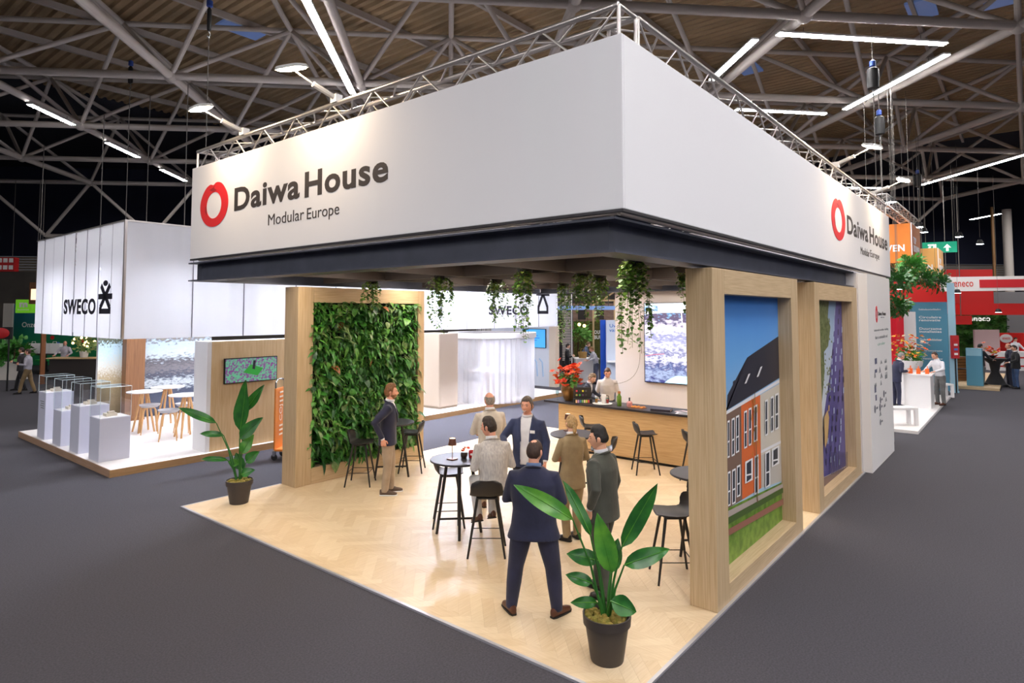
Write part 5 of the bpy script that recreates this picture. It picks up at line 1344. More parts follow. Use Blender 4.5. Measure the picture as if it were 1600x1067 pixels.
a = PX(99.5, 491, xp); c = PX(149, 489, xp); tt = PX(99.5, 468, xp); l0 = PX(153, 489, xp); l1 = PX(174.5, 489, xp); lt = PX(163, 436, xp); lb = PX(163, 489, xp)
sweco_mark((xp, a.y, a.z), (0, -1, 0), a.y - c.y, tt.z - a.z, c.y - l0.y, l0.y - l1.y, lt.z - lb.z, '')
yp = 11.0 - 0.03
a = PY(763.5, 492, yp); c = PY(825, 492, yp); tt = PY(763.5, 477.5, yp); l0 = PY(838, 492, yp); l1 = PY(858.5, 492, yp)
sweco_mark((a.x, yp, a.z), (1, 0, 0), c.x - a.x, tt.z - a.z, l0.x - c.x, l1.x - l0.x, (l1.x - l0.x) * 1.75, '')
# lamps that fill the fabric with light
M_glow = mat('glow_lamp', (255, 252, 250), 0.5, emit=GLOW, ecol=(244, 246, 255))
for k in range(6):
    x = 1.4 + k * 2.4
    for y, nm in ((12.3, 'front'), (15.3, 'rear')):
        t = thing('booth_lamp', 'white lamp tray in the %s row inside the fabric banner box' % nm, 'lamp', (x, y, 4.25), 0, 'lamp trays inside the fabric banner, ' + nm + ' row')
        MB().box(-0.5, 0.5, -0.25, 0.25, -0.06, -0.0).build('tray', M_lampb, t, smooth=False); MB().box(-0.48, 0.48, -0.23, 0.23, -0.075, -0.061).build('diffuser', M_glow, t, smooth=False)
        for s_ in (-0.4, 0.4): MB().tube((s_, 0, 0), (s_, 0, 0.6), 0.008, n=5).build('hanger', M_rope, t)

for x in (6.3, 8.4, 10.5):  # unseen floods, added because the aisle carpet came out too dark
    t = thing('added_aisle_flood', 'flood lamp added on the fabric banner frame to brighten the aisle', 'lamp', (x, 10.55, 4.9), 0, 'added flood lamps over the aisle')
    MB().box(-0.42, 0.42, -0.22, 0.22, 0, 0.09).build('housing', M_blk, t, bevel=0.01, smooth=False); MB().box(-0.4, 0.4, -0.2, 0.2, -0.008, -0.0005).build('lens', mat('added_aisle_lens', (250, 250, 255), 0.4, emit=400, ecol=(228, 234, 255)), t, smooth=False)
    MB().path([(0, 0, 0.09), (0, 0.2, 0.14), (0, 0.44, 0.0)], 0.02, 6).build('bracket', M_lampb, t)
# pedestals with clear cases
M_ped = mat('pedestal_grey', (206, 208, 226), 0.5); M_case = clearglass('display_case', (252, 253, 254)); M_model = mat('model_white', (226, 216, 200), 0.7)
for k, (y, hh, lab) in enumerate(((11.72, 0.85, 'display pedestal nearest the platform corner'), (12.90, 0.98, 'second display pedestal from the platform corner'), (14.06, 0.77, 'third and lowest display pedestal'), (15.22, 1.08, 'farthest and tallest display pedestal with small print'))):
    t = thing('display_pedestal', lab, 'pedestal', (0.0, y, PZT), 0, 'pedestals with clear cases'); D = 0.56; top = 1.46
    MB().box(0, D, 0, D, 0, hh).build('plinth', M_ped, t, bevel=0.006, smooth=False)
    MB().box(0.015, D - 0.015, 0.015, D - 0.015, hh, hh + 0.004).build('top_sheet', M_white, t, smooth=False)
    for n_, a in enumerate(((0, 0.006, 0, D, hh, top), (D - 0.006, D, 0, D, hh, top), (0.006, D - 0.006, 0, 0.006, hh, top), (0.006, D - 0.006, D - 0.006, D, hh, top), (0, D, 0, D, top, top + 0.006))):
        MB().box(*a).build('clear_pane', M_case, t, smooth=False)
    e = MB()
    for a_, c_ in (((0, 0), (D, 0)), ((D, 0), (D, D)), ((D, D), (0, D)), ((0, D), (0, 0))): e.tube((*a_, top), (*c_, top), 0.005, n=5); e.tube((*a_, hh), (*a_, top), 0.004, n=5)
    e.build('case_edges', mat('acrylic_edge', (216, 232, 236), 0.2), t)
    m_ = MB().box(0.18, 0.38, 0.2, 0.4, hh + 0.004, hh + 0.06).box(0.22, 0.34, 0.22, 0.3, hh + 0.06, hh + 0.1)
    if k == 3: m_.box(0.1, 0.2, 0.36, 0.46, hh + 0.004, hh + 0.03)
    m_.build('scale_model', M_model, t, smooth=False)
    if k == 3:
        for i in range(4): MB().box(-0.0015, 0.0, 0.1, 0.4 - 0.04 * (i % 2), hh - 0.22 - 0.05 * i, hh - 0.20 - 0.05 * i).build('print_line', M_greyink, t, smooth=False)
# wooden wall with the aerial-view screen
tw_ = struct(thing('wall_birch', 'birch plywood wall carrying the screen on the white platform', 'wall', (1.75, 11.0, PZT)))
for x0, x1 in ((0.09, 2.02), (2.025, 4.2)): MB().box(x0, x1, 0, 0.05, 0, 2.33).build('panel', M_ply, tw_, bevel=0.002, smooth=False)
MB().box(0, 0.09, 0.0, 0.6, 0, 2.33).build('white_end', M_white, tw_, bevel=0.003, smooth=False); MB().box(0.09, 4.2, 0.05, 0.6, 0, 2.33).build('core', M_white, tw_, smooth=False)
tv = thing('television', 'wall screen showing an aerial view of a green city block', 'television', (2.72, 10.995, 1.82))
MB().box(-0.62, 0.62, -0.05, 0.0, -0.275, 0.275).build('casing', M_tvb, tv, bevel=0.005, smooth=False)
aer = vary(mat('aerial', (120, 60, 130), 0.4), (90, 170, 130), (26, 26, 26), 8, 0.42, 0.56, coord='Object'); 
nt = aer.node_tree; bs = nt.nodes['Principled BSDF']; nt.links.new(bs.inputs['Base Color'].links[0].from_socket, bs.inputs['Emission Color']); bs.inputs['Emission Strength'].default_value = 0.55
MB().box(-0.6, 0.6, -0.053, -0.0505, -0.255, 0.255).build('picture', aer, tv, smooth=False)
MB().add([(-0.2, -0.0545, -0.05), (0.14, -0.0545, -0.14), (0.27, -0.0545, 0.02), (-0.03, -0.0545, 0.12)], [(0, 1, 2, 3)]).build('green_square', mat('tv_green', (40, 140, 50), 0.5, emit=0.5), tv, smooth=False)
MB().add([(0.01, -0.056, 0.02), (0.07, -0.056, -0.0), (0.09, -0.056, 0.2), (0.03, -0.056, 0.21)], [(0, 1, 2, 3)]).build('tower_shape', mat('tv_dark', (30, 30, 44), 0.5, emit=0.3), tv, smooth=False)
# brown column and printed walls
p = PD(207, 560, 17.6)
o = MB().box(-0.24, 0.24, -0.24, 0.24, 0, 2.9).box(-0.26, 0.26, -0.26, 0.26, 0, 0.1).build('wooden_column', wood('column_wood', (142, 98, 62), (116, 76, 46)), bevel=0.006, smooth=False); o.location = (p.x, p.y, PZT); tag(o, 'brown wooden column beneath the fabric banner corner', 'column')
y = 16.8
def wallprint(px0, px1, py0, label, stops, th=0.12, z0=PZT, yy=None, vec=(1, 1, 3), namt=0.3, em=0.03, ztop=2.95):
    yy = yy or y; a = PY(px0, py0, yy); c = PY(px1, py0, yy); t = thing('printed_wall', label, 'printed wall', (a.x, yy, z0))
    MB().box(0, c.x - a.x, 0.01, th, 0, ztop - z0).build('board', M_white, t, smooth=False)
    MB().box(0, c.x - a.x, 0.0, 0.009, 0.02, ztop - z0 - 0.01).build('print', rampmat('wallprint_%d' % px0, stops, 'Z', em, namt, 16.0, 0.5, vec, detail=12), t, smooth=False)
    return t
wallprint(221, 330, 560, 'printed wall with a grey harbour photograph behind the white tables', [(0.0, (40, 46, 66)), (0.12, (70, 78, 98)), (0.25, (58, 66, 88)), (0.33, (196, 206, 214)), (0.40, (60, 68, 88)), (0.47, (120, 116, 122)), (0.55, (86, 84, 92)), (0.62, (196, 210, 222)), (0.74, (178, 200, 222)), (0.78, (110, 106, 110)), (0.86, (150, 146, 120)), (0.93, (120, 116, 120)), (1.0, (214, 212, 210))])
wallprint(153, 193, 560, 'printed light wall with a pale sky above a town, left of the column', [(0.0, (96, 80, 58)), (0.3, (150, 132, 100)), (0.42, (176, 160, 128)), (0.52, (214, 214, 206)), (0.66, (196, 220, 230)), (0.74, (180, 212, 228)), (0.77, (90, 96, 80)), (0.9, (60, 66, 50)), (1.0, (150, 140, 110))], em=0.06)
# low furniture: white tables and grey stools on ash legs
M_ash = wood('ash_leg', (216, 170, 116), (196, 146, 92), 'z')
def ash_table(x, y_, lab, r_=0.4, h=1.0):
    t = thing('white_table', lab, 'table', (x, y_, PZT), 0, 'white tables on the platform')
    MB().lathe([(0.0, h - 0.025), (r_ - 0.01, h - 0.025), (r_, h - 0.01), (r_, h), (0.0, h)], 30, cap=False).build('table_top', M_white, t)
    for k in range(4):
        a = R(45 + 90 * k); MB().path([(0.07 * math.cos(a), 0.07 * math.sin(a), h - 0.025), (0.26 * math.cos(a), 0.26 * math.sin(a), 0)], [0.03, 0.022], 8).build('leg', M_ash, t)
    MB().lathe([(0.1, h - 0.06), (0.12, h - 0.025)], 14).build('leg_block', M_ash, t)
def ash_stool(x, y_, lab, h=0.66):
    t = thing('grey_stool', lab, 'stool', (x, y_, PZT), rnd.uniform(0, 1.5), 'grey shell stools on the platform')
    MB().lathe([(0.0, h - 0.03), (0.17, h - 0.02), (0.22, h + 0.02), (0.235, h + 0.05), (0.225, h + 0.05), (0.16, h), (0.0, h - 0.01)], 26, cap=False).build('seat_shell', mat('shell_grey', (176, 176, 182), 0.5), t)
    for k in range(4):
        a = R(45 + 90 * k); c_, s_ = math.cos(a), math.sin(a)
        MB().path([(0.03 * c_, 0.03 * s_, h - 0.035), (0.14 * c_, 0.14 * s_, h - 0.04), (0.18 * c_, 0.18 * s_, h - 0.09), (0.26 * c_, 0.26 * s_, 0)], [0.016, 0.018, 0.018, 0.012], 8).build('leg', M_ash, t)
for px, py, lab in ((262, 604, 'white round table farthest back before the harbour wall'), (292, 616, 'white round table beside the birch wall'), (226, 611, 'white round table half hidden by the front clear case')):
    p = PZ(px, py, PZT + 1.0); ash_table(p.x, p.y, lab)
for px, py, lab in ((234, 632, 'grey shell stool right behind the front pedestal'), (264, 640, 'grey shell stool in the open floor of the platform'), (290, 630, 'grey shell stool close to the birch wall')):
    p = PZ(px, py, PZT + 0.70); ash_stool(p.x, p.y, lab)
# beige cabinet and curtained round room
t = thing('cabinet', 'plain beige cabinet beside the curtained round room', 'cabinet', (9.05, 11.45, PZT))
M_beige = mat('beige_laminate', (222, 206, 188), 0.5)
MB().box(0, 0.8, 0, 1.1, 0.06, 2.3).build('carcass', M_beige, t, bevel=0.005, smooth=False); MB().box(0.03, 0.8, 0.03, 1.07, 0, 0.06).build('plinth', mat('beige_dark', (190, 172, 152), 0.6), t, smooth=False)
MB().box(-0.018, -0.0005, 0.01, 1.09, 0.08, 2.29).build('door', M_beige, t, bevel=0.003, smooth=False); MB().ball((-0.03, 0.9, 1.15), 0.015, n=8, m=5).build('knob', M_chrome, t)
cc = PD(769, 560, 21.8); rc = 1.42
t = thing('curtain_room', 'round meeting room closed by sheer white curtains', 'curtain room', (cc.x, cc.y, PZT))
M_cur = sheer('sheer_curtain', (240, 240, 246), 0.5, 0.42); K = 220; vs_, fs_ = [], []
for i in range(K):
    a = 2 * math.pi * i / K; r_ = rc + 0.03 * math.sin(a * 46) + 0.02 * math.sin(a * 19 + 1)
    for z in (0.02, 1.1, 2.12): vs_.append((r_ * math.cos(a), r_ * math.sin(a), z))
for i in range(K):
    j = (i + 1) % K
    for k in (0, 1): fs_.append((i * 3 + k, j * 3 + k, j * 3 + k + 1, i * 3 + k + 1))
MB().add(vs_, fs_).build('curtain', M_cur, t)
MB().lathe([(rc - 0.1, 2.1), (rc + 0.08, 2.1), (rc + 0.1, 2.12), (rc + 0.1, 2.28), (rc - 0.1, 2.28)], 60, cap=False).build('curtain_rail', M_white, t)
ash_table(cc.x - 0.2, cc.y, 'white round table standing inside the curtained room', 0.7)
# white info wall with a blue screen
t = thing('info_wall', 'white info wall with a beige end to the right of the curtains', 'panel', (16.9, 13.0, 0)); MB().box(0, 0.25, -0.0, 3.2, 0.0, 2.55).build('board', mat('wall_pale', (222, 228, 240), 0.6), t, smooth=False)
MB().box(-0.0, 0.25, -0.35, -0.005, 0, 2.55).build('beige_end', M_beige, t, smooth=False)
for k in range(4): MB().path([(-0.004, 0.3 + 0.3 * k, 0.4), (-0.004, 0.35 + 0.3 * k, 1.0), (-0.004, 0.5 + 0.3 * k, 1.15)], 0.03, 5).build('line_drawing', mat('pale_blue', (170, 200, 232), 0.6), t)
tv = thing('television', 'blue screen on the white info wall', 'television', (16.89, 13.75, 2.0)); MB().box(-0.05, 0, -0.62, 0.62, -0.4, 0.4).build('casing', M_tvb, tv, smooth=False); MB().box(-0.053, -0.0505, -0.6, 0.6, -0.38, 0.38).build('picture', mat('tv_blue', (74, 164, 226), 0.4, emit=0.7), tv, smooth=False)
for z, w in ((0.1, 0.22), (0.0, 0.3), (-0.1, 0.16)): MB().box(-0.055, -0.0535, -w, w * 0.6, z, z + 0.03).build('caption_line', mat('tv_deep', (40, 110, 190), 0.5, emit=0.4), tv, smooth=False)
# orange hand truck at the aisle
t = thing('hand_truck', 'orange hand truck parked behind the plant wall', 'trolley', (2.80, 9.86, 0), R(35)); M_or = mat('trolley_orange', (222, 128, 36), 0.5)
MB().box(-0.25, 0.25, 0.0, 0.03, 0.22, 1.5).build('back_plate', M_or, t, bevel=0.01, smooth=False); MB().box(-0.25, 0.25, -0.32, 0.0, 0.20, 0.24).build('toe_plate', M_or, t, bevel=0.005, smooth=False)
MB().path([(-0.2, 0.02, 1.48), (-0.2, 0.02, 1.62), (-0.12, 0.02, 1.68), (0.12, 0.02, 1.68), (0.2, 0.02, 1.62), (0.2, 0.02, 1.48)], 0.018, 8).build('handle', M_chrome, t)
for s_ in (-0.2, 0.2):
    for yy in (-0.25, 0.03): w_ = MB().lathe([(0.02, -0.02), (0.06, -0.018), (0.07, 0), (0.06, 0.018), (0.02, 0.02)], 14).xf(Matrix.Rotation(R(90), 4, 'Y')).move((s_, yy, 0.07)).build('wheel', M_blk, t); MB().box(s_ - 0.03, s_ + 0.03, yy - 0.03, yy + 0.03, 0.09, 0.2).build('caster_fork', M_chrome, t, smooth=False)
for s_, z_, w_ in (('III', 0.5, 0.22), ('COJ', 0.8, 0.34), ('III', 1.2, 0.22)): lettering(s_, Vector((2.80, 9.86, 0)) + Vector((0.08, -0.012, z_)), (0, 0, 1), (-1, 0, 0), w_, 0.16, mat('trolley_print', (244, 226, 200), 0.5), t)
# ================================================================== booths far behind
def at_depth(px, dep, z=0.0):
    p = PD(px, 488, dep); return Vector((p.x, p.y, z))
def height_at(py, px, dep): return PD(px, py, dep).z
def screen_panel(name, px0, px1, py0, py1, dep, m, label, cat, th=0.1, zmin=None, tilt=0.0):
    """upright board facing the camera side, corners from the photograph at a known distance"""
    a = PD(px0, py1, dep); c = PD(px1, py1, dep + tilt); z0 = a.z if zmin is None else zmin; z1 = PD(px0, py0, dep).z
    d = Vector((c.x - a.x, c.y - a.y, 0)); n = Vector((-d.y, d.x, 0)).normalized(); n = n if n.dot(FWD) > 0 else -n
    b = MB(); b.prism([Vector((0, 0, 0)), d, d + n * th, n * th], (0, 0, z1 - z0))
    fr_ = MB()
    t = thing(name, label, cat, (a.x, a.y, z0)); b.build('board', m, t, smooth=False)
    q = MB(); w = 0.03; e = d.normalized()
    q.prism([e * -w - n * 0.01, -n * 0.01, n * (th + 0.01), e * -w + n * (th + 0.01)], (0, 0, z1 - z0)); q.build('edge_frame', m, t, smooth=False)
    q = MB(); q.prism([d - n * 0.01, d + e * w - n * 0.01, d + e * w + n * (th + 0.01), d + n * (th + 0.01)], (0, 0, z1 - z0))
    q.build('edge_frame', m, t, smooth=False)
    t['dx'] = 0
    return t, e, n, d.length, z1 - z0
def panel_text(t, e, n, s, u0, v0, w, h, m, weight=0.01):
    o = t.location + e * u0 - n * 0.012 + Vector((0, 0, v0)); lettering(s, o, e, (0, 0, 1), w, h, m, t, weight, 0.004)
def tidy(t):
    if 'dx' in t: del t['dx']
    return t
M_redw = mat('booth_red', (204, 34, 32), 0.6); M_teal = mat('booth_blue', (84, 146, 172), 0.55); M_orange = vary(mat('cube_orange', (222, 128, 36), 0.6), (206, 108, 22), (0.7, 0.7, 0.7)); M_apr = mat('cube_apricot', (240, 178, 96), 0.6)
M_txt = mat('print_white', (244, 242, 240), 0.5)
# --- left: green booth
t, e, n, L, H = screen_panel('booth_backwall', 12, 168, 475, 600, 37, rampmat('green_wall', [(0.0, (22, 120, 70)), (0.4, (20, 124, 78)), (0.75, (30, 110, 120)), (1.0, (40, 108, 150))], 'Z'), 'green and blue illustrated back wall of the booth at far left', 'printed wall', zmin=0.02)
panel_text(t, e, n, 'Onze kli', L * 0.12, H * 0.62, 1.3, 0.3, M_txt)
for k in range(12):
    u, v = L * (0.25 + 0.06 * k % 0.7), H * (0.3 + 0.05 * ((k * 7) % 9)); c_ = rnd.choice((M_txt, M_redw, mat('dot_blue', (70, 120, 200), 0.6)))
    MB().lathe([(0.12, 0), (0.12, 0.01)], 10).xf(Matrix.Rotation(R(90), 4, 'X')).xf(Matrix.Rotation(math.atan2(e.y, e.x), 4, 'Z')).move(e * u - n * 0.004 + Vector((0, 0, v))).build('map_dot', c_, t)
tidy(t)
t, e, n, L, H = screen_panel('booth_sidewall', 1, 14, 474, 600, 36, mat('wall_stone', (196, 190, 182), 0.7), 'pale side wall left of the green booth', 'wall panel', zmin=0.02); tidy(t)
t, e, n, L, H = screen_panel('green_sign', 25, 48, 468, 489, 34, mat('sign_green', (120, 200, 44), 0.5, emit=0.35), 'bright green square sign with a white letter mark', 'sign', th=0.4)
panel_text(t, e, n, 'm', L * 0.22, H * 0.42, L * 0.56, H * 0.36, M_txt, 0.05); panel_text(t, e, n, 'bouwmaat', L * 0.12, H * 0.2, L * 0.76, H * 0.12, M_txt); tidy(t)
t, e, n, L, H = screen_panel('lantern_box', 46, 60, 441, 475, 30, wood('lantern_wood', (112, 70, 38), (88, 52, 26)), 'hanging wooden light box behind the fabric banner', 'light box', th=0.5)
MB().prism([e * 0.06 - n * 0.012 + Vector((0, 0, 0.2)), e * (L - 0.02) - n * 0.012 + Vector((0, 0, 0.2)), e * (L - 0.02) - n * 0.004 + Vector((0, 0, 0.2)), e * 0.06 - n * 0.004 + Vector((0, 0, 0.2))], (0, 0, H * 0.5)).build('lit_pane', mat('lantern_lit', (255, 226, 190), 0.5, emit=1.2), t, smooth=False)
for q in (0.1, L - 0.1): MB().tube(e * q + n * 0.25 + Vector((0, 0, H)), e * q + n * 0.25 + Vector((0, 0, 9.5 - t.location.z)), 0.015, n=5).build('hanger', M_rope, t)
tidy(t)
t, e, n, L, H = screen_panel('hanging_sign', -16, 21, 402, 424, 33, mat('sign_red', (190, 34, 36), 0.5), 'red hanging hall sign with white pictograms at the left edge', 'sign', th=0.3)
for k in range(4):
    for r_ in (0, 1): 
        if k: MB().box(0, 0.22, -0.01, 0, 0, 0.22).xf(Matrix.Rotation(math.atan2(e.y, e.x), 4, 'Z')).move(e * (0.1 + k * 0.3) - n * 0.012 + Vector((0, 0, 0.1 + r_ * H * 0.5))).build('pictogram', M_txt, t, smooth=False)
for q in (0.2, L - 0.2): MB().tube(e * q + n * 0.15 + Vector((0, 0, H)), e * q + n * 0.15 + Vector((0, 0, Z0 - t.location.z)), 0.015, n=5).build('hanger', M_rope, t)
tidy(t)
t, e, n, L, H = screen_panel('round_sign', -14, 15, 511, 530, 25, M_blk, 'red oval sign on black board at the left edge', 'sign', zmin=None)
MB().lathe([(0.5, 0), (0.5, 0.01), (0.46, 0.02), (0.0, 0.02)], 28).xf(Matrix.Rotation(R(90), 4, 'X')).xf(Matrix.Diagonal((0.72, 1, 0.42, 1))).xf(Matrix.Rotation(math.atan2(e.y, e.x), 4, 'Z')).move(e * L * 0.5 - n * 0.003 + Vector((0, 0, H * 0.5))).build('oval', mat('sign_red', (190, 34, 36)), t)
panel_text(t, e, n, 'e', L * 0.6, H * 0.38, 0.2, 0.14, M_txt, 0.03)
for q in (0.06, L - 0.06): MB().tube(e * q + n * 0.05, e * q + n * 0.05 - Vector((0, 0, t.location.z)), 0.03, n=6).build('stand_post', M_blk, t)
tidy(t)
def planter(px, py, w, lab, leafc=1):
    p = PZ(px, py, 0); t = thing('planter', lab, 'planter', (p.x, p.y, 0), heading(FWD))
    MB().box(-w, w, -0.3, 0.3, 0, 0.85).build('box', mat('planter_white', (214, 208, 200), 0.6), t, bevel=0.01, smooth=False)
    MB().box(-w + 0.03, w - 0.03, -0.27, 0.27, 0.85, 0.87).build('soil', mat('soil', (50, 40, 32), 0.9), t, smooth=False)
    b = MB(); leafblob(b, (0, 0, 1.3), 0.75, 260, 0, 0.3); b.build('shrub', M_leaves[leafc], t, fix=False, kind='stuff')
    MB().path([(0, 0, 0.86), (0.05, 0, 1.4)], 0.03, 6).build('trunk', mat('bark', (80, 60, 44), 0.9), t)
planter(20, 593, 0.5, 'white planter box with a dark shrub at far left'); planter(2, 590, 0.4, 'white planter box cut by the left picture edge', 4)
p = PZ(65, 600, 0); o = MB().box(-0.08, 0.08, -0.08, 0.08, 0, 2.9).box(-0.1, 0.1, -0.1, 0.1, 0, 0.06).build('wooden_post', wood('post_wood2', (150, 92, 46), (124, 72, 34)), smooth=False); o.location = (p.x, p.y, 0); tag(o, 'slim orange brown post left of the pedestals', 'post')
person('man in pale shirt and khaki trousers walking at far left', PZ(42, 615, 0)[:2], RGT * -0.9 - FWD * 0.3, 1.70, cloth('shirt_lilac', (196, 192, 206)), cloth('chino_khaki', (142, 118, 82)), S_black, (70, 48, 36), SKIN3, ('hold', 'down'), kind='shirt', opening=None, voxel=0.02, feet=((-0.09, 0.22, 4), (0.09, -0.24, -6)), zbase=0.0)
person('man in dark clothes walking beside the pale shirted man', PZ(32, 610, 0)[:2], RGT * -0.9 - FWD * 0.3, 1.70, cloth('coat_dark', (40, 36, 40)), C_black, S_black, (60, 44, 34), SKIN2, ('hold', 'down'), voxel=0.02, zbase=0.0, opening=None, feet=((-0.09, -0.2, 4), (0.09, 0.2, -6)))
person('bald man in lilac shirt at the table of the green booth', PZ(100, 588, 0)[:2], -FWD + RGT * 0.2, 1.72, cloth('shirt_lilac', (196, 192, 206)), C_black, S_black, (96, 70, 56), SKIN3, ('lean', 'lean'), (20, -16), {'bald': 'top'}, kind='shirt', opening=None, voxel=0.02, zbase=0.0)
p = PZ(130, 592, 0); t = thing('dark_counter', 'long dark counter with a wooden top at the green booth', 'counter', (p.x, p.y, 0), heading(FWD))
MB().box(-1.4, 1.8, -0.3, 0.3, 0, 0.95).build('front', mat('counter_dark', (54, 48, 46), 0.6), t, smooth=False); MB().box(-1.5, 1.9, -0.38, 0.38, 0.95, 1.0).build('worktop', M_ply, t, smooth=False)
t2 = thing('lit_bouquet', 'white pot with glowing warm flowers on the dark counter', 'flowers', (p.x, p.y, 1.0)); MB().lathe([(0.15, 0), (0.2, 0.3), (0.18, 0.3), (0, 0.28)], 16).build('pot', M_white, t2)
b = MB(); leafblob(b, (0, 0, 0.6), 0.5, 120, 0, 0.25); b.build('stems', M_leaves[3], t2, fix=False, kind='stuff'); b = MB()
for k in range(14): b.ball((rnd.gauss(0, 0.4), rnd.gauss(0, 0.2), 0.7 + rnd.gauss(0, 0.18)), 0.06, n=6, m=4)
b.build('fairy_lights', mat('fairy', (255, 214, 150), 0.5, emit=4.0), t2, kind='stuff')
for px, py, lab in ((72, 580, 'green topped low stool left of the far table'), (112, 583, 'green topped low stool right of the far table')):
    p = PZ(px, py, 0); t = thing('green_stool', lab, 'stool', (p.x, p.y, 0)); MB().lathe([(0.0, 0.56), (0.5, 0.56), (0.5, 0.62), (0, 0.62)], 18).build('seat', mat('stool_green', (40, 170, 70), 0.5), t); MB().lathe([(0.25, 0), (0.2, 0.05), (0.05, 0.1), (0.05, 0.56)], 12).build('pedestal', M_blk, t)
p = PZ(70, 584, 0); t = thing('standing_table', 'dark far table stacked with white paper bags', 'table', (p.x, p.y, 0)); MB().lathe([(0, 0.98), (0.7, 0.98), (0.7, 1.03), (0, 1.03)], 20).build('table_top', M_blk, t); MB().lathe([(0.35, 0), (0.3, 0.04), (0.05, 0.08), (0.05, 0.98)], 12).build('pedestal', M_blk, t)
for k in range(3):
    o = MB().prism([(-0.25, -0.12, 0), (0.25, -0.12, 0), (0.25, 0.12, 0), (-0.25, 0.12, 0)], (0, 0, 0.5)).path([(-0.1, -0.12, 0.5), (-0.08, -0.12, 0.6), (0.08, -0.12, 0.6), (0.1, -0.12, 0.5)], 0.012, 5).build('paper_bag', M_white, smooth=False); o.location = (p.x + (k - 1) * 0.53 * RGT.x, p.y + (k - 1) * 0.53 * RGT.y, 1.03); o.rotation_euler.z = heading(FWD)
    tag(o, ('white paper bag at the left of the far table', 'white paper bag in the middle of the far table', 'white paper bag at the right of the far table')[k], 'bag')

# --- middle gap behind the bar
t, e, n, L, H = screen_panel('facade_print', 895, 1000, 474, 640, 40, vary(mat('facade_brick', (168, 140, 124), 0.8), (148, 118, 104), (3, 3, 12)), 'brick house facade set behind the far cafe booth', 'facade', zmin=0.02)
for k in range(4):
    for r_ in (0.72,):
        w = MB().prism([e * (0.35 + k * 1.15) - n * 0.03 + Vector((0, 0, H * r_)), e * (0.85 + k * 1.15) - n * 0.03 + Vector((0, 0, H * r_)), e * (0.85 + k * 1.15) - n * 0.002 + Vector((0, 0, H * r_)), e * (0.35 + k * 1.15) - n * 0.002 + Vector((0, 0, H * r_))], (0, 0, 0.9)).build('window', mat('win_dark', (52, 44, 40), 0.3), t, smooth=False)
tidy(t)
t, e, n, L, H = screen_panel('moss_wall', 898, 945, 502, 600, 38, vary(mat('moss_panel', (92, 92, 36), 0.9), (66, 70, 26), (8, 8, 8)), 'olive moss wall with lettering in the far cafe booth', 'wall panel', zmin=0.02); panel_text(t, e, n, 'OUR', L * 0.66, H * 0.70, L * 0.26, H * 0.09, M_txt, 0.03); panel_text(t, e, n, 'BUU', L * 0.66, H * 0.58, L * 0.26, H * 0.09, M_txt, 0.03); tidy(t)
t = thing('slatted_screen', 'upright screen of pale slats behind the trailing ivy', 'screen', at_depth(885, 33, 0.0), heading(FWD))
for k in range(40): MB().box(-0.22, 0.22, -0.02, 0.02, 0.6 + k * 0.085, 0.645 + k * 0.085).build('slat', mat('slat_grey', (206, 198, 192), 0.6), t, smooth=False)
MB().box(-0.25, 0.30, 0.021, 0.06, 0, 4.05).build('back_board', M_blk, t, smooth=False); MB().box(0.25, 0.30, -0.03, 0.0205, 0, 4.05).build('stile', M_white, t, smooth=False)
t = thing('timber_arch', 'bare timber frame of the far cafe booth', 'frame', at_depth(927, 37, 0.0), heading(FWD))
for x in (0.0, 1.25): MB().box(x - 0.05, x + 0.05, -0.05, 0.05, 0, 3.75).build('post', M_ply, t, smooth=False)
MB().box(-0.05, 1.3, -0.05, 0.05, 3.75, 3.85).build('beam', M_ply, t, smooth=False); MB().path([(0, 0, 3.5), (1.25, 0, 4.3)], 0.05, 6).build('rafter', M_ply, t)
t, e, n, L, H = screen_panel('blue_pylon', 940, 946.5, 500, 596, 27, mat('bright_blue', (20, 88, 206), 0.5), 'bright blue upright panel beside the white wall', 'panel', th=0.1, zmin=0.02); tidy(t)
t, e, n, L, H = screen_panel('text_panel', 948.8, 975, 500, 596, 26.7, mat('pale_panel', (206, 216, 232), 0.5), 'pale blue lettered panel right of the bright blue one', 'panel', zmin=0.02); panel_text(t, e, n, 'Uw \nvas', L * 0.14, H * 0.82, L * 0.5, H * 0.12, mat('ink_blue', (70, 120, 196), 0.5))
MB().prism([e * -0.03 - n * 0.45 + Vector((0, 0, 1.0)), e * L - n * 0.45 + Vector((0, 0, 1.0)), e * L - n * 0.012 + Vector((0, 0, 1.0)), e * -0.03 - n * 0.012 + Vector((0, 0, 1.0))], (0, 0, 0.05)).build('shelf', M_white, t, smooth=False); tidy(t)
t = thing('white_counter', 'white counter of the cafe booth behind the red flowers', 'counter', at_depth(912, 28.5, 0.0), heading(FWD)); MB().box(-0.42, 0.6, -0.4, 0.4, 0, 1.02).build('front', M_white, t, bevel=0.01, smooth=False); MB().box(-0.46, 0.64, -0.44, 0.44, 1.02, 1.06).build('worktop', M_white, t, smooth=False)
o = MB().lathe([(0.17, 0), (0.21, 0.25), (0.2, 0.27), (0.15, 0.25), (0, 0.06)], 14).path([(-0.18, 0, 0.24), (-0.12, 0, 0.42), (0.12, 0, 0.42), (0.18, 0, 0.24)], 0.015, 5).build('basket', wood('wicker', (176, 138, 70), (140, 104, 48), 'x')); o.location = at_depth(910, 28.4, 1.06); tag(o, 'wicker basket on the white cafe counter', 'basket')
person('woman in black with a blue bag at the white cafe counter', at_depth(886, 28.8)[:2], RGT, 1.68, C_black, C_black, S_black, (40, 30, 28), SKIN, ('hold', 'hold'), (0, -8), None, 0.014, female=True, voxel=0.02, opening=None, zbase=0.0)
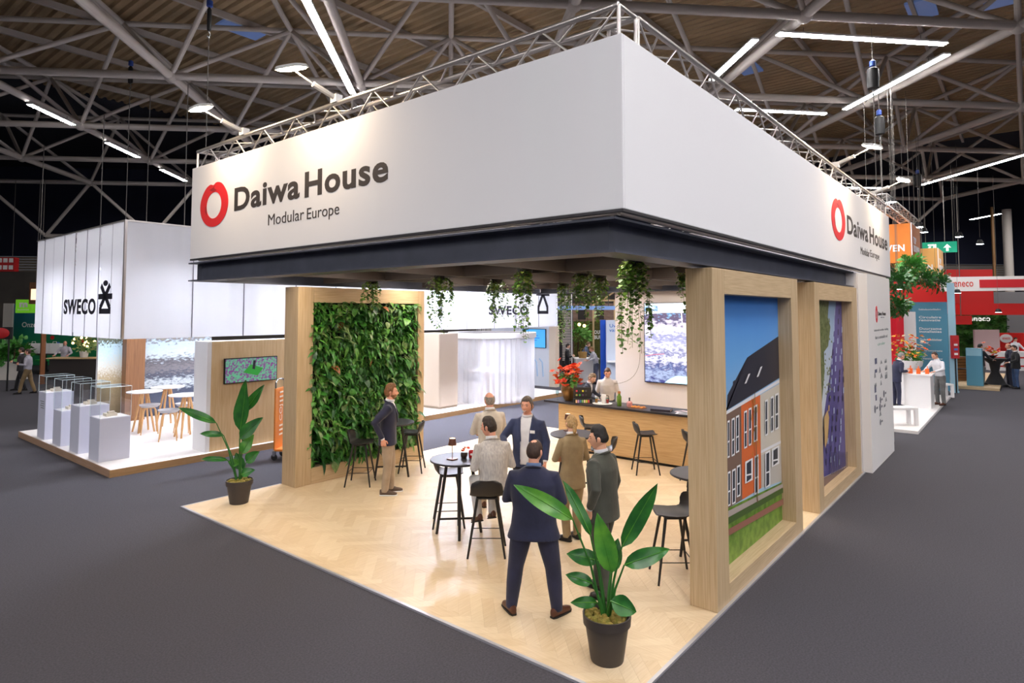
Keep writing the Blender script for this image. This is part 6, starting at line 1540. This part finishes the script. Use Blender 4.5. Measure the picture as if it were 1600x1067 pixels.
person('person in denim blue leaning behind the cafe counter', at_depth(910, 30.2)[:2], -FWD * 0.4 + RGT, 1.72, cloth('denim', (92, 112, 146)), C_black, S_black, (110, 84, 50), SKIN, ('lean', 'lean'), (0, -22), None, 0.016, voxel=0.02, lean=0.2, opening=None, kind='shirt', zbase=0.0)
person('person in white shirt and grey apron at the cafe counter', at_depth(931, 27.6)[:2], -RGT - FWD * 0.2, 1.62, cloth('apron_white', (222, 222, 230)), cloth('apron_grey', (92, 98, 118)), S_black, (150, 110, 60), SKIN3, ('reach', 'reach'), (0, -20), None, 0.018, voxel=0.02, lean=0.16, opening=None, kind='shirt', zbase=0.0)
b = MB(); p = at_depth(903, 35.0, 0); t = thing('shrub', 'leafy shrub with warm lights behind the cafe counter', 'plant', p); leafblob(b, (0, 0, 1.9), 0.8, 220, 0, 0.26); b.build('foliage', M_leaves[2], t, fix=False, kind='stuff'); MB().tube((0, 0, 0), (0, 0, 1.6), 0.05).build('trunk', mat('bark', (80, 60, 44)), t)
for px, py, lab in ((905, 507, 'left glowing bulb hanging in the cafe booth'), (913, 509, 'right glowing bulb hanging in the cafe booth')):
    p = PD(px, py, 34); t = thing('hanging_bulb', lab, 'lamp', p); MB().ball((0, 0, 0), 0.09, n=10, m=6).build('bulb', mat('bulb_warm', (255, 206, 130), 0.5, emit=6.0), t); MB().tube((0, 0, 0.08), (0, 0, 2.2), 0.008, n=5).build('cord', M_blk, t)
t, e, n, L, H = screen_panel('dark_partition', 852, 895, 455, 640, 36, mat('partition_dark', (44, 42, 48), 0.7), 'dark partition behind the slatted screen', 'partition', zmin=0.02); tidy(t)
t, e, n, L, H = screen_panel('ribbed_partition', 745, 872, 512, 640, 34, vary(mat('partition_rib', (176, 172, 168), 0.6), (120, 116, 114), (14, 14, 0.01), 1, 0.45, 0.55), 'grey ribbed partition behind the curtained room', 'partition', zmin=0.02); tidy(t)
t, e, n, L, H = screen_panel('blue_fascia', 770, 960, 478, 484, 32, mat('fascia_blue', (120, 156, 214), 0.5, emit=0.3), 'thin blue lit fascia strip beyond the canopy', 'fascia')
for q in (0.3, L - 0.3): MB().tube(e * q + n * 0.05 + Vector((0, 0, H)), e * q + n * 0.05 + Vector((0, 0, Z0 - t.location.z)), 0.02, n=5).build('hanger', M_rope, t)
tidy(t)

# --- right: white platform booth, orange cubes, blue tower, red booth
o = thing('floor_white_platform', 'low white platform along the right aisle', 'platform', (14.5, -0.3, 0)); struct(o); MB().box(0, 8.9, 0, 3.6, 0, 0.08).build('deck', mat('platform_white', (236, 232, 230)), o, bevel=0.005, smooth=False); MB().box(-0.004, 8.904, -0.006, 0, 0, 0.07).build('skirting', M_white, o, smooth=False)
def low_bench(x, y_, L_, lab, rz=0.0):
    t = thing('low_bench', lab, 'bench', (x, y_, 0.08), rz); r_ = 0.04; W_, H_ = 0.4, 0.42
    for sx in (-L_ / 2 + r_, L_ / 2 - r_):
        for sy in (-W_ / 2 + r_, W_ / 2 - r_): MB().box(sx - r_, sx + r_, sy - r_, sy + r_, 0, H_).build('leg', M_white, t, smooth=False)
    MB().box(-L_ / 2, L_ / 2, -W_ / 2, W_ / 2, H_, H_ + 0.06).build('seat', M_white, t, bevel=0.004, smooth=False)
low_bench(15.25, 0.25, 0.9, 'low white bench nearest the partner panel', R(-50)); low_bench(22.6, 0.05, 1.0, 'low white bench behind the white counter', R(-50)); low_bench(15.5, 1.2, 0.9, 'low white bench half hidden by the partner panel', R(-50))
t = thing('reception_counter', 'white reception counter with orange bags on top', 'counter', (19.1, -0.14, 0.08), 0); MB().box(0, 0.9, 0, 0.72, 0, 1.02).build('front', M_white, t, bevel=0.008, smooth=False); MB().box(-0.04, 0.94, -0.04, 0.76, 1.02, 1.06).build('worktop', M_white, t, bevel=0.004, smooth=False)
M_bag = mat('bag_orange', (244, 110, 40), 0.4)
for k, (x, y_) in enumerate(((19.4, 0.42), (19.35, 0.2), (19.5, -0.02))):
    b = MB(); b.prism([(-0.09, -0.05, 0), (0.09, -0.05, 0), (0.11, 0.06, 0), (-0.1, 0.05, 0)], (0, 0, 0.16)); b.path([(-0.05, 0, 0.16), (-0.03, 0, 0.24), (0.04, 0, 0.24), (0.05, 0, 0.16)], 0.01, 5)
    o = b.build('gift_bag', M_bag, smooth=False); o.location = (x, y_, 1.14); tag(o, ('orange gift bag at the left of the white counter', 'orange gift bag in the middle of the white counter', 'orange gift bag in front of the vested man')[k], 'bag')
t = thing('flower_bowl', 'big white bowl of orange and white flowers on a stand', 'flowers', (20.9, 0.62, 0.08)); MB().box(-0.25, 0.25, -0.25, 0.25, 0, 1.05).build('stand', M_white, t, smooth=False); MB().lathe([(0.2, 1.05), (0.36, 1.2), (0.4, 1.38), (0.37, 1.38), (0, 1.3)], 20).build('bowl', M_white, t)
b = MB()
for k in range(120): flower(b, (rnd.gauss(0, 0.26), rnd.gauss(0, 0.28), 1.7 + rnd.uniform(-0.2, 0.55)), 0.065, rnd.choice((0, 0, 1, 2)), 5)
b.build('blossoms', [M_petal2, mat('petal_cream', (244, 226, 190), 0.5), M_yel], t, fix=False); b = MB(); leafblob(b, (0, 0, 1.5), 0.42, 260, 0, 0.15); b.build('greenery', M_leaves[1], t, fix=False, kind='stuff')
person('grey haired man in dark suit at the white reception counter', (19.05, 0.80), RGT, 1.74, C_navy2, C_navy2, S_black, (150, 146, 144), SKIN3, ('reach', 'hold'), (0, -16), {'back': -0.06}, 0.012, voxel=0.02, lean=0.14, zbase=0.08)
person('man in white shirt and dark vest behind the reception counter', (20.35, -0.28), -RGT - FWD * 0.2, 1.74, cloth('shirt_white', (236, 236, 240)), cloth('trouser_grey', (112, 112, 112)), S_brown, (70, 46, 34), SKIN2, ('reach', 'reach'), (0, -18), {'front': 0.075}, 0.01, voxel=0.02, lean=0.12, kind='shirt', opening=None, zbase=0.08)
def cube(px_edge, py_mid, dep, lab, m_side):
    p = PD(px_edge, py_mid, dep); S = 1.3; t = thing('hanging_cube', lab, 'hanging cube', (p.x, p.y, p.z - S / 2), R(0), 'orange hanging cubes')
    MB().box(0, 2.2, 0, 1.6, 0, S).build('fabric_box', m_side, t, bevel=0.01, smooth=False)
    MB().box(-0.012, 0.012, -0.012, 0.012, 0, S).build('corner_profile', M_white, t, smooth=False)
    lettering('TOP\nBOUWEN', p + Vector((-0.012, 1.45, -0.27)), (0, -1, 0), (0, 0, 1), 1.25, 0.5, M_txt, t, 0.03); lettering('TOP\nBOUWEN', p + Vector((0.3, -0.012, -0.27)), (1, 0, 0), (0, 0, 1), 1.5, 0.5, M_txt, t, 0.03)
    for x in (0.1, 2.1): MB().tube((x, 0.8, S), (x, 0.8, Z0 - t.location.z), 0.015, n=5).build('hanger', M_rope, t)
cube(1424.5, 379, 20.5, 'nearer orange cube with white lettering hung over the right aisle', M_orange); cube(1466, 411, 26.5, 'farther pale orange cube with white lettering', M_apr)
for px, py, dep, r_, lab in ((1424, 414, 19.6, 0.36, 'hanging greenery below the nearer orange cube'), (1402, 438, 18.0, 0.42, 'hanging greenery beside the big banner end'), (1462, 438, 25.4, 0.5, 'hanging greenery below the farther orange cube'), (1402, 478, 18.8, 0.36, 'dark hanging greenery low beside the partner panel'), (1442, 433, 24.6, 0.45, 'hanging greenery between the two orange cubes')):
    p = PD(px, py, dep); t = thing('hanging_greenery', lab, 'hanging plant', p, 0, 'greenery hung over the right booth'); b = MB(); leafblob(b, (0, 0, 0), r_ * 1.1, 520, 0, 0.15); b.build('foliage', M_leaves[rnd.choice((0, 1, 2))], t, fix=False, kind='stuff')
    MB().tube((0, 0, 0), (0, 0, Z0 - p.z), 0.006, n=5).build('wire', M_rope, t)
def wall_spot(px, py, dep, lab):
    p = PD(px, py, dep); t = thing('stage_lamp', lab, 'lamp', p); MB().lathe([(0.09, 0.18), (0.12, 0.1), (0.15, 0.02), (0.15, 0.0)], 14).build('housing', M_blk, t); MB().lathe([(0.14, -0.004), (0.14, 0.0)], 14).build('lens', M_far, t); MB().tube((0, 0, 0.18), (0, 0, Z0 - p.z), 0.006, n=5).build('hanger', M_rope, t)
for a in ((1392, 316, 19, 'bright stage lamp just above the end of the big banner'), (1444, 363, 28, 'bright stage lamp right of the nearer orange cube'), (1412, 350, 22, 'bright stage lamp over the nearer orange cube'), (1404, 452, 20, 'small stage lamp under the hanging greenery'), (1496, 458, 30, 'bright stage lamp under the white fascia'), (1560, 488, 32, 'small stage lamp before the moss wall')): wall_spot(*a)
for x, y_, lab in ((17.5, 1.2, 'stage lamp over the reception counter'), (22.5, 0.4, 'stage lamp over the white bench'), (27, -0.5, 'stage lamp over the blue tower'), (31, -1.0, 'stage lamp over the red booth')):
    p = Vector((x, y_, 6.2)); t = thing('stage_lamp', lab, 'lamp', p); MB().lathe([(0.08, 0.2), (0.12, 0.1), (0.14, 0.0)], 14).build('housing', M_blk, t); MB().lathe([(0.13, -0.004), (0.13, 0.0)], 14).build('lens', mat('spot_lens_big', (250, 250, 255), 0.4, emit=FAR * 9), t); MB().tube((0, 0, 0.3), (0, 0, Z0 - p.z), 0.006, n=5).build('hanger', M_rope, t)
# exit sign
t, e, n, L, H = screen_panel('exit_sign', 1443, 1494.5, 379, 395.5, 30, mat('exit_green', (20, 158, 122), 0.5, emit=0.6), 'green exit sign with a white arrow hanging from the roof', 'sign', th=0.12, tilt=-0.6)
def flat(t, e, n, pts, m, name):
    return MB().prism([e * a + Vector((0, 0, c_)) - n * 0.004 for a, c_ in pts], -n * 0.008).build(name, m, t, smooth=False)
M_exw = mat('exit_white', (246, 250, 248), 0.5, emit=0.8)
aw = L * 0.73; flat(t, e, n, [(aw - 0.16, H * 0.42), (aw, H * 0.78), (aw + 0.16, H * 0.42), (aw + 0.05, H * 0.46), (aw + 0.05, H * 0.12), (aw - 0.05, H * 0.12), (aw - 0.05, H * 0.46)], M_exw, 'arrow')
flat(t, e, n, [(L * 0.3, H * 0.15), (L * 0.4, H * 0.15), (L * 0.4, H * 0.8), (L * 0.14, H * 0.8), (L * 0.14, H * 0.66), (L * 0.3, H * 0.66)], M_exw, 'doorway'); flat(t, e, n, [(L * 0.08, H * 0.2), (L * 0.16, H * 0.2), (L * 0.25, H * 0.6), (L * 0.18, H * 0.6)], M_exw, 'runner')
for q in (0.1, L - 0.1): MB().tube(e * q + n * 0.06 + Vector((0, 0, H)), e * q + n * 0.06 + Vector((0, 0, Z0 - t.location.z)), 0.014, n=5).build('hanger', M_rope, t)
tidy(t)
# blue tower and post
t, e, n, L, H = screen_panel('blue_tower', 1430, 1483, 472, 602, 25.6, M_teal, 'blue lettered tower beside the right aisle', 'tower', th=0.8, zmin=0.0, tilt=-0.5)
for k, (s, v) in enumerate((('Gebiedsontwikkeling', 0.92), ('Circulaire\nrenovatie', 0.80), ('Duurzame\ninstallaties', 0.67), ('Onderhoudsbeheer\nverhuur', 0.545), ('Data-integratie', 0.45), ('Woningbouw', 0.36))):
    two = '\n' in s; panel_text(t, e, n, s, L * 0.18, H * (v - 0.02), L * 0.66, H * (0.06 if two else 0.026), M_txt, 0.015)
tidy(t)
p = PD(1486.5, 480, 24.6); o = MB().box(-0.09, 0.09, -0.12, 0.12, 0, 4.25).box(-0.12, 0.12, -0.15, 0.15, 0, 0.05).build('blue_post', mat('post_pale_blue', (150, 190, 208), 0.5), smooth=False); o.location = (p.x, p.y, 0); tag(o, 'pale blue post rising at the tower edge', 'post')
t, e, n, L, H = screen_panel('red_pylon', 1404, 1413, 487, 575, 24.5, mat('panel_red', (220, 30, 50), 0.5), 'tall red panel behind the reception flowers', 'panel', th=0.5, zmin=0.08); tidy(t)
t, e, n, L, H = screen_panel('white_pylon', 1413.5, 1432, 487, 575, 24.6, M_white, 'tall white panel between the red panel and blue tower', 'panel', zmin=0.08); tidy(t)
person('woman in red and white top by the red panel', at_depth(1405, 23.4)[:2], -RGT - FWD * 0.2, 1.66, cloth('top_red', (200, 60, 60)), C_black, S_black, (196, 140, 70), SKIN, ('hold', 'hold'), (0, -10), {'pony': 1}, 0.014, female=True, voxel=0.02, opening=None, zbase=0.0)
# the red booth beyond
t, e, n, L, H = screen_panel('red_backwall', 1388, 1482, 440, 585, 35, M_redw, 'large red wall behind the hanging greenery', 'wall panel', zmin=0.02); tidy(t)
t, e, n, L, H = screen_panel('red_gable', 1478, 1552, 421, 474, 38.5, M_redw, 'red wall above the white fascia', 'wall panel', zmin=0.02); tidy(t)
t, e, n, L, H = screen_panel('white_fascia', 1474, 1640, 433, 455, 33, M_white, 'white fascia beam with red lettering over the right booth', 'fascia', th=0.4, tilt=-1.5)
panel_text(t, e, n, 'eneco', 0.48, H * 0.3, 0.85, H * 0.35, mat('eneco_red', (214, 60, 50), 0.5), 0.01)
flat(t, e, n, [(0.36, H * 0.25), (0.46, H * 0.25), (0.5, H * 0.65), (0.38, H * 0.6)], mat('eneco_orange', (232, 130, 40), 0.5), 'flame_mark')
flat(t, e, n, [(1.6, H * 0.22), (L - 0.1, H * 0.22), (L - 0.1, H * 0.78), (1.6, H * 0.78)], mat('strip_red', (206, 32, 44), 0.5), 'red_strip'); panel_text(t, e, n - n * 0.0, 'Verduurzaam uw vastgoed', 1.75, H * 0.40, 2.9, H * 0.22, M_txt, 0.02); t.children[-1].location -= n * 0.012
for q in (0.2, L - 0.2): MB().tube(e * q + n * 0.2 + Vector((0, 0, H)), e * q + n * 0.2 + Vector((0, 0, Z0 - t.location.z)), 0.02, n=5).build('hanger', M_rope, t)
tidy(t)
t, e, n, L, H = screen_panel('red_fascia', 1500, 1640, 474, 492, 34.5, M_redw, 'red fascia beam in front of the moss wall', 'fascia', th=0.4)
for q in (0.2, L - 0.2): MB().tube(e * q + n * 0.2 + Vector((0, 0, H)), e * q + n * 0.2 + Vector((0, 0, Z0 - t.location.z)), 0.02, n=5).build('hanger', M_rope, t)
tidy(t)
t, e, n, L, H = screen_panel('red_return', 1488, 1518, 493, 507, 34, M_redw, 'short red fascia return left of the white letters', 'fascia')
MB().tube(e * L * 0.5 + n * 0.05 + Vector((0, 0, H)), e * L * 0.5 + n * 0.05 + Vector((0, 0, Z0 - t.location.z)), 0.02, n=5).build('hanger', M_rope, t); tidy(t)
t, e, n, L, H = screen_panel('moss_backwall', 1486, 1576, 490, 590, 37, vary(mat('moss_green', (62, 104, 34), 0.9), (30, 62, 20), (3, 3, 3), 6), 'green moss wall with white lettering in the red booth', 'wall panel', zmin=0.02); panel_text(t, e, n, 'eneco', L * 0.36, H * 0.855, L * 0.36, H * 0.07, mat('lit_white', (255, 250, 244), 0.5, emit=0.8), 0.02)
b = MB()
for k in range(240): 
    M = frameM(e * rnd.uniform(0, L) - n * 0.03 + Vector((0, 0, rnd.uniform(H * 0.4, H))), e, -n) @ Matrix.Diagonal((1.6, 1.6, 1.6, 1)); b.add([M @ Vector(q) for q in leafkinds[2][0]], leafkinds[2][1])
b.build('foliage', M_leaves[1], t, fix=False, kind='stuff'); tidy(t)
t, e, n, L, H = screen_panel('grey_backwall', 1556, 1640, 456, 560, 39, mat('wall_mid_grey', (120, 118, 120), 0.7), 'grey wall at the far right behind the red booth', 'wall panel', zmin=0.02); tidy(t)
t, e, n, L, H = screen_panel('pink_panel', 1526.5, 1564, 515, 600, 35.5, mat('panel_pink', (226, 196, 196), 0.6), 'pale pink board in front of the moss wall', 'panel', zmin=0.02); tidy(t)
t, e, n, L, H = screen_panel('red_counterwall', 1564, 1640, 520, 592, 36, mat('counter_red', (224, 40, 36), 0.5), 'bright red wall with a white oval sign', 'wall panel', zmin=0.02)
MB().lathe([(0.36, 0), (0.36, 0.02), (0, 0.02)], 24).xf(Matrix.Rotation(R(90), 4, 'X')).xf(Matrix.Diagonal((1, 1, 0.68, 1))).xf(Matrix.Rotation(math.atan2(e.y, e.x), 4, 'Z')).move(e * 0.38 - n * 0.004 + Vector((0, 0, H - 0.32))).build('oval', M_txt, t); panel_text(t, e, n + n * 1.2, 'eneco', 0.16, H - 0.38, 0.44, 0.12, mat('eneco_red', (214, 60, 50)), 0.01); tidy(t)
t = thing('long_counter', 'white counter with red stripes at the far right', 'counter', at_depth(1590, 34, 0), heading(FWD)); MB().box(-1.6, 1.8, -0.3, 0.3, 0, 1.0).build('front', M_white, t, smooth=False)
for k in range(2): MB().box(-1.61, 1.81, -0.305, -0.3, 0.2 + 0.45 * k, 0.28 + 0.45 * k).build('stripe', M_redw, t, smooth=False)
person('person in white shirt behind the striped counter', at_depth(1584, 35)[:2], -FWD, 1.72, cloth('shirt_white', (236, 236, 240)), C_black, S_black, (40, 32, 30), SKIN2, ('lean', 'lean'), (0, -12), None, 0.012, voxel=0.02, kind='shirt', opening=None, zbase=0.0)
o = thing('floor_wood_platform', 'pale wooden platform of the red booth', 'platform', (26.9, -1.62, 0)); struct(o); MB().box(0, 8, 0, 4.2, 0, 0.1).build('deck', M_oakx, o, smooth=False); MB().box(-0.006, 8, -0.006, 0, 0, 0.06).build('painted_shadow_strip', M_blk, o, smooth=False)  # black strip stands in for the shadow under the deck edge
t = thing('blue_pillar', 'blue info pillar standing on the wooden platform', 'pillar', (27.5, -1.08, 0.1), 0); MB().box(0, 0.45, 0, 0.55, 0, 1.52).build('body', M_teal, t, bevel=0.01, smooth=False); MB().box(-0.006, -0.0005, 0.02, 0.53, 1.22, 1.5).build('label_plate', mat('plate_pale', (150, 196, 214), 0.5), t, smooth=False)
t = thing('cocktail_table', 'standing table in a black stretch cloth', 'table', at_depth(1551, 26.6, 0.1)); MB().lathe([(0.42, 0), (0.36, 0.05), (0.14, 0.5), (0.2, 0.85), (0.42, 1.05), (0.42, 1.08), (0, 1.08)], 22).build('cloth', C_black, t)
for k in range(3): MB().lathe([(0.02, 0), (0.05, 0.0), (0.05, 0.02)], 10, (0.38 * math.cos(k * 2.1), 0.38 * math.sin(k * 2.1), 0.0)).build('foot', M_blk, t)
t = thing('flower_bowl', 'bowl of yellow and red flowers on the black table', 'flowers', at_depth(1546, 26.6, 1.18)); MB().lathe([(0.1, 0), (0.17, 0.06), (0.18, 0.12), (0, 0.1)], 14).build('bowl', M_blk, t); b = MB()
for k in range(26): flower(b, (rnd.gauss(0, 0.2), rnd.gauss(0, 0.2), 0.28 + rnd.gauss(0, 0.09)), 0.09, rnd.choice((0, 1, 2)), 5)
b.build('blossoms', [M_petal, M_petal2, M_yel], t, fix=False)
person('man in dark coat at the black table, nearer the aisle', (28.5, -2.12), -RGT + FWD * 0.3, 1.76, C_black, cloth('jeans', (60, 84, 124)), S_black, (60, 46, 38), SKIN2, ('lean', 'back'), (0, -6), None, 0.012, voxel=0.02, zbase=0.0, opening=None)
person('bald man in navy jacket at the black table', (29.2, -1.92), -RGT + FWD * 0.3, 1.80, C_navy, C_dark, S_black, (120, 90, 70), SKIN3, ('lean', 'down'), (0, -6), {'bald': 'top'}, 0.006, voxel=0.02, zbase=0.0, opening=None)
person('person in grey trousers half hidden behind the blue pillar', (28.3, -0.95), RGT + FWD * 0.2, 1.70, C_black, cloth('trouser_grey', (112, 112, 112)), S_black, (34, 28, 28), SKIN2, ('lean', 'lean'), (0, -20), None, 0.014, voxel=0.02, zbase=0.1, opening=None)
t = thing('crate_stack', 'stacked wooden crates with a potted shrub at the tower foot', 'crates', at_depth(1496, 28.0, 0.1), heading(FWD)); M_crate = wood('crate', (150, 104, 56), (116, 76, 38), 'x')
for z in (0.0, 0.55):
    w = 0.34 if z == 0 else 0.28
    MB().box(-w + 0.02, w - 0.02, -0.25, 0.25, z + 0.02, z + 0.5).build('crate_core', mat('crate_dark', (70, 46, 26), 0.9), t, smooth=False)
    for k in range(4): MB().box(-w, w, -0.28, -0.255, z + 0.02 + k * 0.125, z + 0.12 + k * 0.125).build('slat', M_crate, t, smooth=False); MB().box(-w - 0.005, -w + 0.02, -0.25, 0.25, z + 0.02 + k * 0.125, z + 0.12 + k * 0.125).build('slat', M_crate, t, smooth=False)
t, e, n, L, H = screen_panel('poster_stand', 1490, 1498, 524, 560, 24.3, mat('poster_red', (196, 50, 56), 0.5), 'small red poster stand at the edge of the blue tower', 'poster', zmin=None)
MB().tube(e * L * 0.5 + n * 0.05, e * L * 0.5 + n * 0.05 - Vector((0, 0, t.location.z - 0.02)), 0.03, n=6).build('stand_post', M_blk, t)
for k in range(4): flat(t, e, n, [(0.03, H * (0.15 + 0.2 * k)), (L - 0.03, H * (0.15 + 0.2 * k)), (L - 0.03, H * (0.24 + 0.2 * k)), (0.03, H * (0.24 + 0.2 * k))], (M_txt, mat('dot_blue', (70, 120, 200), 0.6), M_txt, M_redw)[k], 'poster_band')
tidy(t)
flush()
